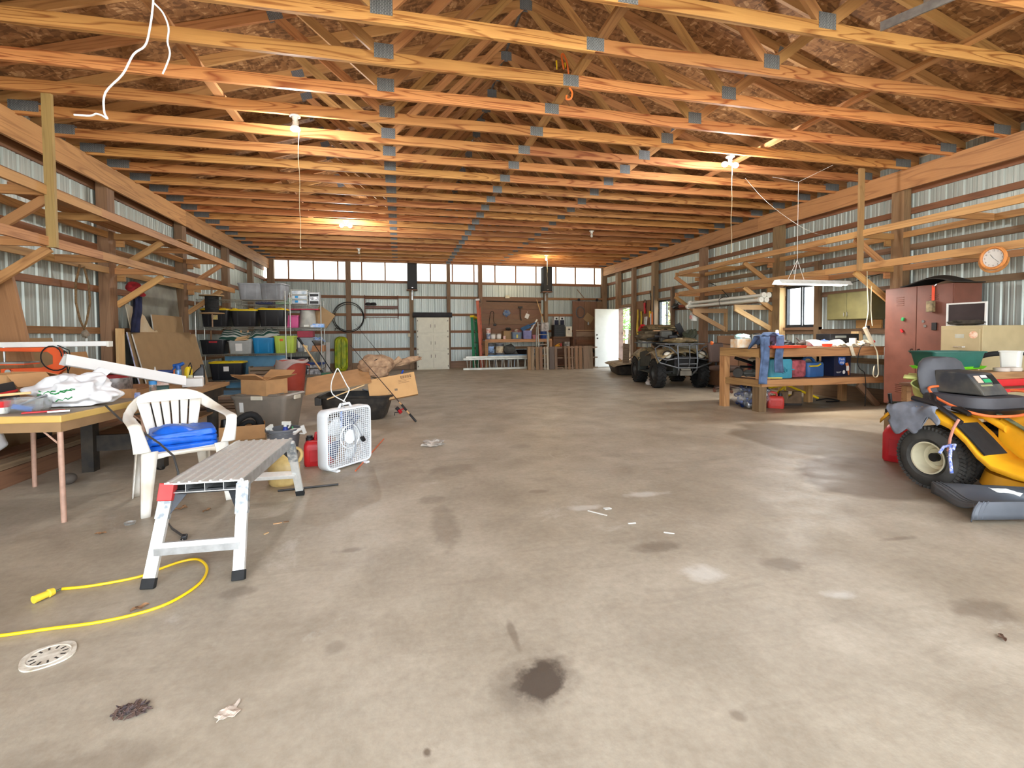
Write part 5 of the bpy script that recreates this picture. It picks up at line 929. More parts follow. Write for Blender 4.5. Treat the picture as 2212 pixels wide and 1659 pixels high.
def speaker(label, x, z0, ledge): 
    t = T('wall_loudspeaker', label, 'speaker', (x, 16.78, z0)); obj('cabinet_box', MB().bx(-.16,.16,-.17,.15,0,.87), mat('black speaker carpet', (30,30,32), .8), t, bevel=.006); obj('front_grille', MB().bx(-.15,.15,-.178,-.17,.03,.84), mat('black speaker grille', (40,40,42), .6, var=.2, scale=160), t); obj('badge', MB().bx(-.025,.025,-.181,-.178,.05,.07), CHROME, t)
    s = T('speaker_shelf', ledge, 'shelf', (x, 16.78, z0-.03)); obj('shelf_plate', MB().bx(-.19,.17,-.19,.16,0,.028), PLY, s); obj('bracket', MB().bx(-.02,.02,-.1,.16,-.03,0).bx(-.02,.02,.12,.2,-.30,-.03), STEEL, s)
speaker('tall black loudspeaker mounted on the back wall above the cream cabinet', .45, 2.70, 'small plywood shelf under the loudspeaker nearer the cream cabinet'); speaker('tall black loudspeaker mounted high on the back wall beside the hanging bulb string', 5.20, 2.70, 'small plywood shelf under the loudspeaker above the aluminium stepladder')
M1('outlet_box', MB().bx(-.04,.04,-.03,.03,-.06,.06), mat('ivory plastic', (214,206,176), .5), 'small ivory outlet box on the back wall post by the cream cabinet', 'outlet', (.33, 16.94, 1.17), bevel=.004); M1('outlet_box', MB().bx(-.08,.08,-.03,.03,-.05,.05), mat('ivory plastic', (214,206,176), .5), 'ivory outlet box above the brown plywood panels', 'outlet', (3.80, 17.02, 2.52), bevel=.004)
pn = T('plywood_lining', 'brown plywood lining boards on the back wall behind the tool bench', 'wall panel', (3.98, 17.045, 0)); 
for i in range(8): beam('plank', (-1.09, 0, 1.10+.178*i), (1.09, 0, 1.10+.178*i), .012, .174, PLY, pn)
sd = T('sliding_panel', 'brown vertical plywood sliding door on a track beside the open door', 'sliding door', (6.83, 16.90, 0))
for i in range(5): beam('plank', (-.48+.24*i, 0, .05), (-.48+.24*i, 0, 2.38), .02, .236, PLY, sd, up=(1,0,0))
obj('track', MB().bx(-.72,.62,-.02,.02,2.44,2.49), GIRT, sd)
for x_ in (-.36, .36): obj('roller', MB().cyl((x_,-.05,2.43),(x_,-.02,2.43),.05), BLACKP, sd, smooth=True)
for i, z in enumerate((.55, .85, 1.12)): M1('stacked_plank', MB().bx(-.5,.5,-.02,.02,-.09,.09), OLDW if i != 1 else GIRT, '%s plank leaning across the brown sliding door' % ('lowest','middle','topmost')[i], 'plank', (6.86, 16.868, z+.02*i), group='planks across the sliding door')
M1('pale_strip', MB().bx(-.5,.5,-.012,.012,-.015,.015), PALE, 'thin pale strip along the top of the leaning planks', 'strip', (6.86, 16.877, 1.30))
M1('black_cover', MB().grid(lambda u, v: (-.58+1.16*u, -.20*v-.02*math.sin(u*9), .05+(.62*math.sin(PI*min(1,u*.75+.1))+.05*math.sin(u*14))*(1-v*.3)), 24, 8), mat('black tarp cover', (42,40,42), .7, var=.3, scale=6), 'black tarpaulin draped over the planks behind the pallets', 'tarp', (6.80, 16.83, 0), solid=.02, smooth=True)
hb = T('hose_coil', 'grey coiled hose hanging on the brown sliding door', 'hose', (6.53, 16.875, 1.97)); 
for i in range(3): obj('loop', MB().tube([((.17-.01*i)*math.cos(a), -.012*i, (.21-.008*i)*math.sin(a)) for a in [2*PI*k/36 for k in range(36)]], .010, 6, True), mat('grey hose', (92,92,92), .6), hb, smooth=True)
M1('cardboard_patch', MB().box((0,0,0),(.34,.008,.30),(0,.6,0)), CARD2, 'brown square of cardboard hung at an angle on the sliding door', 'cardboard', (6.86, 16.88, 1.75)); M1('lantern', MB().cyl((0,0,-.05),(0,0,.05),.03).tube([(-.03,0,.05),(0,0,.10),(.03,0,.05)], .004), STEEL, 'small metal lantern hook hanging below the cardboard square', 'lantern', (6.84, 16.86, 1.55)); rod('loose_stick', 'thin stick poking up on the back wall above the sliding door', 'stick', (6.72, 17.0, 2.52), (6.45, 17.0, 2.82), .012, GIRT)
# tools on the planks
WT = mat('tool black', (38,36,34), .5); yw = 16.99
t_ = T('power_lead', 'black cord loop with a plug hanging on the brown planks', 'cord', (3.22, yw, 1.95)); obj('cord_loop', MB().tube(smooth_path([(-.10,0,-.48),(-.06,0,-.1),(-.02,0,.03),(.05,0,.04),(.08,0,-.06),(.06,0,-.25),(.10,0,-.38)], 5), .009, 6), RUBBER, t_, smooth=True); obj('plug', MB().box((.11,0,-.43),(.10,.03,.08)), BLACKP, t_, bevel=.01)
t_ = T('face_mask', 'blue and grey cap hanging on the brown planks', 'cap', (3.76, yw, 1.94)); obj('crown', blob((0,-.02,.0),(.13,.05,.10),4,.3,16,10), mat('grey blue fabric', (130,140,150), .9, var=.4, scale=12, dirt=(60,90,150)), t_, smooth=True); obj('visor', MB().prism([(-.13,0,-.02),(.10,0,-.03),(.0,0,-.14)], (0,-.02,0)), BLUEP, t_); obj('strap', MB().tube([(-.05,0,-.12),(-.04,0,-.25),(.0,0,-.27),(.05,0,-.24),(.05,0,-.12)], .005, 5), GIRT, t_)
t_ = T('claw_hammer', 'dark long handled hammer hanging on the brown planks', 'hammer', (4.27, yw, 2.13)); obj('head', MB().box((0,-.02,.02),(.16,.05,.06)), WT, t_, bevel=.008); obj('handle', MB().tube([(0,-.02,0),(-.005,-.02,-.30),(.04,-.02,-.46)], .016, 8), WT, t_)
t_ = T('paper_bag', 'white paper packet hanging on the brown planks by a string', 'packet', (4.52, yw, 1.88)); obj('packet', MB().box((0,-.01,-.05),(.14,.015,.17),(0,.4,0)), PAPER, t_); obj('string', MB().tube([(0,0,.02),(.03,0,.13)], .004, 5), STRING if 'STRING' in globals() else PAPER, t_)
rod('curtain_rod', 'thin pale rod hung level on the brown planks', 'rod', (3.29, yw, 1.53), (4.42, yw, 1.55), .010, GIRT2)
rod('dark_conduit', 'dark thin pipe along the top of the brown planks', 'pipe', (3.02, yw, 2.36), (5.05, yw, 2.34), .014, BLACKP)
# ladders
def lad(name, label, cat, loc, rot, L, w, m, n, rail=(.03,.07), cap=None, ang_m=None):
    t = T(name, label, cat, loc, 0, None, rot)
    for s in (-1, 1): obj('rail', MB().bx(s*w/2-rail[0]/2, s*w/2+rail[0]/2, -rail[1]/2, rail[1]/2, 0, L), m, t)
    for k in range(n): obj('rung', MB().tube([(-w/2,0,.15+k*(L-.25)/(n-1)),(w/2,0,.15+k*(L-.25)/(n-1))], .016, 8), ang_m or ALU, t, smooth=True)
    if cap: obj('top_cap', MB().bx(-w/2-.03,w/2+.03,-.08,.06,L-.02,L+.05), cap, t, bevel=.008)
    return t
GRN = mat('green fibreglass', (40,128,88), .5, var=.1); ORL = mat('orange fibreglass rail', (198,104,76), .5, var=.1)
lad('step_ladder', 'green fibreglass stepladder with a yellow top leaning on the back wall', 'ladder', (2.56, 16.46, 0), (R_(-5), R_(8), R_(62)), 1.78, .40, GRN, 5, (.03,.09), YELP)
lad('extension_ladder', 'tall orange fibreglass ladder leaning in the corner by the brown planks', 'ladder', (2.80, 16.55, 0), (R_(-4), R_(5), R_(72)), 2.36, .36, ORL, 7, (.035,.09), ALU)
sl_ = lad('step_ladder', 'aluminium stepladder standing open in front of the tool bench', 'ladder', (4.80, 15.80, 0), (R_(-6), 0, 0), 1.60, .34, mat('pale aluminium', (196,198,188), .4, .5), 5, (.025,.05)); 
for s in (-1, 1): obj('rear_rail', MB().bar((s*.19,.10,1.45),(s*.21,.28,.02),.025,.03), mat('pale aluminium', (196,198,188), .4, .5), sl_)
def flatlad(label, x0, x1, y, h, m, n, slant):
    t = T('extension_ladder', label, 'ladder', ((x0+x1)/2, y, 0), 0, 'ladders lying on edge by the bench'); hx = (x1-x0)/2
    for z in (.03, h): obj('rail', MB().bx(-hx,hx,-.03,.03,z-.028,z+.028), m, t)
    for k in range(n): x_ = -hx+.15+k*(2*hx-.3)/(n-1); obj('rung', MB().tube([(x_,0,.03),(x_+slant,0,h)], .015, 8), m, t, smooth=True)
    return t
flatlad('long aluminium ladder lying on its edge in front of the tool bench', 2.05, 4.35, 15.95, .36, mat('pale aluminium', (196,198,188), .4, .5), 9, -.03); flatlad('second aluminium ladder lying on edge behind the first by the bench', 2.15, 4.6, 16.06, .42, mat('pale aluminium', (196,198,188), .4, .5), 9, .02)
M1('blue_rail', MB().bx(-.85,.85,-.02,.02,0,.04), mat('blue painted rail', (96,130,160), .5), 'blue painted rail lying on top of the ladders on edge', 'rail', (3.75, 16.06, .449))
# pallets
def pallet(label, x0, w, h, y, cols, tilt):
    t = T('pallet', label, 'pallet', (x0+w/2, y, 0), R_(3) if x0 > 5 else 0, 'wooden pallets standing on edge', (R_(-4), 0, R_(2) if x0 > 5 else 0)); x_ = -w/2
    for z in (.045, h/2, h-.045): obj('stringer', MB().bx(-w/2, w/2, .0, .09, z-.019, z+.019) if True else None, OLDW, t)
    for wd, gap, m in cols: beam('slat', (x_+wd/2,-.009,0), (x_+wd/2,-.009,h), wd, .018, m, t, up=(0,1,0)); obj('slat', MB().bx(x_, x_+wd*.9, .09, .106, 0, h), OLDW, t) if wd > .09 else None; x_ += wd + gap
    return t
DG = wood('dark grey pallet wood', (110,98,88),(72,62,54), amount=.4); WH = wood('bleached pallet wood', (190,180,160),(140,126,108), amount=.4); BRN = wood('brown pallet wood', (156,122,88),(104,76,50), amount=.45)
pallet('weathered wooden pallet standing on edge in front of the stepladder', 4.09, 1.20, .76, 15.28, [(.105,.012,BRN),(.10,.055,OLDW),(.095,.035,BRN),(.10,.05,BRN),(.055,.035,WH),(.07,.03,WH),(.17,.012,DG),(.09,.0,OLDW)], 0)
pallet('brown wooden pallet standing on edge nearest the open door', 5.33, 1.20, .77, 15.22, [(.075,.05,OLDW),(.08,.04,BRN),(.06,.075,OLDW),(.095,.04,BRN),(.11,.05,BRN),(.21,.0,OLDW),(.13,.03,OLDW)], 0)
# tool bench at the back wall
tbn = T('tool_bench', 'brown timber tool bench with a low shelf along the back wall', 'workbench', (4.02, 16.42, 0)); 
beam('front_rail', (-1.18,-.22,.955), (1.18,-.22,.955), .04, .11, BENCHW, tbn); beam('front_rail', (-1.18,-.22,.43), (1.18,-.22,.43), .04, .10, BENCHW, tbn); obj('bench_top', MB().bx(-1.18,1.18,-.20,.40,.99,1.01), PLY, tbn); obj('low_shelf', MB().bx(-1.18,1.18,-.20,.40,.46,.48), PLY, tbn)
for x_ in (-1.14, 1.14):
    for y in (-.24, .36): obj('leg', MB().bx(x_-.05,x_+.05,y-.02,y+.02,0,.95), BENCHW, tbn)
TB = 1.011
def can(name, label, x, r, h, m, z=TB, y=16.36, lid=None, band=None):
    t = T(name, label, 'bucket' if r > .1 else 'jar', (x, y, z)); obj('body', MB().lathe([(r*.9,0),(r*.92,.01),(r,h*.92),(r*1.06,h*.93),(r*1.06,h)], 22), m, t, smooth=True)
    if lid: obj('lid', MB().lathe([(r*1.08,h-.02),(r*1.08,h+.012),(r*.3,h+.014)], 22), lid, t, smooth=True)
    if band: obj('label_band', MB().lathe([(r*.945,h*.15),(r*1.005,h*.75)], 22), band, t, smooth=True)
    return t
can('paint_can', 'blue labelled can at the end of the tool bench below the white pail', 2.98, .075, .19, mat('steel blue label', (70,90,130), .4, var=.4, scale=12, dirt=(200,204,210))); can('plastic_pail', 'small white pail stacked on the blue labelled can', 2.98, .08, .19, WHITEP, TB+.192, lid=None, band=mat('pale red print', (220,200,190), .5, var=.5, scale=20, dirt=(190,70,60)))
for i, x_ in enumerate((3.14, 3.34)): can('clear_jar', '%s square clear jar with a printed label on the tool bench' % ('first', 'second')[i], x_, .085, .19, mat('cloudy jar', (190,186,172), .3, var=.2), y=16.33, band=PAPER)
can('plastic_cup', 'red and white cup on the tool bench beside the brown carton', 3.53, .05, .11, mat('red white cup', (226,214,206), .5, var=.4, scale=18, dirt=(210,70,60)), y=16.30)
M1('brown_carton', MB().box((0,0,.14),(.28,.24,.28)), CARD2, 'plain brown carton on the tool bench', 'cardboard box', (3.66, 16.55, TB), .1, bevel=.004); M1('black_gadget', blob((0,0,.05),(.09,.06,.05),3,.4,14,8), BLACKP, 'black gadget on top of the brown carton', 'gadget', (3.72, 16.55, 1.31))
tote('grey blue tote marked with yellow paint holding rags on the tool bench', (3.97, 16.40, TB), 0, .38, .34, .23, mat('grey blue plastic', (112,130,150), .5), None, ribs=False, sticker=(mat('yellow paint mark', (210,200,110), .6), 0, .09, .06, .12)); M1('rag_heap', blob((0,0,.05),(.14,.12,.08),6,.45,20,12), mat('mixed rags', (120,70,76), .9, var=.5, scale=8, dirt=(170,170,150)), 'heap of coloured rags in the grey blue tote', 'rag', (3.97, 16.40, 1.20), smooth=True)
tote('lilac tote with a blue dustpan on the tool bench', (4.35, 16.40, TB), 0, .35, .32, .29, mat('lilac plastic', (134,134,180), .5), None, ribs=False); M1('dustpan', MB().box((0,0,0),(.34,.20,.03)).box((.26,0,.02),(.28,.05,.03)), mat('dusty blue plastic', (44,92,140), .5), 'dusty blue dustpan tilted in the lilac tote', 'dustpan', (4.30, 16.34, 1.40), rot=(.5, R_(-24), 0), bevel=.006); M1('folded_blind', MB().box((0,0,0),(.52,.03,.05)), WHITEP, 'white strip leaning up out of the lilac tote', 'strip', (4.60, 16.42, 1.47), rot=(0, R_(-58), 0))
M1('pink_basin', MB().lathe([(.0,0),(.10,0),(.13,.14),(.14,.145),(.12,.14),(.09,.015),(.0,.012)], 24), mat('pink basin', (206,140,146), .5), 'pink basin beside the lilac tote on the tool bench', 'basin', (4.66, 16.36, TB), smooth=True); can('blue_cooler', 'round blue water jug behind the aluminium stepladder', 4.98, .13, .38, mat('royal blue plastic', (36,76,150), .4), y=16.42, lid=WHITEP)
M1('clear_bag_bin', tub_mesh(.30,.26,.30,.85,.04), mat('dirty clear plastic', (186,178,172), .4, var=.3, scale=8, alpha=.85), 'dirty clear bin with a blue mark on the aluminium stepladder top', 'bin', (4.86, 15.96, 1.27), smooth=True); rod('broom_handle', 'long pale broom handle leaning against the stepladder', 'pole', (5.10, 16.15, .99), (4.86, 16.9, 2.42), .014, PALE)
can('paint_bucket', 'grey bucket with a blue white label under the tool bench', 3.05, .145, .38, BKT, .481, 16.42, None, mat('blue white label print', (150,180,220), .5, var=.5, scale=9, dirt=(60,80,120))); can('paint_bucket', 'grey lidded bucket with a brown label under the tool bench', 3.38, .145, .38, BKT, .481, 16.42, mat('pale grey lid', (160,164,170), .5), mat('brown cream label print', (200,190,160), .5, var=.5, scale=9, dirt=(120,70,50)))
M1('grey_bag', blob((0,0,.16),(.22,.16,.17),5,.15,22,14,-.16), mat('grey cloth bag', (86,86,82), .9), 'dark grey lumpy bag under the tool bench beside the buckets', 'bag', (3.72, 16.40, .482), smooth=True); M1('black_basket', MB().lathe([(.15,0),(.24,.14),(.25,.15),(.22,.15),(.14,.02)], 22), BLACKP, 'shallow black basket with a wire bail under the tool bench', 'basket', (4.20, 16.40, .482), smooth=True)
for i in range(4): rod('pvc_pipe', 'pale pipe standing behind the ladders under the tool bench, %s' % ('nearest the buckets','second one','third one','nearest the pallet')[i], 'pipe', (3.2+.22*i, 16.24, .005), (3.22+.22*i, 16.26, .36), .02, mat('pale pipe', (170,180,190), .5))
# speaker stack at the back
shl = T('low_bookcase', 'low brown bookcase with two shelves behind the pallets', 'bookcase', (5.72, 16.60, 0)); 
for x_ in (-.37, .37): obj('side_panel', MB().bx(x_-.012,x_+.012,-.2,.2,0,1.08), PLY, shl)
for z in (.05,.40,.72,1.065): obj('shelf', MB().bx(-.358,.358,-.2,.2,z-.012,z+.012), PLY, shl)
obj('back_panel', MB().bx(-.358,.358,.185,.2,.06,1.05), PLY, shl)
bc = T('drawer_chest', 'black metal parts drawer chest on the low bookcase', 'drawers', (5.58, 16.60, 1.08)); obj('chest', MB().bx(-.21,.19,-.16,.16,0,.42), BLACKP, bc, bevel=.004)
for r_ in range(6): obj('drawer', MB().bx(-.17,.17,-.172,-.161,.02+.065*r_,.075+.065*r_), mat('dark drawer', (52,54,54), .4), bc); obj('knob', MB().ball((0,-.178,.048+.065*r_),.008,8,6), CHROME, bc)
for i, x_ in enumerate((5.48, 5.69)):
    t = T('bookshelf_speaker', 'small black and white speaker on the drawer chest, %s one' % ('first', 'second')[i], 'speaker', (x_, 16.60, 1.502), 0, 'small speakers on the drawer chest'); obj('case', MB().bx(-.085,.085,-.1,.1,0,.28), mat('silver speaker case', (206,208,206), .4), t); obj('grille', MB().bx(-.075,.075,-.108,-.1,.0,.17), mat('dark blue cloth', (34,38,56), .9), t); obj('tweeter', MB().cyl((0,-.1,.22),(0,-.11,.22),.035), BLACKP, t, smooth=True)
M1('black_panel', MB().bx(-.04,.04,-.16,.16,0,.42), BLACKP, 'narrow black speaker standing beside the drawer chest', 'speaker', (5.39-.09, 16.62, 1.08)) if False else None
wsp = T('white_speaker', 'cream box speaker with one round port on the low bookcase', 'speaker', (5.94, 16.58, 1.08)); obj('case', MB().bx(-.11,.11,-.12,.12,0,.36), mat('cream laminate', (226,218,196), .5), wsp, bevel=.004); obj('port', MB().cyl((0,-.12,.26),(0,-.126,.26),.03), BLACKP, wsp, smooth=True)
M1('yellow_stapler', MB().box((0,0,.02),(.18,.05,.04)).box((.02,0,.07),(.14,.04,.03),(0,-.4,0)), mat('orange yellow tool', (226,160,30), .5), 'orange yellow tool lying in the low bookcase', 'tool', (5.50, 16.46, .733)); can('drink_can', 'red and white can in the low bookcase', 5.63, .035, .11, mat('red white can', (206,70,70), .4, var=.3, scale=20), .733, 16.46); M1('printed_carton', MB().box((0,0,.08),(.20,.16,.16)), mat('grey printed carton', (150,144,136), .6, var=.4, scale=14, dirt=(70,66,62)), 'grey printed carton in the low bookcase', 'cardboard box', (5.86, 16.52, .733))

# ================================================================ right wall: door, windows, outside
FRAME = mat('dark aluminium window frame', (62,66,72), .4, .4); JAMB = mat('brown door jamb', (120,96,84), .6)
def window(name, y0, y1, z0, z1):
    t = bpy.data.objects.new(name, None); C.objects.link(t); t['kind'] = 'structure'; t.location = (XR, (y0+y1)/2, (z0+z1)/2); hy = (y1-y0)/2; hz_ = (z1-z0)/2
    obj('frame', MB().bx(-.03,.05,-hy,hy,-hz_,-hz_+.035).bx(-.03,.05,-hy,hy,hz_-.035,hz_).bx(-.03,.05,-hy,-hy+.03,-hz_+.035,hz_-.035).bx(-.03,.05,hy-.03,hy,-hz_+.035,hz_-.035), FRAME, t)
    for s in (-1, 1):
        y_ = s*hy/2; w_ = hy-.03; x_ = .0 if s > 0 else .022
        f = obj('sash', MB().bx(x_-.01,x_+.01,y_-w_/2-.012,y_-w_/2+.012,-hz_+.03,hz_-.03).bx(x_-.01,x_+.01,y_+w_/2-.012,y_+w_/2+.012,-hz_+.03,hz_-.03).bx(x_-.01,x_+.01,y_-w_/2,y_+w_/2,-hz_+.03,-hz_+.05).bx(x_-.01,x_+.01,y_-w_/2,y_+w_/2,hz_-.05,hz_-.03), FRAME, t)
        obj('pane', MB().bx(x_-.002,x_+.002,y_-w_/2,y_+w_/2,-hz_+.04,hz_-.04), GLZ, f)
    return t
GLZ = bpy.data.materials.new('window glass'); GLZ.use_nodes = True; nt = GLZ.node_tree; tb_ = nt.nodes.new('ShaderNodeBsdfTransparent'); gl = nt.nodes.new('ShaderNodeBsdfGlossy'); gl.inputs['Roughness'].default_value = .02; mx = nt.nodes.new('ShaderNodeMixShader'); mx.inputs[0].default_value = .05; nt.links.new(tb_.outputs[0], mx.inputs[1]); nt.links.new(gl.outputs[0], mx.inputs[2]); nt.links.new(mx.outputs[0], nt.nodes['Material Output'].inputs[0]); tb_.inputs[0].default_value = (.95,.97,.97,1)
window('window_1', WIN1[0], WIN1[1], WIN1[2], WIN1[3]); window('window_2', WIN2[0], WIN2[1], WIN2[2], WIN2[3])
for (y0, y1, z0, z1), m in ((WIN1, GIRT), (WIN2, PALE)):
    beam('window_sill', (XR-.05, y0-.1, z0-.03), (XR-.05, y1+.1, z0-.03), .08, .05, GIRT2, WR); beam('window_header', (XR-.05, y0-.05, z1+.03), (XR-.05, y1+.05, z1+.03), .08, .06, GIRT2, WR)
    beam('window_stud', (XR-.06, y0-.05, z0-.4), (XR-.06, y0-.05, 2.5), .10, .09, GIRT2, WR, up=(1,0,0))
beam('window_stud', (XR-.10, WIN2[1]+.07, .95), (XR-.10, WIN2[1]+.07, 2.08), .12, .14, PALE, WR, up=(1,0,0))
beam('window_stud', (XR-.06, 6.72, .9), (XR-.06, 6.72, 1.19), .14, .09, PALE, WR, up=(1,0,0))
dj = S('door_1', MB().bx(XR-.15,XR+.02,DOOR[0]-.03,DOOR[0],0,2.06).bx(XR-.15,XR+.02,DOOR[1],DOOR[1]+.03,0,2.06).bx(XR-.15,XR+.02,DOOR[0]-.03,DOOR[1]+.03,2.06,2.09), JAMB)
ds = S('door_slab', MB().bx(-.90,0,-.02,.02,0,2.02), mat('white steel door', (224,228,222), .35, var=.03), dj, bevel=.003); ds.location = (XR-.16, DOOR[1]+.005, .015); ds.rotation_euler = (0,0,R_(2))
obj('door_knob', MB().cyl((-.83,-.02,1.0),(-.83,-.06,1.0),.012).ball((-.83,-.075,1.0),.028,12,8), mat('dark knob', (70,68,64), .3, .7), ds, smooth=True)
obj('door_knob', MB().cyl((-.83,-.02,1.12),(-.83,-.035,1.12),.024), mat('dark knob', (70,68,64), .3, .7), ds, smooth=True)
beam('door_header', (XR-.08, DOOR[0]-.06, 2.13), (XR-.08, DOOR[1]+.06, 2.13), .12, .08, GIRT2, WR)
LEAF = mat('leaf green', (104,146,66), .7, var=.35, scale=3, dirt=(70,112,50)); BARK = mat('bark', (92,76,60), .9, var=.3)
def tree(label, x, y, h, r, n, seed, m=LEAF):
    random.seed(seed); t = T('tree', label, 'tree', (x, y, -.13), 0, 'trees outside the right wall')
    obj('trunk', MB().tube([(0,0,0),(.1,.05,h*.4),(0,0,h*.9)], [.14,.10,.04], 8), BARK, t, smooth=True); b = MB()
    for k in range(26):
        z = h*(.18+.8*k/26); a = k*2.4; L = r*(1-.65*(k/26)); e = Vector((L*math.cos(a), L*math.sin(a), z-.25*L)); b.tube([(0,0,z),e], [.03,.01], 4)
        for q in range(n):
            f = random.uniform(.25,1.05); c = Vector((0,0,z)).lerp(e, f) + Vector((random.gauss(0,.14),random.gauss(0,.14),random.gauss(-.12,.14))); s_ = random.uniform(.05,.11); u = Vector((random.gauss(0,1),random.gauss(0,1),random.gauss(0,.6))).normalized(); v = u.orthogonal().normalized()
            b.add([c-u*s_, c+v*s_*.4, c+u*s_, c-v*s_*.4], [(0,1,2,3)])
    tag(obj('foliage', b, m, t), kind='stuff'); return t
PLEAF = mat('pale leaf', (150,176,110), .7, var=.3)
tree('drooping leafy tree just outside the open door', 9.9, 19.6, 5.2, 1.9, 60, 3); tree('leafy tree farther out beyond the open door', 12.2, 25.0, 6.5, 2.6, 50, 5, PLEAF); tree('leafy tree outside the far window', 12.4, 20.6, 6.0, 2.4, 50, 9, PLEAF); tree('tall leafy tree off to the side of the far window', 14.6, 20.0, 6.0, 2.2, 40, 11)
random.seed(21)

# ---------------------------------------------------------------- things hung by the door post
lp = T('wall_ply_panel', 'brown plywood tool panel between the door post and the far window', 'wall panel', (7.60, 14.0, 1.62)); obj('panel', MB().bx(-.01,.01,-.52,.58,-.62,.60), PLY, lp)
STRAP = mat('yellow webbing', (206,180,60), .8, var=.15)
for i, (y, l_, z) in enumerate(((14.42,.95,1.95),(14.18,.85,1.88))):
    M1('ratchet_strap', MB().grid(lambda u, v: (.02*math.sin(u*7), -.05+.10*v+.03*math.sin(u*4+i), -l_*u), 14, 2).grid(lambda u, v: (-.03, -.09+.06*v+.02*math.sin(u*5), -l_*.8*u), 10, 2), STRAP, 'yellow webbing strap hanging by the open door, %s one' % ('nearest the opening', 'nearer the red clamp')[i], 'strap', (7.565, y, z), solid=.004, group='yellow straps by the door')
gg = T('caulking_gun', 'red caulking gun hanging on the brown tool panel', 'tool', (7.55, 13.92, 2.02)); obj('barrel', MB().tube([(0,0,-.22),(0,.03,.12)], .035, 10), REDP, gg, smooth=True); obj('frame_loop', MB().tube([(0,-.05,-.05),(0,-.10,.16),(0,.0,.22),(0,.10,.14),(0,.06,-.10)], .010, 6), BLACKP, gg)
bsw = T('bow_saw', 'long black handled saw with a yellow grip on the brown tool panel', 'saw', (7.55, 13.58, 2.05)); obj('blade', MB().tube([(0,0,-.2),(0,-.05,.1),(0,.03,.42)], .018, 6), BLACKP, bsw); obj('grip', MB().box((0,.02,-.28),(.04,.09,.20)), YELP, bsw, bevel=.01)
ml = lad('small_stepladder', 'small grey white stepladder leaning under the brown tool panel', 'ladder', (7.46, 13.82, .85), (R_(4), 0, R_(70)), .85, .30, mat('chalky white rail', (206,206,200), .5), 4, (.03,.05))
M1('level', MB().box((0,0,.4),(.03,.05,.85)), mat('white spirit level', (220,224,230), .3), 'white long level leaning on the post beside the far window', 'level', (7.484, 13.42, .95)); M1('orange_board', MB().box((0,0,.4),(.03,.10,.85)), mat('orange board', (226,130,60), .5), 'bright orange board leaning on the post beside the far window', 'board', (7.484, 13.33, 1.0))
rod('bungee_cable', 'dark cable hanging down the post beside the far window', 'cable', (7.488, 13.27, 2.6), (7.488, 13.27, 1.3), .016, BLACKP)
rl2 = T('red_winch_bar', 'rusty red bar with a dark clamp on the wall past the far window', 'bar', (7.54, 12.02, 1.92)); obj('bar_body', MB().box((0,-.2,0),(.05,.55,.07)), mat('rusty red paint', (150,70,50), .6, var=.2), rl2); obj('clamp', blob((0,.12,0),(.06,.14,.07),4,.5,12,8), BLACKP, rl2); obj('clamp_loop', MB().tube([(0,.1,.05),(0,.0,.12),(0,-.1,.05)], .01, 6), BLACKP, rl2)
wp_ = T('hanging_pail', 'small white pail with red print hanging from a dark strap', 'pail', (6.82, 10.22, 1.565)); obj('pail_body', MB().lathe([(.075,-.10),(.09,.08),(.095,.085),(.095,.10),(.08,.10)], 20), WHITEP, wp_, smooth=True); obj('print', MB().bx(-.094,-.08,-.05,.05,-.05,.03), mat('red scrawl', (206,90,90), .5, var=.6, scale=40, dirt=(226,226,220)), wp_); obj('strap_handle', MB().tube([(0,-.09,.08),(0,-.05,.22),(0,.05,.22),(0,.09,.08)], .010, 6), BLACKP, wp_)

# ---------------------------------------------------------------- wooden brackets and bundle of fluorescent tubes
for i, y in enumerate((10.06, 8.62)):
    b_ = T('wall_bracket', 'triangular pine bracket on the wall under the tube bundle, %s' % ('nearer the far window', 'nearer the workbench window')[i], 'bracket', (7.30, y, 1.70), group='pine brackets under the tube bundle')
    beam('arm', (-.62,0,0), (.30,0,0), .038, .10, PALE, b_); beam('upright', (.26,0,-.50), (.26,0,-.05), .038, .10, PALE, b_); beam('brace', (-.60,.0,-.03), (.24,.0,-.44), .040, .10, PALE, b_)
bd_ = T('tube_bundle', 'bundle of long white fluorescent tubes with round end caps lying on the pine brackets', 'tube bundle', (6.76, 9.1, 1.76)); TUBEW = mat('unlit tube glass', (222,222,212), .3, var=.03)
for (dx, dz) in ((-.06,.045),(.06,.045),(0,.135),(.11,.135)):
    tu = obj('tube', MB().tube([(dx,-1.2,dz),(dx,1.2,dz)], .030, 12), TUBEW, bd_, smooth=True)
    for s in (-1, 1): obj('end_cap', MB().tube([(dx,s*1.16,dz),(dx,s*1.215,dz)], .052, 18).tube([(dx,s*1.215,dz),(dx,s*1.225,dz)], .014, 8), TUBEW, tu, smooth=True)
obj('tie_strap', MB().tube([(-.13,-.05,.12),(0,-.05,.20),(.15,-.05,.15),(.1,-.05,0),(-.1,-.05,0),(-.13,-.05,.12)], .006, 5), BLACKP, bd_)
M1('hanging_cable', MB().tube(smooth_path([(0,.55,.55),(0,.2,.40),(0,-.05,.22),(0,-.12,.12)], 4), .008, 6), RUBBER, 'black cord looping from the rack down to the tube bundle', 'cord', (6.76, 8.6, 1.62), smooth=True); bpy.data.objects['hanging_cable'].location = (6.80, 9.05, 1.75)

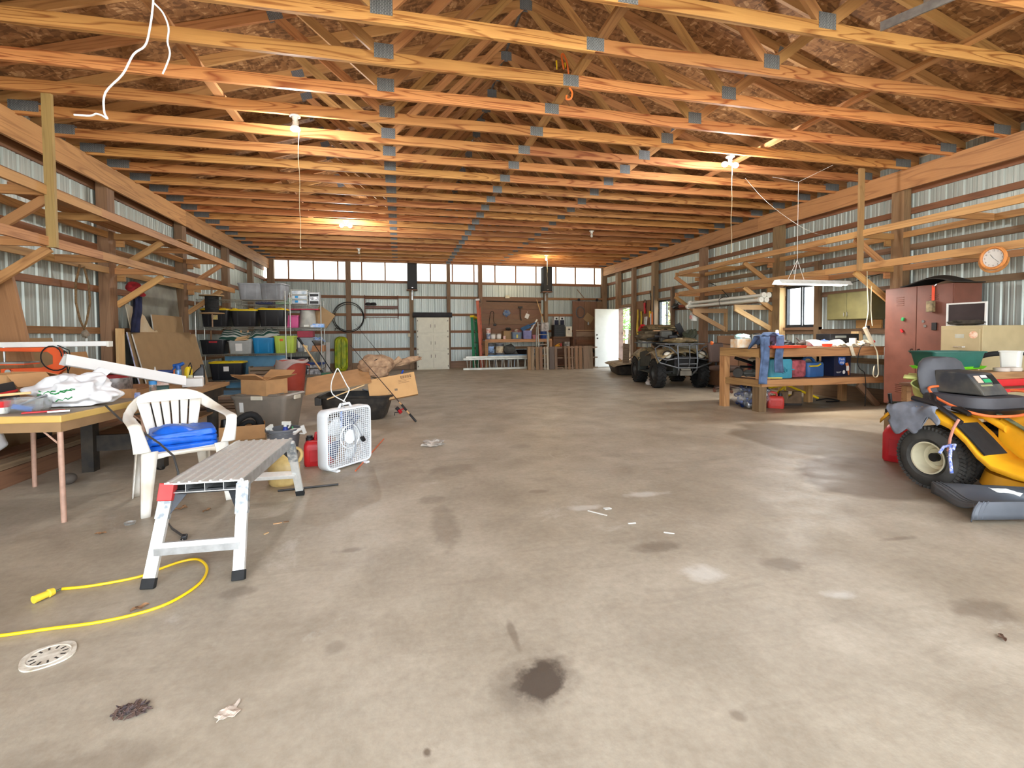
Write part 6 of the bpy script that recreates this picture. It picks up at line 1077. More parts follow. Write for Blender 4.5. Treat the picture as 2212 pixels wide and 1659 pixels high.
# ================================================================ big workbench
bw = T('timber_workbench', 'long pine workbench with a lower shelf standing out from the wall', 'workbench', (6.30, 6.46, 0)); bo = Vector((6.30, 6.46, 0))
def bb(n, a, b, w_, h, m=BENCHW, up=(0,0,1)): return beam(n, Vector(a)-bo, Vector(b)-bo, w_, h, m, bw, up)
for z, h in ((.875,.125),(.425,.10)): bb('long_rail', (5.20, 6.12, z), (7.45, 6.12, z), .04, h); bb('end_rail', (5.17, 6.10, z), (5.07, 6.86, z), .04, h); bb('long_rail', (5.10, 6.84, z), (7.5, 6.84, z), .04, h)
obj('bench_top', MB().prism([(5.16-bo.x,6.10-bo.y,.938),(7.5-bo.x,6.10-bo.y,.938),(7.5-bo.x,6.88-bo.y,.938),(5.06-bo.x,6.88-bo.y,.938)], (0,0,.012)), PLY, bw); obj('lower_shelf', MB().prism([(5.22-bo.x,6.15-bo.y,.462),(7.5-bo.x,6.15-bo.y,.462),(7.5-bo.x,6.82-bo.y,.462),(5.13-bo.x,6.82-bo.y,.462)], (0,0,.018)), PLY, bw)
bb('leg', (5.235, 6.185, 0), (5.235, 6.185, .375), .14, .13, POST, (1,0,0)); bb('leg', (5.21, 6.17, .48), (5.21, 6.17, .81), .09, .04, PALE, (1,0,0)); bb('leg', (5.30, 6.165, .48), (5.30, 6.165, .81), .09, .04, PALE, (0,1,0))
bb('leg', (5.10, 6.80, 0), (5.10, 6.80, .81), .12, .10, PINE2, (1,0,0)); bb('leg', (7.42, 6.80, 0), (7.42, 6.80, .81), .10, .09, BENCHW, (1,0,0)); bb('leg', (6.72, 6.80, 0), (6.72, 6.80, .375), .10, .09, BENCHW, (1,0,0))
bb('brace', (7.42, 6.16, .0), (7.02, 6.16, .36), .09, .04, GIRT2, (0,1,0))
Z1 = .951; Z0 = .481
vs = T('bench_vise', 'dark iron vise bolted to the corner of the workbench', 'vise', (5.33, 6.22, Z1)); IRON = mat('dark iron', (74,70,64), .5, .6, var=.2); obj('base', MB().box((0,0,.03),(.13,.13,.06)), IRON, vs, bevel=.008); obj('jaw', MB().box((0,.03,.11),(.12,.05,.12)).box((0,-.05,.11),(.12,.04,.12)).box((0,-.02,.06),(.05,.22,.06)), IRON, vs, bevel=.008); obj('handle', MB().tube([(-.07,-.15,-.05),(.02,-.15,.10)], .008, 6).tube([(0,-.10,.07),(0,-.16,.07)], .014), IRON, vs)
sh = T('blue_shirt', 'faded blue work shirt hung over the vise at the workbench corner', 'shirt', (5.31, 6.15, Z1)); SHIRT = mat('faded blue cotton', (92,112,146), .9, var=.22, scale=9, bump=.3, bscale=18)
def drape(x0, x1, z1, ph): return MB().grid(lambda u, v: (x0+(x1-x0)*v+.02*math.sin(u*5+ph)*u, -.13-.02*math.sin(v*9+u*2+ph)-.035*math.sin(v*PI) , .17-(.17-z1)*u), 18, 12)
obj('sleeve', drape(-.22,-.06,-.52,.3), SHIRT, sh, solid=.012, smooth=True); obj('sleeve', drape(.05,.20,-.36,1.7), SHIRT, sh, solid=.012, smooth=True)
obj('shirt_body', MB().grid(lambda u, v: (-.22+.42*u+.01*math.sin(v*12), -.14+.24*v, .16+.05*math.sin(PI*u)-.30*max(0,v-.55)*1.2+.02*math.sin(u*14+v*4)), 20, 12), SHIRT, sh, solid=.012, smooth=True)
def boxthing(name, label, cat, p, d, m, rz=0, bv=.004, dz=0, **k): return M1(name, MB().box((0,0,d[2]/2), d), m, label, cat, (p[0], p[1], p[2]+dz), rz, bevel=bv, **k)
boxthing('parts_box', 'frosted plastic box of orange bits near the bench end', 'box', (5.073, 6.396, 0.951), (.24,.16,.13), mat('frosted parts box', (216,206,190), .3, var=.3, scale=12, dirt=(226,180,120))); M1('towel_pack', blob((0,0,.05),(.12,.08,.05),3,.3,16,10), mat('white teal pack', (214,226,226), .6, var=.4, scale=9, dirt=(70,190,196)), 'white and teal wipes pack at the bench end', 'pack', (5.27, 6.62, 1.06), smooth=True)
M1('red_cup', MB().lathe([(.035,0),(.045,.10)], 16), REDP, 'dark red cup under the teal wipes pack', 'cup', (5.25, 6.60, Z1), smooth=True); M1('yellow_ball', MB().ball((0,0,.025),.025,12,8), YELP, 'small yellow ball beside the dark red cup', 'ball', (5.30, 6.48, Z1), smooth=True)
jl = bottle('lantern_jar', 'tall clear jar with a dark lid beside the blue shirt', 'jar', (5.66-.12, 6.62, Z1), [(.05,0),(.052,.01),(.055,.18),(.05,.20)], mat('cloudy jar', (190,186,172), .3, var=.2), [(.056,.195),(.05,.215),(.01,.22)], BLACKP)
boxthing('orange_packet', 'small orange packet standing behind the vise', 'packet', (5.63, 6.66, Z1), (.06,.02,.12), mat('orange card', (226,110,60), .6))
bottle('spray_can', 'short black spray can on the workbench', 'spray can', (6.023, 6.823, 0.951), [(.033,0),(.034,.01),(.034,.145),(.026,.165)], BLACKP, [(.028,.16),(.03,.19)], BLACKP); bottle('spray_can', 'tall blue and purple spray can with a white cap on the workbench', 'spray can', (6.03, 6.74, Z1), [(.033,0),(.034,.01),(.034,.20),(.024,.225)], mat('blue purple can', (60,74,140), .35, .3, var=.5, scale=14, dirt=(190,170,214)), [(.028,.22),(.02,.27)], WHITEP)
trx = T('tool_tray', 'orange red shallow tool tray on the front edge of the workbench', 'tray', (5.510, 5.920, 0.951)); trx.location.y += .10; obj('tray_shell', MB().ring([rr(.58,.22,.02,0), rr(.62,.25,.025,.035), rr(.60,.23,.02,.035), rr(.56,.20,.02,.006)]), mat('orange red tray', (222,70,44), .4), trx, smooth=True)
M1('tool_roll', blob((0,0,.04),(.14,.05,.05),6,.4,18,10), BLACKP, 'dark tangled tools lying behind the orange tray', 'tool', (6.02, 6.55, Z1), smooth=True); M1('angle_grinder', MB().tube([(-.14,0,.05),(.05,0,.06)], [.022,.03], 10).cyl((.07,-.02,.06),(.07,.02,.06),.05).tube([(0,0,.06),(-.04,.06,.14)], .014), mat('dark grinder', (64,56,52), .5), 'dark angle grinder beside the white plastic sheet', 'grinder', (6.26, 6.48, Z1), .4, smooth=True)
M1('plastic_sheet', MB().grid(lambda u, v: (-.32+.64*u, -.18+.36*v, .01+.10*math.sin(PI*min(1,v*1.2))*(.8+.2*math.sin(u*8))), 16, 8), mat('milky plastic film', (226,226,220), .3, var=.05, alpha=.55), 'milky plastic wrapped pack lying on the workbench', 'pack', (6.68, 6.52, Z1), solid=.01, smooth=True); boxthing('red_pack', 'pinkish paper pack inside the milky wrap', 'pack', (6.70, 6.50, Z1+.002), (.40,.22,.055), mat('pink white paper', (226,196,196), .6, var=.4, scale=9, dirt=(206,120,130)))
M1('red_dish', MB().lathe([(.0,0),(.06,0),(.075,.045),(.065,.045),(.0,.03)], 20), mat('orange red tray', (222,70,44), .4), 'small round red dish near the denim rag', 'dish', (6.55, 6.28, .951), smooth=True); M1('denim_rag', blob((0,0,.04),(.20,.10,.07),2,.35,22,12,-.035), mat('denim rag', (76,96,138), .9, var=.3, scale=9), 'crumpled denim rag on the workbench before the radio', 'rag', (6.98, 6.62, Z1+.0), smooth=True)
M1('white_glove', MB().grid(lambda u, v: (-.16+.32*u, -.10+.14*v*(1-.4*u), .02+.02*math.sin(u*11)+.015*math.sin(v*8)), 14, 8).grid(lambda u, v: (-.03+.06*v+.05*u, -.10-.02*u, .02-.16*u+.01*math.sin(u*6)), 8, 4), mat('cream cotton glove', (222,212,186), .9, var=.15, scale=16), 'cream cotton gloves drooping over the bench edge', 'glove', (6.78, 6.20, Z1+.002), solid=.012, smooth=True); bpy.data.objects['white_glove'].location.y = 6.185
M1('paper_roll', MB().lathe([(.015,0),(.05,0),(.05,.13),(.015,.13)], 22), PAPER, 'white paper roll standing on the workbench before the radio', 'roll', (7.10, 6.33, Z1), smooth=True); M1('cream_rag', blob((0,0,.03),(.14,.07,.05),9,.5,18,10), mat('cream cotton glove', (222,212,186), .9), 'cream rag heaped beside the white paper roll', 'rag', (7.24, 6.30, Z1), smooth=True); bpy.data.objects['cream_rag'].location.z = Z1+.01
rd = T('radio_receiver', 'black radio receiver at the back of the workbench', 'radio', (7.18, 6.68, Z1)); obj('case', MB().bx(-.30,.28,-.14,.14,.01,.20), BLACKP, rd, bevel=.005); obj('display', MB().bx(-.20,.02,-.143,-.138,.13,.17), mat('radio display', (120,124,116), .3), rd); obj('foot', MB().bx(-.25,-.2,-.1,.1,0,.01).bx(.2,.25,-.1,.1,0,.01), RUBBER, rd)
for k in range(5): obj('knob', MB().cyl((-.18+.07*k,-.14,.07),(-.18+.07*k,-.158,.07),.016), BLACKP, rd, smooth=True)
# on the lower shelf
def jug(name, label, p, rz, d, m, cm, spout):
    t = T(name, label, 'jug', p, rz); obj('jug_body', MB().ring([rr(d[0]*.96,d[1]*.96,.05,0), rr(d[0],d[1],.055,.02), rr(d[0],d[1],.055,d[2]-.03), rr(d[0]*.93,d[1]*.93,.05,d[2])]), m, t, smooth=True)
    if spout: obj('spigot', MB().lathe([(.055,0),(.05,.015),(.035,.02),(.03,.05),(.02,.05),(.018,.02)], 18), cm, t, (.03,-d[1]/2,d[2]*.42), (R_(90),0,0), smooth=True); obj('spigot_lever', MB().tube([(.07,-d[1]/2-.03,d[2]*.45),(.18,-d[1]/2-.03,d[2]*.46)], .011, 8), cm, t)
    return t
TEAL = mat('teal water jug plastic', (74,156,178), .4, var=.08); jug('water_container', 'teal cube water container with a round spigot on the lower bench shelf', (5.66, 6.36, Z0), 0, (.42,.30,.29), TEAL, TEAL, True)
boxthing('red_cushion', 'faded red cushion packed between the two blue containers', 'cushion', (6.03, 6.44, Z0), (.27,.34,.27), mat('faded red fabric', (172,86,92), .9, var=.3, scale=12), bv=.04)
bj = jug('water_container', 'navy blue jug with a loop handle and yellow spout on the lower bench shelf', (6.36, 6.44, Z0), R_(6), (.36,.30,.22), mat('blue jug plastic', (52,96,150), .45, var=.1), YELP, False); obj('handle', MB().tube([(-.14,0,.20),(-.11,0,.30),(.06,0,.31),(.14,0,.20)], .026, 10), mat('blue jug plastic', (52,96,150), .45), bj, smooth=True, sub=1); obj('pour_spout', MB().tube([(-.16,-.155,.17),(.0,-.16,.17),(.07,-.155,.20)], .012, 8), YELP, bj, smooth=True)
lt = T('litter_box', 'navy cat litter box with a blue shield logo on the lower bench shelf', 'box', (6.85, 6.40, Z0), R_(8)); NAVY = mat('navy printed carton', (26,32,58), .5); obj('carton', MB().bx(-.19,.19,-.11,.11,0,.33), NAVY, lt, bevel=.004)
obj('shield_logo', MB().prism([(-.10,-.111,.30),(.06,-.111,.30),(.06,-.111,.22),(.03,-.111,.185),(-.02,-.111,.17),(-.07,-.111,.185),(-.10,-.111,.22)], (0,-.001,0)), mat('logo blue', (30,90,180), .4, var=0), lt); obj('orange_panel', MB().prism([(.06,-.111,.20),(.12,-.111,.21),(.16,-.111,.13),(.16,-.111,.01),(.13,-.111,.01),(.11,-.111,.08)], (0,-.001,0)), mat('orange print', (226,140,80), .5, var=.2), lt); obj('white_panel', MB().bx(.085,.145,-.113,-.1115,.08,.16), PAPER, lt); obj('round_seal', MB().cyl((.03,-.1105,.06),(.03,-.1125,.06),.03,n=20), PAPER, lt)
def text(name, s, size, m, parent, loc, rot, ext=.0006, align='CENTER'):
    cu = bpy.data.curves.new(name, 'FONT'); cu.body = s; cu.size = size; cu.extrude = ext; cu.align_x = align; cu.align_y = 'CENTER'; cu.space_line = .8
    tmp = bpy.data.objects.new(name, cu); C.objects.link(tmp); dg = bpy.context.evaluated_depsgraph_get(); me = bpy.data.meshes.new_from_object(tmp.evaluated_get(dg)); bpy.data.objects.remove(tmp); me.materials.clear(); me.materials.append(m)
    o = bpy.data.objects.new(name, me); C.objects.link(o); o.parent = parent; o.location = loc; o.rotation_euler = rot; return o
text('lettering', 'fresh\nstep', .062, PAPER, lt, (-.02,-.1132,.243), (R_(90),0,0)); text('lettering', 'ODOR CONTROL\nMULTI-CAT', .015, PAPER, lt, (-.09,-.1118,.06), (R_(90),0,0))
for k in range(5): obj('side_print', MB().box((.1915,0,.08+.045*k),(.001,.16,.018)), mat('pale blue print', (120,160,210), .5, var=.3), lt)
bwg = T('dumbbell', 'dusty dark dumbbell at the end of the lower bench shelf', 'dumbbell', (5.21, 6.62, Z0), R_(50)); DB = mat('dusty black rubber', (70,66,60), .8, var=.25)
for s in (-1, 1): obj('weight', MB().tube([(s*.05,0,.075),(s*.16,0,.075)], .074, 18), DB, bwg, bevel=.01)
obj('grip', MB().tube([(-.06,0,.075),(.06,0,.075)], .016), STEEL, bwg)
M1('grey_pouch', blob((0,0,.05),(.13,.09,.06),3,.3,18,10,-.05), mat('grey canvas', (104,104,98), .9), 'grey canvas pouch beside the dumbbell on the lower shelf', 'pouch', (5.38, 6.55, Z0+.004), smooth=True); bpy.data.objects['grey_pouch'].location.z = Z0+.003
pt = T('leaf_blower', 'black handheld blower tube lying at an angle on the lower shelf', 'blower', (5.40, 6.68, Z0)); obj('tube_pipe', MB().tube([(-.20,0,.30),(.12,-.03,.20)], .024, 10), BLACKP, pt, smooth=True); obj('tube_pipe', MB().tube([(-.12,-.02,.16),(.10,-.04,.15)], .02, 10), BLACKP, pt, smooth=True); obj('motor', MB().box((.18,-.05,.13),(.16,.14,.24),(0,.2,0)), BLACKP, pt, bevel=.03)
hlm = T('red_cooler', 'dark red pail with a cream lid behind the front bench leg', 'pail', (5.50, 6.74, Z0)); obj('pail_body', MB().lathe([(.10,0),(.12,.22)], 20), mat('dark red plastic', (136,34,38), .5), hlm, smooth=True); obj('dome_lid', MB().lathe([(.125,.215),(.11,.27),(.05,.30),(.005,.31)], 20), mat('cream lid', (214,200,176), .5), hlm, smooth=True)
bpy.data.objects['red_cooler'].location.x = 5.62
for nm, lb, p, d, m in (('yellow_case','bright yellow case at the back of the lower shelf',(5.88,6.72,Z0),(.30,.1,.36),YELP),('black_case','black tool case behind the navy jug',(6.28,6.70,Z0),(.34,.14,.36),BLACKP),('orange_carton','orange brown carton behind the teal container',(6.06,6.76,Z0),(.14,.08,.33),CARD)): boxthing(nm, lb, 'case', p, d, m)
M1('black_strap_pile', MB().tube(smooth_path([(-.4,-.05,.36),(-.2,-.02,.38),(.1,0,.42),(.35,-.02,.38),(.45,.05,.25)], 4), .018, 6), RUBBER, 'black trimmer shaft lying over the cases on the lower shelf', 'shaft', (6.30, 6.60, Z0-.03), smooth=True); rod('yellow_stake', 'pale yellow stick lying at the front of the lower shelf', 'stick', (5.32, 6.24, Z0+.012), (5.62, 6.17, Z0+.012), .012, mat('pale yellow paint', (222,206,110), .5)); M1('cedar_slat', MB().bx(-.30,.30,-.02,.02,0,.016), PALE, 'pale slat lying along the end of the lower shelf', 'slat', (5.16+.15, 6.42, Z0), R_(98))
# under the bench
cb_ = T('bag_of_cans', 'clear plastic bag full of crushed drink cans under the workbench end', 'bag', (5.42, 6.55, 0)); random.seed(4); cn = MB(); cn2 = MB()
for k in range(90):
    a = random.random()*2*PI; r_ = random.random()**.5; p = Vector((.25*r_*math.cos(a), .17*r_*math.sin(a), .05+.25*random.random())); u = Vector((random.gauss(0,1),random.gauss(0,1),random.gauss(0,1))).normalized()*.05; (cn if k % 2 else cn2).tube([p-u, p-u*.8, p+u*.8, p+u], [.022,.031,.031,.022], 8)
tag(obj('crushed_cans', cn, mat('silver cans', (190,194,200), .3, .9, var=.3, scale=30), cb_, smooth=True), kind='stuff'); tag(obj('crushed_cans', cn2, mat('blue cans', (50,70,130), .3, .7, var=.4, scale=20, dirt=(20,24,50)), cb_, smooth=True), kind='stuff'); obj('clear_film', blob((0,0,.175),(.30,.22,.18),7,.16,26,16,-.165), mat('clear bag film', (210,214,220), .15, var=0, alpha=.18), cb_, smooth=True)
jerry('round red gas can under the workbench behind the front leg', (5.72, 6.42, 0), R_(150), .24, .17, .25, mat('faded red plastic can', (196,60,50), .45, var=.08), BLACKP)
bt = T('work_boots', 'brown lace up work boot on the floor under the workbench', 'boot', (6.22, 6.62, 0), R_(160)); BOOT = mat('brown suede', (112,88,64), .9, var=.2); obj('upper', MB().ring([[(p[0]+ox, p[1], z) for p in rr(l_, w_, .035, 0)] for l_, w_, z, ox in ((.30,.10,.03,0),(.29,.10,.07,.0),(.22,.095,.11,-.035),(.14,.09,.16,-.075),(.13,.09,.22,-.08))]), BOOT, bt, smooth=True); obj('sole', MB().ring([[(p[0], p[1], z) for p in rr(.31,.105,.04,0)] for z in (0,.03)]), mat('dark sole', (50,44,40), .8), bt)
dup(bt, (6.05, 6.72, 0), R_(140), 'second brown work boot, mostly hidden behind the first under the workbench')
FY = mat('yellow painted steel', (236,200,30), .4); tf = T('tripod_stand', 'yellow tubular folding stand lying under the workbench', 'stand', (6.22, 6.95, 0)); tf.location = (6.30, 6.90-.05, 0)
for a, b in (((-.42,-.06,.26),(.02,0,.30)),((.02,0,.30),(.62,-.05,.06)),((0,0,.03),(0,0,.34)),((-.28,0,.13),(.3,0,.11)),((-.3,.02,.03),(.0,0,.28))): obj('tube_bar', MB().tube([a, b], .020, 8), FY, tf, smooth=True)
M1('blue_hose_end', MB().tube(smooth_path([(-.10,0,.03),(0,0,.04),(.12,0,.05),(.24,-.02,.03),(.30,-.06,.015),(.2,-.1,.014),(.02,-.08,.013)], 4), .012, 6), BLACKP, 'black hose with a blue tip curled on the floor under the workbench', 'hose', (6.95, 6.76, 0), smooth=True)
mt = M1('rubber_mat', MB().bx(-1.05,1.05,-.42,.42,0,.008), mat('dark rubber mat', (92,84,78), .85, var=.15, scale=4), 'dark thin rubber mat on the floor under the workbench', 'mat', (6.30, 6.40, 0.0005)); C.objects.unlink(mt); bpy.data.objects.remove(mt)
# ---------------------------------------------------------------- swivel chair and brown cabinet beyond
BRV = mat('dark brown vinyl', (74,56,48), .6, var=.12); sc = T('swivel_chair', 'old brown swivel desk chair behind the workbench end', 'chair', (6.36, 8.42, 0), R_(20))
for k in range(5): a = 2*PI*k/5+.3; l = obj('base_arm', MB().tube([(0,0,.12),(.27*math.cos(a),.27*math.sin(a),.075)], [.024,.018], 8), BRV, sc, smooth=True); obj('caster', MB().tube([(.27*math.cos(a)-.012,.27*math.sin(a),.032),(.27*math.cos(a)+.012,.27*math.sin(a),.032)], .031, 12), mat('brown metal', (120,84,70), .5, .3), l, smooth=True)
obj('column', MB().tube([(0,0,.09),(0,0,.42)], .025, 12).box((0,0,.41),(.22,.16,.04)), BLACKP, sc, smooth=True); obj('seat', MB().box((0,0,.475),(.50,.48,.09)), BRV, sc, bevel=.03); obj('backrest', MB().box((.0,.24,.78),(.48,.07,.40),(R_(-8),0,0)), BRV, sc, bevel=.03); obj('back_strut', MB().box((0,.235,.55),(.06,.02,.22)), BLACKP, sc)
dkk = T('brown_desk_cabinet', 'brown wooden cabinet standing behind the swivel chair', 'cabinet', (7.05, 9.1, 0)); obj('carcass', MB().bx(-.50,.38,-.20,.25,.06,.82), PLY, dkk, bevel=.004); obj('top_board', MB().bx(-.52,.40,-.24,.27,.82,.845), GIRT, dkk); obj('plinth', MB().bx(-.48,.36,-.17,.23,0,.06), BLACKP, dkk); obj('back_board', MB().bx(-.25,.25,.2,.23,.845,1.12), PLY, dkk)
for s in (-1, 1): obj('door', MB().bx(-.47 if s < 0 else -.05, -.07 if s < 0 else .35, -.216,-.201,.10,.78), PLY, dkk)
bb2 = T('fishing_bobber', 'orange and white fishing bobber on a thin line beyond the bench end', 'bobber', (5.36, 7.6, 1.02)); obj('float_ball', MB().ball((0,0,0),.032,14,10), mat('orange bobber', (240,110,40), .4), bb2, smooth=True); obj('lower_tip', MB().ball((-.0,0,-.0),.0325,14,10,(1,1,.3)), WHITEP, bb2, smooth=True); bpy.data.objects['fishing_bobber'].location = (5.36, 7.5, 1.0)
rp3 = T('rod_tip', 'thin fishing rod poking out over the bench end', 'fishing rod', (5.32, 7.52, .94)); obj('blank', MB().tube([(.10,-.9,.02),(.03,-.02,.06),(-.42,.75,.13)], [.006,.004,.002], 6), mat('rod blank', (52,40,38), .35), rp3); bpy.data.objects['rod_tip'].location = (5.30, 7.50, .945)

# ================================================================ four wheeler
at = T('four_wheeler', 'muddy camouflage four wheeler with a dark front bumper guard facing the room', 'quad bike', (6.02, 10.05, 0), R_(-101)); CAMO = mat('camouflage plastic', (150,132,96), .55, var=.35, scale=14, dirt=(84,74,54)); DKP = mat('muddy dark plastic', (62,64,58), .6, var=.2, scale=8); GUARD = mat('dark grey tube steel', (104,108,112), .4, .5)
def wheel(x, y, r, w_, sd):
    tr_ = obj('tire', MB().lathe([(r*.52,-w_/2),(r*.80,-w_/2-.006),(r*.93,-w_*.42),(r*.955,0),(r*.93,w_*.42),(r*.80,w_/2+.006),(r*.52,w_/2),(r*.52,-w_/2)], 32, cap=(False,False)), RUBBER, at, (x,y,r), (R_(90),0,0), smooth=True)
    lg = MB()
    for k in range(22):
        a = 2*PI*k/22
        for s in (-1, 1):
            M = Matrix.Rotation(a + s*.07, 4, 'Z') @ Matrix.Translation((r*.955, 0, s*w_*.24)) @ Matrix.Rotation(s*.6, 4, 'X'); o_ = lg.X; lg.X = M; lg.bx(-.012, r*.045, -.020, .020, -w_*.27, w_*.27); lg.X = o_
    tag(obj('tread_lugs', lg, RUBBER, tr_), kind='stuff')
    obj('rim', MB().lathe([(r*.53,-sd*w_*.30),(r*.50,-sd*w_*.40),(r*.40,-sd*w_*.16),(r*.22,-sd*w_*.14),(r*.10,-sd*w_*.26),(.01,-sd*w_*.27)], 26, cap=(False,True)), mat('dark wheel steel', (84,86,84), .45, .4, var=.2), tr_, smooth=True)
for x, w_ in ((.68,.20),(-.62,.26)):
    for s in (-1, 1): wheel(x, s*.46, .315, w_, s)
obj('chassis', MB().box((0,0,.42),(1.25,.30,.26)).box((.02,0,.30),(.7,.24,.16)).tube([(.68,-.42,.32),(.68,.42,.32)], .03).tube([(-.62,-.42,.32),(-.62,.42,.32)], .035).box((.55,0,.45),(.5,.34,.3)), DKP, at, bevel=.02)
for s in (-1, 1):
    obj('front_fender', MB().grid(lambda u, v: (.28+.80*u, s*(.20+.40*v), .84-.06*(2*u-1)**2-.10*v**3-.16*max(0,u-.62)*v*2.2), 12, 8), CAMO, at, solid=.014, smooth=True)
    obj('rear_fender', MB().grid(lambda u, v: (-1.02+.78*u, s*(.18+.42*v), .84-.10*(2*u-1)**2-.20*v**3), 12, 8), CAMO, at, solid=.014, smooth=True)
    obj('side_panel', MB().prism([(-.30,s*.56,.40),(.40,s*.56,.46),(.52,s*.56,.70),(.20,s*.56,.80),(-.26,s*.56,.74)], (0,-s*.02,0)), DKP, at, bevel=.006)
    obj('mud_flap', MB().prism([(-.30,s*.40,.30),(-.30,s*.60,.30),(-.28,s*.60,.62),(-.28,s*.40,.62)], (.02,0,0)), DKP, at); obj('footboard', MB().bx(-.28,.40,min(s*.26,s*.56),max(s*.26,s*.56),.30,.33), DKP, at)
    hl = obj('headlight', MB().ball((1.0,s*.36,.72),.085,16,10,(.7,1,.85)), mat('headlight lens', (226,222,206), .15, var=.05), at, smooth=True); obj('headlight_bezel', MB().tube([(1.01+.01*math.cos(a),s*.36+.095*math.cos(a),.72+.085*math.sin(a)) for a in [2*PI*k/20 for k in range(20)]], .016, 6, True), BLACKP, hl, smooth=True)
    obj('shock', MB().tube([(.62,s*.22,.70),(.66,s*.32,.36)], .035, 10), BLACKP, at, smooth=True); obj('a_arm', MB().tube([(.55,s*.14,.36),(.68,s*.40,.33),(.80,s*.14,.36)], .018, 6), BLACKP, at)
obj('hood', MB().grid(lambda u, v: (.25+.80*u, -.22+.44*v, .88-.10*u**2-.03*(2*v-1)**2), 10, 6), CAMO, at, solid=.014, smooth=True); obj('front_grille', MB().box((1.0,0,.58),(.06,.44,.22)), BLACKP, at, bevel=.01); obj('winch', MB().tube([(1.04,-.10,.40),(1.04,.10,.40)], .055, 12).box((1.07,0,.34),(.04,.24,.10)), mat('muddy steel', (120,116,106), .5, .4), at)
obj('seat', MB().ring([[(x_, p[0], p[1]+z_) for p in rr(w_, .10, .04, 0)] for x_, w_, z_ in ((.22,.20,.93),(.05,.26,.88),(-.3,.32,.88),(-.62,.30,.92))]), BLACKP, at, smooth=True)
obj('handlebar', MB().tube([(.22,.42,1.06),(.26,.28,1.10),(.30,.10,1.06),(.30,-.10,1.06),(.26,-.28,1.10),(.22,-.42,1.06)], .013, 8).tube([(.30,0,.88),(.30,0,1.08)], .03), BLACKP, at, smooth=True); obj('grip', MB().tube([(.22,.42,1.06),(.18,.54,1.04)], .02, 10), RUBBER, at, smooth=True); obj('grip', MB().tube([(.22,-.42,1.06),(.18,-.54,1.04)], .02, 10), RUBBER, at, smooth=True); obj('gauge_pod', MB().box((.34,0,1.10),(.12,.2,.08)), BLACKP, at, bevel=.02)
def rack(x0, x1, hw, z):
    b = MB().tube([(x0,-hw,z),(x1,-hw,z),(x1,hw,z),(x0,hw,z)], .013, 8, True)
    for k in range(1, 6): b.tube([(x0,-hw+2*hw*k/6,z),(x1,-hw+2*hw*k/6,z)], .009, 6)
    for x_ in (x0+.08, x1-.08):
        for s in (-1, 1): b.tube([(x_,s*hw*.7,z),(x_,s*hw*.7,z-.12)], .010, 6)
    return b
obj('front_rack', rack(.48,1.02,.42,.95), GUARD, at, smooth=True); obj('rear_rack', rack(-1.08,-.42,.44,.95), GUARD, at, smooth=True)
gd = MB()
for s in (-1, 1):
    gd.tube([(1.14,s*.20,.92),(1.20,s*.20,.62),(1.18,s*.19,.42),(1.02,s*.15,.30)], .017, 8).tube([(1.18,s*.20,.66),(1.16,s*.42,.62),(1.04,s*.60,.68),(1.0,s*.62,.86),(1.06,s*.54,.93),(1.14,s*.34,.88),(1.17,s*.20,.74)], .015, 8).tube([(1.18,s*.20,.46),(1.08,s*.54,.56),(1.04,s*.60,.68)], .016, 8)
for z_ in (.66,.54,.46): gd.tube([(1.19,-.20,z_),(1.19,.20,z_)], .013, 8)
gd.tube([(1.20,.03,.92),(1.22,.03,.66),(1.20,.02,.50)], .011, 6).tube([(1.14,-.20,.92),(1.12,.20,.92)], .013, 8)
obj('bumper_guard', gd, GUARD, at, smooth=True)
# gear heaped on the quad
def onat(name, label, cat, mb, m, loc, rot=(0,0,0), **k):
    Mq = Matrix.Translation((6.02,10.05,0)) @ Matrix.Rotation(R_(-101),4,'Z'); p = Mq @ Vector(loc); return M1(name, mb, m, label, cat, p, rot=(rot[0],rot[1],rot[2]+R_(-101)), **k)
MUD = mat('muddy brown canvas', (112,98,76), .9, var=.35, scale=8, dirt=(70,62,48))
onat('gear_bag', 'large brown muddy gear bag strapped on the rear of the four wheeler', 'bag', blob((0,0,.15),(.36,.50,.15),6,.22,28,16,-.135), MUD, (-.78,0,.968), smooth=True); onat('camo_tarp', 'folded camouflage tarp on top of the muddy gear bag', 'tarp', blob((0,0,.06),(.36,.42,.08),10,.35,26,12,-.06), CAMO, (-.76,.02,1.24), smooth=True)
onat('dark_backpack', 'dark bundle of straps on the seat of the four wheeler', 'bag', blob((0,0,.11),(.17,.24,.13),14,.45,22,14,-.10), BLACKP, (-.20,.05,.99), smooth=True); onat('red_flag', 'red cloth tip poking out at the side of the tarp', 'cloth', MB().box((0,0,.04),(.26,.10,.06),(0,-.5,0)), REDP, (-.80,-.36,1.27)); onat('red_box', 'small red box lid on top of the camouflage tarp', 'box', MB().box((0,0,.03),(.12,.10,.05)), REDP, (-.75,.30,1.30), bevel=.01); onat('red_box', 'second red strip on top of the tarp below the far window', 'box', MB().box((0,0,.03),(.10,.16,.04)), REDP, (-.82,.0,1.31), bevel=.01)
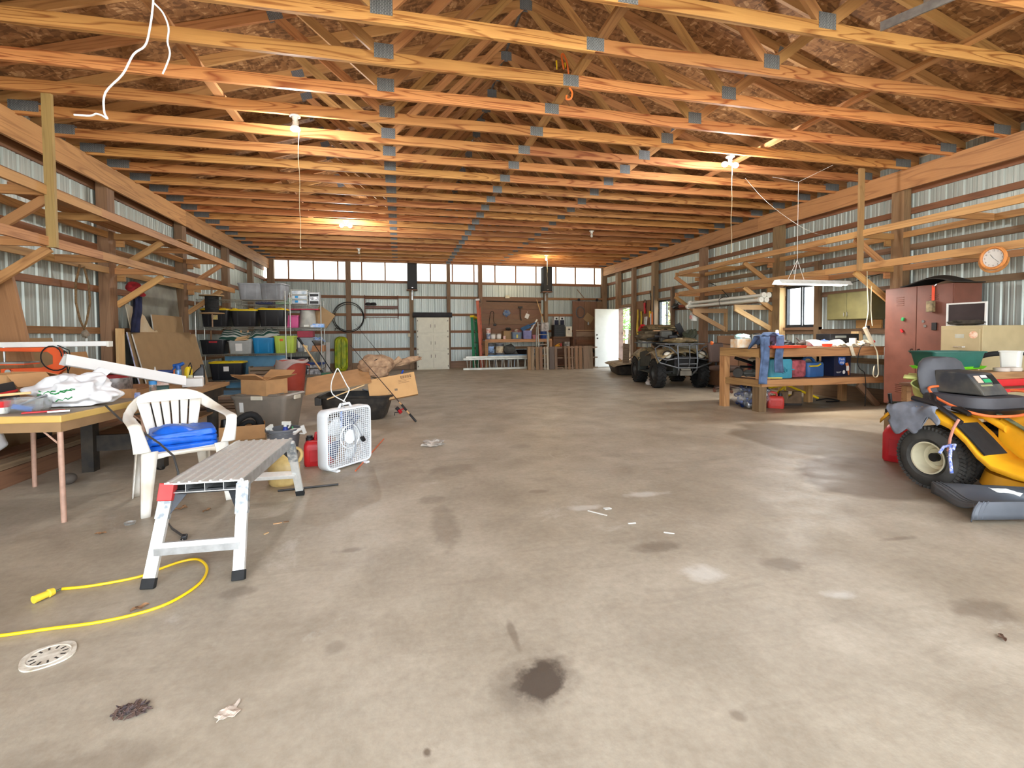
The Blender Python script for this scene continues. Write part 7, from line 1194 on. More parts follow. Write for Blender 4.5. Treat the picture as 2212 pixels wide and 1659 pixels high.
onat('grey_satchel', 'grey satchel leaning against the handlebar', 'bag', MB().box((0,0,.12),(.14,.26,.24),(0,.3,0)), mat('grey canvas', (104,104,98), .9), (.02,-.05,1.0), bevel=.03); onat('black_fan_blade', 'black paddle sticking up from the four wheeler', 'paddle', MB().box((0,0,.18),(.03,.14,.36),(.5,.1,0)), BLACKP, (.12,.26,1.05), bevel=.01); onat('camo_duck_pole', 'dark tangled clamp mount on the front rack', 'mount', blob((0,0,.12),(.07,.14,.13),16,.7,14,10), mat('dark olive', (58,60,44), .7), (.55,.30,.97)); onat('camo_seat_pad', 'folded camouflage pad on the front rack', 'pad', blob((0,0,.05),(.24,.36,.06),20,.25,22,10,-.045), CAMO, (.76,.0,.968), smooth=True)
onat('wood_lath', 'pale lath lying across the heap on the four wheeler', 'lath', MB().box((0,0,0),(.03,.44,.03)), PALE, (-.12,-.1,1.24), (0,0,.3)); M1('white_rag', blob((0,0,.03),(.11,.07,.09),5,.4,14,8,-.02), mat('white cotton cloth', (212,204,198), .9), 'white rag on the floor between the wheels of the four wheeler', 'rag', (5.55, 9.95, .0), smooth=True)
# sled behind
js = T('jet_sled', 'long black hauling sled with a tan cover behind the four wheeler', 'sled', (6.55, 13.3, 0), R_(73)); obj('hull', sled(MB(), 0, 2.1, .85, .26), SL, js, smooth=True); obj('cover', MB().grid(lambda u, v: (-1.08+2.16*u, -.46+.92*v, .275+.03*math.sin(u*9)*math.sin(v*6)+.05*math.sin(PI*v)-.10*max(0,abs(2*v-1)-.8)*5*.3), 20, 10), mat('tan camo cover', (168,150,122), .9, var=.3, scale=6), js, solid=.012, smooth=True)
M1('grey_board', MB().box((0,0,.28),(.22,.02,.56)), OLDW, 'grey board standing upright in the hauling sled', 'board', (6.32, 12.75, .33), .2, rot=(R_(-6), R_(6), .2)); M1('tan_tool', MB().tube([(-.3,0,.03),(.35,0,.06)], .03, 8), PALE, 'rolled tan bundle lying on the hauling sled', 'bundle', (6.55, 13.6, .335), 1.2, smooth=True); rod('red_pipe', 'reddish pipe standing by the wall behind the hauling sled', 'pipe', (7.0, 12.9, .0), (7.05, 12.95, .75), .05, mat('terracotta pipe', (170,110,90), .7))

# ================================================================ wall cabinet, locker, file cabinet
OLV = mat('olive drab paint', (98,92,58), .5, var=.1); oc = T('wall_cabinet', 'olive green metal wall cabinet with two doors above the workbench', 'cabinet', (7.46, 6.62, 1.385)); obj('carcass', MB().bx(-.16,.19,-.39,.38,0,.455), OLV, oc, bevel=.004)
for s in (-1, 1): d = obj('door', MB().bx(-.178,-.161,.005 if s > 0 else -.385,.375 if s > 0 else -.005,.01,.445), OLV, oc, bevel=.003); obj('handle', MB().tube([(-.178,s*.03,.12),(-.20,s*.03,.12),(-.20,s*.03,.06),(-.178,s*.03,.06)], .006, 6), CHROME, d, smooth=True)
beam('support_board', (7.645,6.3,1.31), (7.645,6.75,1.31), .03, .14, PINE2, WR)
RUST = mat('rust brown locker paint', (118,72,58), .5, var=.1, scale=5); lk = T('locker', 'tall rust brown double door metal locker against the wall', 'locker', (7.38, 5.36, 0), R_(-2)); obj('carcass', MB().bx(-.245,.22,-.47,.47,.10,1.82), RUST, lk, bevel=.004); obj('plinth', MB().bx(-.22,.2,-.45,.45,0,.10), mat('dark locker base', (50,36,32), .7), lk)
for s in (-1, 1):
    d = obj('door', MB().bx(-.262,-.246,.004 if s > 0 else -.466,.466 if s > 0 else -.004,.11,1.81), RUST, lk, bevel=.003)
    for zc in (1.62, .36):
        for k in range(5): obj('vent_slot', MB().tube([(-.264,s*.235-.055,zc+.022*(k-2)*1.3),(-.264,s*.235+.055,zc+.022*(k-2)*1.3)], .006, 6), RUST, d, smooth=True)
    obj('door_handle', MB().tube([(-.262,s*.05,.93),(-.29,s*.05,.93),(-.29,s*.055,.87)], .009, 8), mat('dark bronze', (66,56,48), .4, .6), d, smooth=True)
def magnet(label, y, z, mb, m): return M1('fridge_magnet', mb, m, label, 'magnet', (7.38-.263, 5.36+y, z), group=None)
magnet('small green magnet on the locker door', .19, 1.36, MB().box((-.01,0,0),(.02,.03,.045),(.3,0,0)), mat('green plastic', (50,160,90), .4)); magnet('small red magnet on the locker door', .20, 1.19, MB().box((-.01,0,0),(.02,.025,.05),(-.5,0,0)), REDP); magnet('upper round silver magnet on the locker door', -.09, 1.32, MB().cyl((0,0,0),(-.012,0,0),.02), CHROME); magnet('lower round silver magnet on the locker door', -.115, 1.255, MB().cyl((0,0,0),(-.012,0,0),.02), CHROME); magnet('black rectangular magnetic clip on the locker door', -.24, 1.25, MB().box((-.012,0,0),(.025,.06,.10)), BLACKP)
sp2 = T('hanging_lock', 'orange strap with a camouflage game camera hanging from the locker top', 'camera', (7.10, 5.135, 1.80)); obj('strap', MB().box((-.008,0,-.10),(.006,.035,.20)), mat('orange strap', (236,80,40), .6), sp2); obj('hook', MB().tube([(.0,-.03,.02),(-.012,-.02,.0),(-.01,0,-.02)], .006, 6), CHROME, sp2); obj('camera_body', MB().box((-.035,.01,-.28),(.06,.085,.15)), CAMO, sp2, bevel=.008)
M1('dark_tarp', MB().grid(lambda u, v: (-.22+.42*v, -.42+.80*u, .005+.14*max(0,math.sin((u-.1)*3.6))*(.6+.4*math.sin(v*3))*(1-.75*u**3)), 18, 10), mat('dark rubber sheet', (52,50,46), .8), 'dark rubber sheet curled on top of the locker', 'tarp', (7.36, 5.25, 1.825), solid=.012, smooth=True)
FC = mat('putty file cabinet paint', (190,172,132), .5, var=.05); fcb = T('file_cabinet', 'putty coloured metal file cabinet beside the locker', 'cabinet', (7.18, 4.61, 0)); obj('carcass', MB().bx(-.36,.42,-.235,.225,0,1.25), FC, fcb, bevel=.004)
for i in range(3):
    z1 = 1.205-.40*i; d = obj('drawer', MB().bx(-.376,-.361,-.215,.205,z1-.385,z1), FC, fcb, bevel=.004); obj('pull', MB().tube([(-.376,.06,z1-.22),(-.40,.05,z1-.22),(-.40,-.05,z1-.22),(-.376,-.06,z1-.22)], .007, 8), CHROME, d, smooth=True); obj('label_holder', MB().bx(-.379,-.376,-.05,.05,z1-.11,z1-.06), mat('pale metal frame', (206,206,190), .4, .4), d)
    if i == 0: obj('round_sticker', MB().cyl((-.376,-.15,z1-.07),(-.379,-.15,z1-.07),.045,n=20), mat('pale round sticker', (226,206,186), .5, var=.5, scale=26, dirt=(220,140,90)), d)
pf_ = T('picture_frame', 'white framed dark picture standing on the file cabinet', 'picture', (6.92, 4.62, 1.251), 0); 
PV = [(-.0,-.22),(.0,.22)]; obj('frame', MB().bx(-.012,.012,-.22,.22,0,.018).bx(-.012,.012,-.22,.22,.27,.288).bx(-.012,.012,-.22,-.202,.018,.27).bx(-.012,.012,.202,.22,.018,.27), WHITE, pf_); obj('dark_panel', MB().bx(0,.006,-.204,.204,.016,.272), mat('dark brown glass', (60,50,50), .3), pf_)
M1('camo_binoculars', blob((0,0,.035),(.05,.20,.035),8,.3,18,10,-.033), mat('dark camouflage cloth', (66,58,48), .8, var=.3, scale=16), 'dark camouflage gear lying before the white framed picture', 'gear', (6.86, 4.58, 1.252), smooth=True); bpy.data.objects['camo_binoculars'].location = (6.855, 4.58, 1.252)
# clock
ck = T('wall_clock', 'round oak rimmed wall clock hung on the lumber rack rail', 'clock', (6.735, 4.225, 2.025)); OAK = wood('honey oak', (206,146,74),(150,92,38), amount=.3)
obj('rim', MB().lathe([(.105,0),(.125,0),(.138,.012),(.132,.034),(.118,.040),(.106,.03),(.105,0)], 44), OAK, ck, rot=(0,R_(-90),0), smooth=True); obj('face', MB().cyl((-.002,0,0),(-.014,0,0),.112,n=44), PAPER, ck); INK = mat('black ink', (40,38,36), .6, var=0)
obj('lower_arch', MB().ring([[(x_, r_*math.sin(a), -.02-r_*math.cos(a)) for a in [R_(-92+184*k/24) for k in range(25)] for r_ in (.150,)] + [(x_, .135*math.sin(a), -.01-.135*math.cos(a)) for a in [R_(92-184*k/24) for k in range(25)]] for x_ in (-.002,-.018)]), OAK, ck)
for k in range(1, 13):
    a = 2*PI*k/12; text('numeral', str(k), .026, INK, ck, (-.0152, -.086*math.sin(a), .086*math.cos(a)), (R_(90),0,R_(-90)))
for ang, l_, w_ in ((R_(-35), .055, .005), (R_(135), .08, .0035)): obj('hand', MB().bar((-.017,0,0), (-.017,-l_*math.sin(ang),l_*math.cos(ang)), .002, w_), INK, ck)
obj('glass_cover', MB().cyl((-.022,0,0),(-.024,0,0),.106,n=40), mat('clock glass', (245,245,245), .05, var=0, alpha=.12), ck)

# ================================================================ hanging shop light, power strip
sl2 = T('shop_light', 'lit twin tube shop light hanging on strings over the workbench', 'shop light', (6.28, 6.30, 1.94)); 
obj('reflector', MB().ring([[(x_, a, z_) for a, z_ in ((-.10,-.02),(-.05,.045),(.05,.045),(.10,-.02),(.095,-.02),(.045,.035),(-.045,.035),(-.095,-.02))] for x_ in (-.66,.66)]), mat('grey white reflector', (206,208,204), .4), sl2)
TL = mat('lit tube', (255,252,244), .3, var=0, emit=11)
for s in (-1, 1): obj('tube_lamp', MB().tube([(-.60,s*.045,-.012),(.60,s*.045,-.012)], .016, 10), TL, sl2, smooth=True)
for k, (x_, y_) in enumerate(((-.46,0),(-.30,.05),(-.16,0),(-.40,-.06))): obj('string', MB().tube([(x_,y_,.045),(-.27,.02,.36)], .003, 5), STRING if 'STRING' in globals() else PAPER, sl2)
obj('string', MB().tube([(-.27,.02,.36),(-.27,.02,1.55)], .003, 5).tube([(-.27,.02,1.55),(-.02,-.35,1.70)], .002, 5).tube([(-.27,.02,1.55),(-.5,.3,1.70)], .002, 5), PAPER, sl2)
obj('power_cord', MB().tube(smooth_path([(.60,0,.03),(.72,0,.02),(.95,-.1,.10),(1.2,-.1,.16)], 4), .005, 6), BLACKP, sl2)
al = bpy.data.lights.new('tube_light', 'AREA'); al.shape = 'RECTANGLE'; al.size = 1.2; al.size_y = .14; al.energy = 22; al.color = (1,.97,.92); alo = bpy.data.objects.new('tube_light', al); C.objects.link(alo); alo.parent = sl2; alo.location = (0,0,-.035)
CRC = mat('cream cable', (216,206,176), .5); psx = T('power_strip', 'cream power strip hanging on its cable beside the locker', 'power strip', (6.98, 5.96, 1.22)); obj('strip_body', MB().box((0,0,-.10),(.04,.05,.30),(0,R_(-32),0)), mat('cream plastic', (226,214,186), .5), psx, bevel=.008); obj('switch', MB().box((.10,-.0,-.19),(.02,.03,.03),(0,R_(-32),0)), REDP, psx); obj('cable', MB().tube(smooth_path([(-.06,0,.04),(.02,.03,.30),(.03,.06,.62),(.03,.07,.90)], 4), .007, 6).tube(smooth_path([(.06,.02,.66),(.06,.02,.30),(.09,.02,.05)], 4), .006, 6).tube(smooth_path([(.09,0,-.22),(.17,0,-.36),(.19,0,-.55),(.20,0,-.68),(.16,0,-.74),(.10,0,-.70),(.12,0,-.56)], 4), .009, 6), CRC, psx, smooth=True); obj('plug', MB().box((-.03,0,.03),(.05,.05,.05)), BLACKP, psx, bevel=.006)
M1('black_cable', MB().tube(smooth_path([(0,0,.0),(.01,0,.30),(-.02,0,.52),(-.10,0,.58),(-.16,0,.70),(-.10,0,.92),(0,0,.98)], 4), .006, 6), RUBBER, 'thin dark cable dangling off the bench beside the litter box', 'cable', (7.05, 6.06, .02), smooth=True)

# ================================================================ lawn tractor at the edge
tx = T('riding_mower', 'yellow riding mower with a black seat at the edge of the floor', 'riding mower', (4.25, 2.80, 0), R_(-90)); YM = mat('mower yellow paint', (238,172,34), .4, var=.05, coat=.3); CREAM = mat('cream wheel rim', (208,200,170), .5, var=.12); DSEAT = mat('charcoal seat vinyl', (74,74,78), .65, var=.1)
# local frame: +x is the way the mower faces, -y its right side toward the room
def mwheel(x, y, r, w_, sd, turf=26):
    tr_ = obj('tire', MB().lathe([(r*.50,-w_/2+.03),(r*.62,-w_/2),(r*.82,-w_/2+.004),(r*.95,-w_*.36),(r*.975,0),(r*.95,w_*.36),(r*.82,w_/2-.004),(r*.62,w_/2),(r*.50,w_/2-.03),(r*.50,-w_/2+.03)], 40, cap=(False,False)), mat('dusty tire', (66,64,60), .85, var=.2, scale=12), tx, (x,y,r), (R_(90),0,0), smooth=True)
    b = MB()
    for k in range(turf*2):
        a = 2*PI*k/(turf*2)
        for q in range(5):
            M = Matrix.Rotation(a + (PI/turf/2 if q % 2 else 0), 4, 'Z') @ Matrix.Translation((r*(.972 if q in (1,2,3) else .955), 0, w_*(-.36+.18*q))) @ Matrix.Rotation(.5*(1 if q % 2 else -1), 4, 'X'); o_ = b.X; b.X = M; b.bx(-.01, .012, -.010, .010, -.018, .018); b.X = o_
    tag(obj('tread_blocks', b, mat('dusty tire', (66,64,60), .85), tr_), kind='stuff')
    obj('rim', MB().lathe([(r*.50,sd*(w_/2-.03)),(r*.52,sd*(w_/2-.012)),(r*.48,sd*(w_/2-.012)),(r*.44,sd*w_*.30),(r*.40,sd*w_*.05),(r*.30,sd*w_*.0),(r*.27,sd*w_*.06),(r*.16,sd*w_*.06),(.004,sd*w_*.06)], 36, cap=(False,True)), CREAM, tr_, smooth=True)
    obj('hub_cap', MB().tube([(0,0,sd*w_*.05),(0,0,sd*w_*.22)], .032, 14), BLACKP, tr_, smooth=True)
for s in (-1, 1): mwheel(0, s*.30, .232, .235, -s*-1 if False else (1 if s < 0 else -1))
for s in (-1, 1): mwheel(1.22, s*.33, .19, .16, (1 if s < 0 else -1), 18)
# fender shell: arch over the wheel running down to the footboard, swept across the width
prof_ = [(-.34,.47),(-.27,.545),(-.12,.575),(.03,.565),(.17,.515),(.27,.43),(.34,.345),(.42,.285),(.55,.262),(.95,.262)]
def shellz(k): return prof_[min(k, len(prof_)-1)]
fe = MB(); rings = []
for y_, up, ins in ((-.44,-.030,0),(-.435,.0,0),(-.40,.022,0),(-.18,.03,0)): rings.append([(p[0], y_, p[1]+up) for p in prof_])
fe.ring(rings, closed=False); rings = [[(p[0], y_, p[1]+up) for p in prof_] for y_, up in ((.18,.03),(.40,.022),(.435,0),(.44,-.03))]; fe.ring(rings, closed=False)
obj('fender', fe, YM, tx, solid=.008, smooth=True)
obj('seat_deck', MB().ring([[(x_, p[0], p[1]+z_) for p in rr(.36,.05,.02,0)] for x_, z_ in ((-.36,.52),(-.20,.57),(.20,.57),(.33,.50))]), YM, tx, smooth=True)
obj('center_tunnel', MB().ring([[(x_, p[0], p[1]+z_) for p in rr(w_,h_,.05,0)] for x_, w_, h_, z_ in ((.28,.30,.26,.44),(.45,.34,.24,.38),(.75,.34,.24,.38),(.95,.34,.26,.40))]), YM, tx, smooth=True); obj('hood', MB().ring([[(x_, p[0], p[1]+z_) for p in rr(w_,h_,.08,0)] for x_, w_, h_, z_ in ((.82,.44,.42,.62),(1.0,.48,.44,.62),(1.4,.46,.36,.58),(1.55,.38,.24,.54))]), YM, tx, smooth=True)
obj('frame', MB().box((.45,0,.27),(1.5,.26,.10)).tube([(0,-.25,.232),(0,.25,.232)], .03).tube([(1.22,-.3,.19),(1.22,.3,.19)], .02).box((.02,0,.32),(.34,.3,.22)), BLACKP, tx, bevel=.01)
obj('foot_pad', MB().ring([[(x_, -.43+.02*0 + d_, z_) for d_ in (0,.10,.20)] for x_, z_ in ((.20,.525),(.30,.43),(.38,.345))], closed=False), RUBBER, tx, solid=.012)
obj('steering_wheel', MB().tube([(.62+.10*math.cos(a)*.6, .19*math.sin(a), .86+.19*math.cos(a)*.45) for a in [2*PI*k/28 for k in range(28)]], .014, 8, True).tube([(.62,0,.86),(.82,0,.66)], .018), BLACKP, tx, smooth=True)
seat = obj('seat_cushion', MB().ring([[(p[0]*k+.02, p[1]*k, z_) for p in rr(.48,.52,.14,0,n=7)] for k, z_ in ((.86,.605),(.98,.62),(1.0,.665),(.95,.70),(.78,.705),(.5,.70))]), DSEAT, tx, smooth=True)
obj('seat_back', MB().ring([[(p[1]*k*.9-.20-.30*(p[0]*0)-d_-.14*(p[1]*0), p[0]*k, 0) for p in rr(.5,.1,.05,0)] for k, d_ in ((1,0),)] if False else [[(-.17-.05*k1-z_*.16+ (t_*.055), y_*wf, .66+z_) for y_, t_ in [(.25*math.cos(a), math.sin(a)) for a in [2*PI*q/24 for q in range(24)]]] for z_, wf, k1 in ((0,.80,0),(.04,.95,0),(.12,1.0,0),(.20,.98,0),(.27,.85,0),(.305,.60,.06),(.315,.2,.1))]), DSEAT, tx, smooth=True)
obj('seat_pan', MB().ring([rr(.46,.50,.12,.575,.02,0), rr(.52,.55,.14,.615,.02,0), rr(.50,.53,.13,.625,.02,0)]), BLACKP, tx, smooth=True)
obj('fender_bar', MB().tube([(-.16,-.34,.66),(.02,-.37,.64),(.22,-.41,.535)], .02, 8), mat('dark chrome tube', (70,70,74), .25, .7), tx, smooth=True)
obj('mower_deck', MB().ring([rr(.80,.78,.3,.09,.62,0,8), rr(.84,.82,.3,.12,.62,0,8), rr(.80,.78,.3,.21,.62,0,8), rr(.5,.5,.2,.215,.62,0,8)]), YM, tx, smooth=True)
CHT = mat('dark grey chute plastic', (82,86,92), .5, var=.08)
CA, CB_, CC, CD = [Vector((-(p[1]-2.80), p[0]-4.25, p[2])) for p in ((3.700, 2.662, 0.099), (3.720, 2.120, 0.226), (3.418, 2.195, 0.135), (4.023, 2.059, 0.135))]
def chf(u, v):   # u along the mower, v outwards; the outer lip turns down
    k = min(1, v/.86); p = CA.lerp(CB_, u).lerp(CC.lerp(CD, u), k); p.z += -.035*math.sin(PI*k)*(1-u) + .012*math.sin(2*PI*k)
    if v > .86: q = (v-.86)/.14; p.y -= .05*math.sin(q*PI/2); p.z -= .10*q**1.3
    return tuple(p)
obj('discharge_chute', MB().grid(chf, 14, 28), CHT, tx, solid=.008, smooth=True)
for k in range(3): obj('chute_rib', MB().tube([Vector(chf(.02+.045*k, j/22))+Vector((0,-.002,.006)) for j in range(23)], .005, 5), CHT, tx, smooth=True)
obj('chute_skirt', MB().grid(lambda u, v: tuple(Vector(chf(0, u)) - Vector((0,0,.075*v*(1-.8*u)))), 10, 3), CHT, tx, solid=.006, smooth=True)
obj('chute_sticker', MB().prism([tuple(Vector(chf(.50,.18))+Vector((0,0,.008))), tuple(Vector(chf(.72,.18))+Vector((0,0,.008))), tuple(Vector(chf(.78,.34))+Vector((0,0,.008))), tuple(Vector(chf(.64,.50))+Vector((0,0,.008))), tuple(Vector(chf(.50,.36))+Vector((0,0,.008)))], (0,0,.001)), PAPER, tx)
# things lying on the mower
def onm(p): return Vector((4.25, 2.80, 0)) + Vector((p[1], -p[0], p[2]))
bc2 = T('battery_charger', 'dusty black battery charger with a dial panel on the mower seat', 'charger', onm((.0,.02,.712)), R_(-88)); bc2.location = onm((-.00,-.0,.708))
obj('case', MB().prism([(-.17,-.13,0),(.17,-.13,0),(.155,-.13,.03),(.06,-.13,.155),(-.16,-.13,.17)], (0,.26,0)), mat('dusty black case', (48,50,54), .6, var=.3, scale=7, dirt=(92,88,78)), bc2, bevel=.01)
M_ = math.atan2(.125, .095); 
for nm, u_, v_, su, sv, m in (('dial', -.07, .045, .055, .06, mat('dial face', (206,180,160), .4)), ('green_label', .01, .03, .075, .03, mat('green label', (40,150,96), .5)), ('white_label', .0, .068, .06, .022, PAPER), ('dark_panel', .08, .04, .06, .08, BLACKP), ('fine_print', -.03, -.01, .12, .014, mat('pale olive print', (150,150,110), .5))):
    px_ = .155-.095*((v_+.03)/.157+.10); obj(nm, MB().box((.118-.6*v_*.85+.0, u_, .088+v_*.80-.01),(su*0+.003, su, sv),(0,-(PI/2-M_),0)), m, bc2)
oc2 = T('orange_cable', 'orange jumper cable with black clamps looping round the mower seat', 'cable', onm((-.1,-.1,.70))); L0 = onm((-.1,-.1,.70)); ORC = mat('orange rubber', (236,116,62), .5)
pth = [onm(p) - L0 for p in ((-.13,-.13,.75),(-.12,-.24,.74),(-.05,-.285,.69),(.03,-.30,.655),(.12,-.32,.63),(.22,-.30,.60),(.30,-.22,.585),(.36,-.05,.60),(.35,.10,.66),(.26,.18,.73),(.15,.17,.74))]
obj('cable_run', MB().tube(smooth_path(pth, 5), .0095, 8), ORC, oc2, smooth=True)
for a, b in (((-.07,-.285,.70),(-.02,-.32,.645)),((.12,-.34,.62),(.25,-.38,.60))): obj('clamp', MB().tube([onm(a)-L0, (onm(a)+onm(b))/2-L0+Vector((0,0,.01)), onm(b)-L0], [.016,.024,.016], 8), BLACKP, oc2, smooth=True)
GRC = mat('grey cotton shirt', (122,126,136), .9, var=.2, scale=8, bump=.3, bscale=16)
M1('grey_shirt', MB().grid(lambda u, v: tuple(onm((-.27+.36*v+.03*math.sin(u*9), -.18-.28*min(1,u*1.5), .625-.02*math.sin(v*13)-.035*abs(math.sin(v*8+u*3)) - max(0,u-.60)*.46*(.8+.35*math.sin(v*5)))) - onm((-.2,-.4,.55))), 26, 30), GRC, 'grey cotton shirt draped over the rear fender of the mower', 'shirt', onm((-.2,-.4,.55)), solid=.012, smooth=True)
tie = T('bungee_strap', 'faded red bungee strap hooked from the fender bar down past the mower tire', 'strap', onm((.19,-.45,.52))); L1 = onm((.19,-.45,.52)); obj('strap', MB().tube([onm(p)-L1 for p in ((.22,-.43,.56),(.215,-.47,.50),(.20,-.475,.43),(.185,-.47,.33))], .009, 8), mat('faded red strap', (190,130,110), .8), tie, smooth=True); obj('hook_spring', MB().tube([onm((.185,-.47,.33-.004*k))-L1+Vector((.006*math.sin(k*2),.006*math.cos(k*2),0)) for k in range(12)], .003, 5), CHROME, tie)
ro = T('pull_rope', 'blue and white braided rope tied to the chute of the mower', 'rope', onm((.32,-.56,.22))); L2_ = onm((.32,-.56,.22)); BW = mat('blue white braid', (60,86,170), .8, var=.9, scale=60, dirt=(226,226,230)); obj('rope_line', MB().tube([onm(p)-L2_ for p in ((.30,-.60,.215),(.26,-.56,.30),(.235,-.52,.36),(.22,-.50,.385),(.24,-.49,.39),(.25,-.52,.36))], .010, 8), BW, ro, smooth=True); obj('rope_line', MB().tube([onm(p)-L2_ for p in ((.22,-.505,.38),(.19,-.52,.365),(.185,-.55,.32))], .010, 8), BW, ro, smooth=True)
st_ = T('camo_strap', 'olive camouflage webbing strap lying across the mower footboard', 'strap', onm((.40,-.2,.45))); L3 = onm((.40,-.2,.45)); obj('webbing', MB().grid(lambda u, v: tuple(onm((.24+.42*u, -.14-.10*u+.045*v, .60-.22*u+.02*math.sin(u*3))) - L3), 12, 2), mat('camo webbing', (104,110,78), .8, var=.5, scale=20, dirt=(60,66,50)), st_, solid=.004)
gl_ = M1('yellow_shirt', MB().grid(lambda u, v: (-.14+.28*u, -.06+.05*math.sin(v*4), -.20*v*(.5+.7*abs(math.sin(u*4)))+.03*math.sin(u*8)), 14, 8).grid(lambda u, v: (-.14+.28*u, -.06+.10*v, .02*math.sin(u*8)+.0), 10, 4), mat('pale lime cotton', (200,206,130), .9, var=.15, scale=9), 'pale lime shirt hanging off the back of the mower seat', 'shirt', onm((-.34,.05,.74)), R_(30), solid=.01, smooth=True); gl_.location = (4.16, 3.16, .80)
jerry('large red gas can with a rectangular grip behind the mower wheel', (4.50, 3.48, 0), R_(-63), .26, .34, .42, mat('scarlet gas can plastic', (200,40,48), .45, var=.06), BLACKP)
pnb = T('black_basin', 'black metal basin on an upturned crate behind the red gas can', 'basin', (5.02, 3.84, .345)); obj('bowl', MB().lathe([(.0,0),(.09,0),(.17,.10),(.18,.105),(.165,.10),(.085,.012),(.0,.012)], 28), mat('black enamel', (40,38,36), .3), pnb, smooth=True)
ocr = T('low_crate', 'brown low carton holding up the black basin', 'cardboard box', (5.06, 3.86, 0)); obj('carton', MB().bx(-.16,.16,-.14,.14,0,.342), CARD2, ocr, bevel=.004)
M1('yellow_handled_tool', MB().tube([(0,0,.02),(-.03,0,.20)], [.014,.018], 8).box((.02,0,.02),(.14,.06,.04)), BLACKP, 'black brush with a yellow tip behind the red gas can', 'brush', (4.78, 4.22, .22)); bpy.data.objects['yellow_handled_tool'].location = (4.95, 3.96, .343)
# shelf table behind the mower with crates
wt = T('side_table', 'worn wooden side table with red edging behind the riding mower', 'table', (6.02, 3.72, 0)); obj('top_plank', MB().bx(-.75,.55,-.30,.42,.60,.63), PLY, wt); obj('red_edge', MB().bx(-.755,.555,-.31,-.30,.595,.625), REDP, wt)
for x_ in (-.70,.50):
    for y_ in (-.26,.38): obj('leg', MB().bx(x_-.03,x_+.03,y_-.03,y_+.03,0,.60), BENCHW, wt)
boxthing('red_toolbox', 'long red toolbox on the side table behind the mower', 'toolbox', (5.95, 3.66, .631), (.60,.22,.07), REDP); boxthing('wood_plank_box', 'brown wooden box lying on the long red toolbox', 'box', (5.95, 3.68, .702), (.62,.24,.07), BENCHW)
M1('lime_tray', MB().ring([rr(.60,.34,.03,0), rr(.64,.38,.03,.03), rr(.62,.36,.03,.03), rr(.58,.32,.03,.006)]), mat('bright lime plastic', (120,220,40), .4), 'bright lime green tray under the dark green bin', 'tray', (5.72, 3.98, .782), .1, smooth=True)
bx9 = boxthing('tan_box', 'flat tan box under the bright lime tray', 'box', (5.72, 3.98, .631), (.5,.24,.145), CARD)
M1('green_bin', tub_mesh(.58,.36,.17,.82,.04,.008,.018), mat('dark green plastic', (38,92,80), .45, var=.08), 'dark green open plastic bin on the bright lime tray', 'bin', (5.70, 3.98, .800), R_(-14), smooth=True)
for i, x_ in enumerate((6.06, 6.22)): M1('round_tin', MB().lathe([(.06,0),(.065,.01),(.065,.035),(.02,.04)], 18), mat('pale cream lid', (214,200,186), .5), '%s flat pale round tin on the brown wooden box' % ('first', 'second')[i], 'tin', (x_-.15, 3.62, .774), smooth=True)
M1('white_planter', tub_mesh(.17,.17,.20,.8,.02,.005,.008), WHITEP, 'square white plastic planter on the brown wooden box', 'planter', (6.20, 3.72, .774), R_(20), smooth=True)
M1('vacuum_pipe', MB().tube(smooth_path([(-.30,.1,-.14),(-.20,.08,.06),(-.05,.04,.12),(.15,0,.13),(.4,-.03,.13)], 4), .028, 10), RUBBER, 'black ribbed hose arching behind the square white planter', 'hose', (6.45, 4.0, .80), smooth=True)

# ---------------------------------------------------------------- lamps on the trusses
PORC = mat('white porcelain', (228,226,220), .3, var=.03)
LIT = mat('lit bulb', (255,246,226), .3, var=0, emit=14)
LITW = mat('warm lit bulb', (255,214,140), .3, var=0, emit=9)
BULB = mat('clear bulb glass', (235,232,222), .1, var=0, alpha=.5)
STRING = mat('pull string', (220,206,172), .8, var=.05)
def lamp(x, y, label, kind, string, power=0, colr=(1,.98,.94)):
    t = T('ceiling_lamp', label, 'lamp', (x, y, ZC-HB/2-.001), group='keyless lamps under the trusses')
    obj('base', MB().lathe([(.058,0),(.058,-.012),(.034,-.02),(.026,-.055),(.03,-.065)], 20), PORC, t, smooth=True)
    m = LITW if kind == 'warm' else LIT if power else BULB
    if kind == 'double':
        obj('socket_splitter', MB().tube([(0,0,-.06),(0,0,-.09)], .02).tube([(-.05,0,-.1),(.05,0,-.1)], .018), PORC, t, smooth=True)
        for s in (-1, 1): obj('bulb', MB().ball((s*.085,0,-.115), .036, 14, 10, (1.25,1,1)), m, t, smooth=True)
    elif kind == 'flood':
        obj('bulb', MB().lathe([(.022,-.06),(.026,-.09),(.045,-.13),(.052,-.15),(.05,-.158),(.02,-.166)], 20), m, t, smooth=True)
        obj('bulb_housing', MB().lathe([(.024,-.055),(.029,-.092),(.047,-.128)], 20), PORC, t, smooth=True)
    else:
        obj('bulb', MB().lathe([(.014,-.06),(.018,-.08),(.03,-.105),(.033,-.125),(.024,-.148),(.006,-.158)], 18), m, t, smooth=True)
    if string:
        obj('pull_string', MB().tube([(.03+.006*math.sin(i*1.7), .004*math.cos(i), -.05 - (string-.05)*i/10) for i in range(11)], .0028, 5), STRING, t)
        obj('pull_bead', MB().ball((.03,0,-string), .008, 8, 6), STRING, t)
    if power:
        l = bpy.data.lights.new('bulb_light', 'POINT'); l.energy = power; l.shadow_soft_size = .06; l.color = colr
        o = bpy.data.objects.new('bulb_light', l); C.objects.link(o); o.parent = t; o.location = (0, 0, -.24)
    return t
lamp(-1.09, 5.84, 'lit white reflector bulb with a long pull string, beside the hanging white cable', 'flood', 1.45, 32)
lamp(-1.07, 10.85, 'lit lamp high above the brown lidded tote, halfway down the barn', 'double', 0, 48)
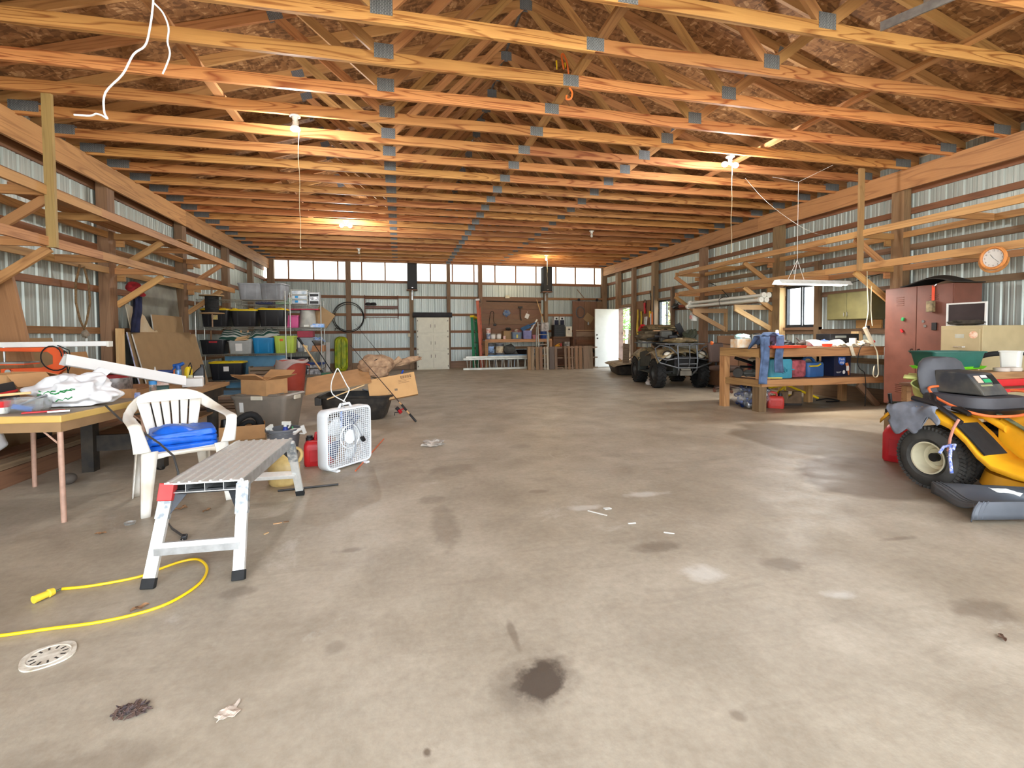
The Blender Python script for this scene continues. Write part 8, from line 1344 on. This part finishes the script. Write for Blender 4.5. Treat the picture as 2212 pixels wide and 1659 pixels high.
lamp(4.48, 5.895, 'lit twin bulb lamp with a pull string in front of the workbench shop light', 'double', 1.32, 38)
lamp(4.476, 14.457, 'small warm yellow lit bulb near the back wall by the black loudspeaker', 'warm', .9, 30, (1,.8,.5))
lamp(-1.074, 14.295, 'unlit lamp with a string near the back wall translucent panels', 'plain', 1.0)
lamp(4.474, 10.816, 'unlit clear bulb in a white holder above the four wheeler', 'plain', 0)
# ---------------------------------------------------------------- things hanging from the trusses
WC = mat('white cable sheath', (226,226,226), .5, var=.04)
wcb = T('hanging_cable', 'loose white cable dangling from a truss at the near ceiling', 'cable', (0,0,0))
wp = [(-1.229, 2.950, 3.083), (-1.231, 2.950, 2.929), (-1.254, 2.950, 2.772), (-1.277, 2.950, 2.698), (-1.329, 2.950, 2.649), (-1.380, 2.950, 2.543), (-1.460, 2.950, 2.441), (-1.469, 2.950, 2.346), (-1.456, 2.950, 2.309), (-1.486, 2.970, 2.329), (-1.520, 2.980, 2.340), (-1.557, 3.000, 2.335), (-1.629, 3.000, 2.333)]
wl = [(-1.231, 2.950, 2.929), (-1.191, 2.960, 2.887), (-1.171, 2.970, 2.819), (-1.182, 2.980, 2.751), (-1.180, 3.000, 2.702), (-1.197, 3.000, 2.639), (-1.218, 3.000, 2.588)]
wcb.location = wp[0]; o0 = Vector(wp[0]); obj('cable_run', MB().tube([p-o0 for p in smooth_path(wp, 4)], .005, 8), WC, wcb, smooth=True); obj('cable_run', MB().tube([p-o0 for p in smooth_path(wl, 4)], .0045, 8), WC, wcb, smooth=True)
ohk = T('orange_wire_hook', 'orange cable loop with yellow wire nuts poking from the central truss plates', 'cable', (1.632, 4.600, 3.780)); o0 = Vector((1.632, 4.600, 3.780)); ORW = mat('orange cable sheath', (240,120,50), .5)
obj('cable_run', MB().tube([Vector(p)-o0 for p in smooth_path([(1.668, 4.620, 3.750), (1.646, 4.600, 3.849), (1.608, 4.600, 3.924), (1.589, 4.600, 3.900), (1.620, 4.620, 3.789)], 4)], .009, 8), ORW, ohk, smooth=True); obj('cable_run', MB().tube([Vector(p)-o0 for p in smooth_path([(1.670, 4.600, 3.605), (1.691, 4.580, 3.553), (1.677, 4.580, 3.493), (1.633, 4.580, 3.484), (1.634, 4.580, 3.520)], 4)], .009, 8), ORW, ohk, smooth=True)
for a, b in (((1.541, 4.600, 3.769), (1.536, 4.600, 3.853)), ((1.627, 4.600, 3.797), (1.627, 4.600, 3.842))): obj('wire_nut', MB().tube([Vector(a)-o0, Vector(b)-o0], [.004,.009], 8), YELP, ohk)
grt = T('garage_door_track', 'galvanized garage door track hung on a punched angle from the near trusses', 'track', (2.747, 2.300, 2.966)); o0 = Vector((2.747, 2.300, 2.966)); tdir = Vector((.0,-1,.0))
t1 = Vector((2.976, 2.500, 3.097)) - o0; t2 = t1 + Vector((.55,-1.2,.02)); obj('track_channel', MB().bar(t1, t2, .012, .055).bar(t1+Vector((.03,.0,.025)), t2+Vector((.03,0,.025)), .05, .006), STEEL, grt); obj('hanger_angle', MB().bar(t1+Vector((.10,-.2,.03)), t1+Vector((.10,-.2,.75)), .035, .004, (1,0,0)), STEEL, grt)
M1('loose_wire', MB().tube(smooth_path([Vector(p)-Vector((5.320, 6.638, 3.600)) for p in ((5.320, 6.638, 3.600), (5.290, 6.200, 3.156), (5.699, 6.200, 2.904), (6.120, 6.200, 2.714), (7.400, 7.099, 2.872))], 4), .0025, 5), PAPER, 'thin slack pale wire strung from a truss to the lumber rack', 'wire', (5.320, 6.638, 3.600))
pld = M1('shelf_cardboard', MB().box((0,0,.01),(.34,.52,.012),(0,R_(-8),0)), CARD, 'thin cardboard scrap lying on the upper tier of the lumber rack', 'cardboard', (-3.62, 9.2, 2.72)); 
for i, (y0, y1, x_) in enumerate(((5.9,8.9,-3.72),(6.2,9.4,-3.90),(8.6,11.3,-3.75))):
    tt = T('rack_board', 'board stored on the upper tier of the lumber rack, %s' % ('nearest the hanger post','by the wall','at the far end')[i], 'board', (x_, (y0+y1)/2, 2.70), 0, 'boards stored on the lumber rack'); beam('board_body', (0,-(y1-y0)/2,.02), (0,(y1-y0)/2,.02), .15, .036, BENCHW, tt)
# ---------------------------------------------------------------- litter on the near floor
DR = T('floor_drain', 'square white floor drain cover with a ring of slots set in the concrete', 'drain', (-1.278, 2.092, 0.001)); DR.rotation_euler = (0,0,R_(28)); DRM = mat('white drain cover', (216,208,192), .6, var=.12, scale=30, dirt=(170,156,134))
obj('cover_plate', MB().prism([(.078*math.copysign(abs(math.cos(a))**.75, math.cos(a)), .078*math.copysign(abs(math.sin(a))**.75, math.sin(a)), 0) for a in [2*PI*k/32 for k in range(32)]], (0,0,.005)), DRM, DR)
obj('inner_ring', MB().tube([(.062*math.cos(a), .062*math.sin(a), .005) for a in [2*PI*k/40 for k in range(40)]], .003, 6, True), DRM, DR)
sm_ = MB()
for k in range(12): a = 2*PI*k/12; sm_.box((.046*math.cos(a), .046*math.sin(a), .0055), (.017,.006,.001), (0,0,a))
obj('slot_holes', sm_, mat('drain hole', (60,54,48), .9), DR)
LFM = mat('dry leaf', (150,112,78), .85, var=.25, scale=20); 
def leaf(label, p, s_, rz, m=LFM, grp='dry leaves on the concrete'):
    return M1('dry_leaf', MB().grid(lambda u, v: (s_*(u-.5)*2, s_*.9*(v-.5)*math.sin(PI*min(1,u*.96+.04))*(1+.3*math.sin(u*17)), .004+s_*.25*abs(v-.5)*(1+.5*math.sin(u*9))+.10*s_*math.sin(u*6)**2), 10, 4), m, label, 'leaf', p, rz, group=grp, solid=.001)
for p, s_, rz, lb in (((-1.473, 3.685, 0.000),.045,.5,'pale dry leaf under the work platform step, nearer the chair leg'),((-1.281, 3.610, 0.000),.035,1.2,'curled brown leaf under the work platform near its rear leg'),((-1.757, 3.340, 0.000),.03,.1,'orange brown leaf on the floor left of the platform foot'),((-1.113, 2.373, 0.000),.035,.8,'brown leaf scrap against the yellow cord'),((-1.461, 3.728, 0.000),.03,2.0,'small leaf lying by the pale leaf under the platform')): leaf(lb, p, s_, rz)
leaf('dark leaf scrap by itself on the near concrete beyond the cord end', (2.236, 1.344, 0.000), .025, .9, mat('dark scrap', (90,66,50), .9), 'leaf scraps on the open floor')
lpz = T('leaf_clump', 'dark matted clump of wet leaves on the near concrete', 'leaf clump', (-0.837, 1.721, 0.000)); random.seed(8); lc = MB()
for k in range(90):
    a = random.random()*2*PI; r_ = .048*random.random()**.6; c = Vector((r_*math.cos(a)*1.1, r_*math.sin(a)*.75, .004+.014*random.random()*(1-r_/.05))); u = Vector((random.gauss(0,1),random.gauss(0,1),random.gauss(0,.35))).normalized(); v = u.cross(Vector((0,0,1))).normalized(); s_ = random.uniform(.006,.014)
    lc.add([c-u*s_, c+v*s_*.45+Vector((0,0,.003)), c+u*s_, c-v*s_*.45], [(0,1,2,3)])
tag(obj('matted_leaves', lc, mat('wet leaf', (98,76,64), .75, var=.5, scale=60, dirt=(60,54,58)), lpz, solid=.0015), kind='stuff')
M1('torn_paper', MB().grid(lambda u, v: (-.03+.06*u+.006*math.sin(v*9), -.028+.056*v*(.7+.4*u)+.005*math.sin(u*14), .002+.006*math.sin(u*5+v*3)**2), 10, 8), mat('pinkish torn paper', (206,188,170), .9, var=.15, scale=25), 'pinkish torn scrap of card on the near concrete', 'paper', (-0.540, 1.641, 0.000), .3, solid=.002)
M1('plastic_dish', MB().lathe([(.0,.003),(.028,.003),(.032,.016),(.029,.016),(.026,.005)], 20), GLASS, 'clear plastic cap lying on the floor in front of the white chair', 'dish', (-1.664, 3.469, 0.000), smooth=True)
for i, (p, l_, rz, lb) in enumerate((((-0.761, 3.260, 0.002),.05,.2,'pale wood chip beside the platform, nearer the chair'),((-0.714, 3.272, 0.002),.03,.1,'orange wood chip beside the pale one'),((-0.790, 3.107, 0.002),.03,.9,'small pale splinter nearer the camera by the platform'),((1.251, 2.933, 0.002),.14,-.9,'long white paint scrape strip on the open concrete'),((1.350, 2.995, 0.002),.05,.1,'white flake patch beside the paint strip'),((1.391, 2.722, 0.002),.05,.0,'white flake at the end of the paint strip'),((1.534, 2.534, 0.002),.06,-.6,'small white strip nearer the mower on the concrete'))):
    M1('chip', MB().box((0,0,0),(l_,.012 if i != 4 else .03,.003)), PALE if i in (0,2) else (LFM if i == 1 else WHITEP), lb, 'chip', p, rz)
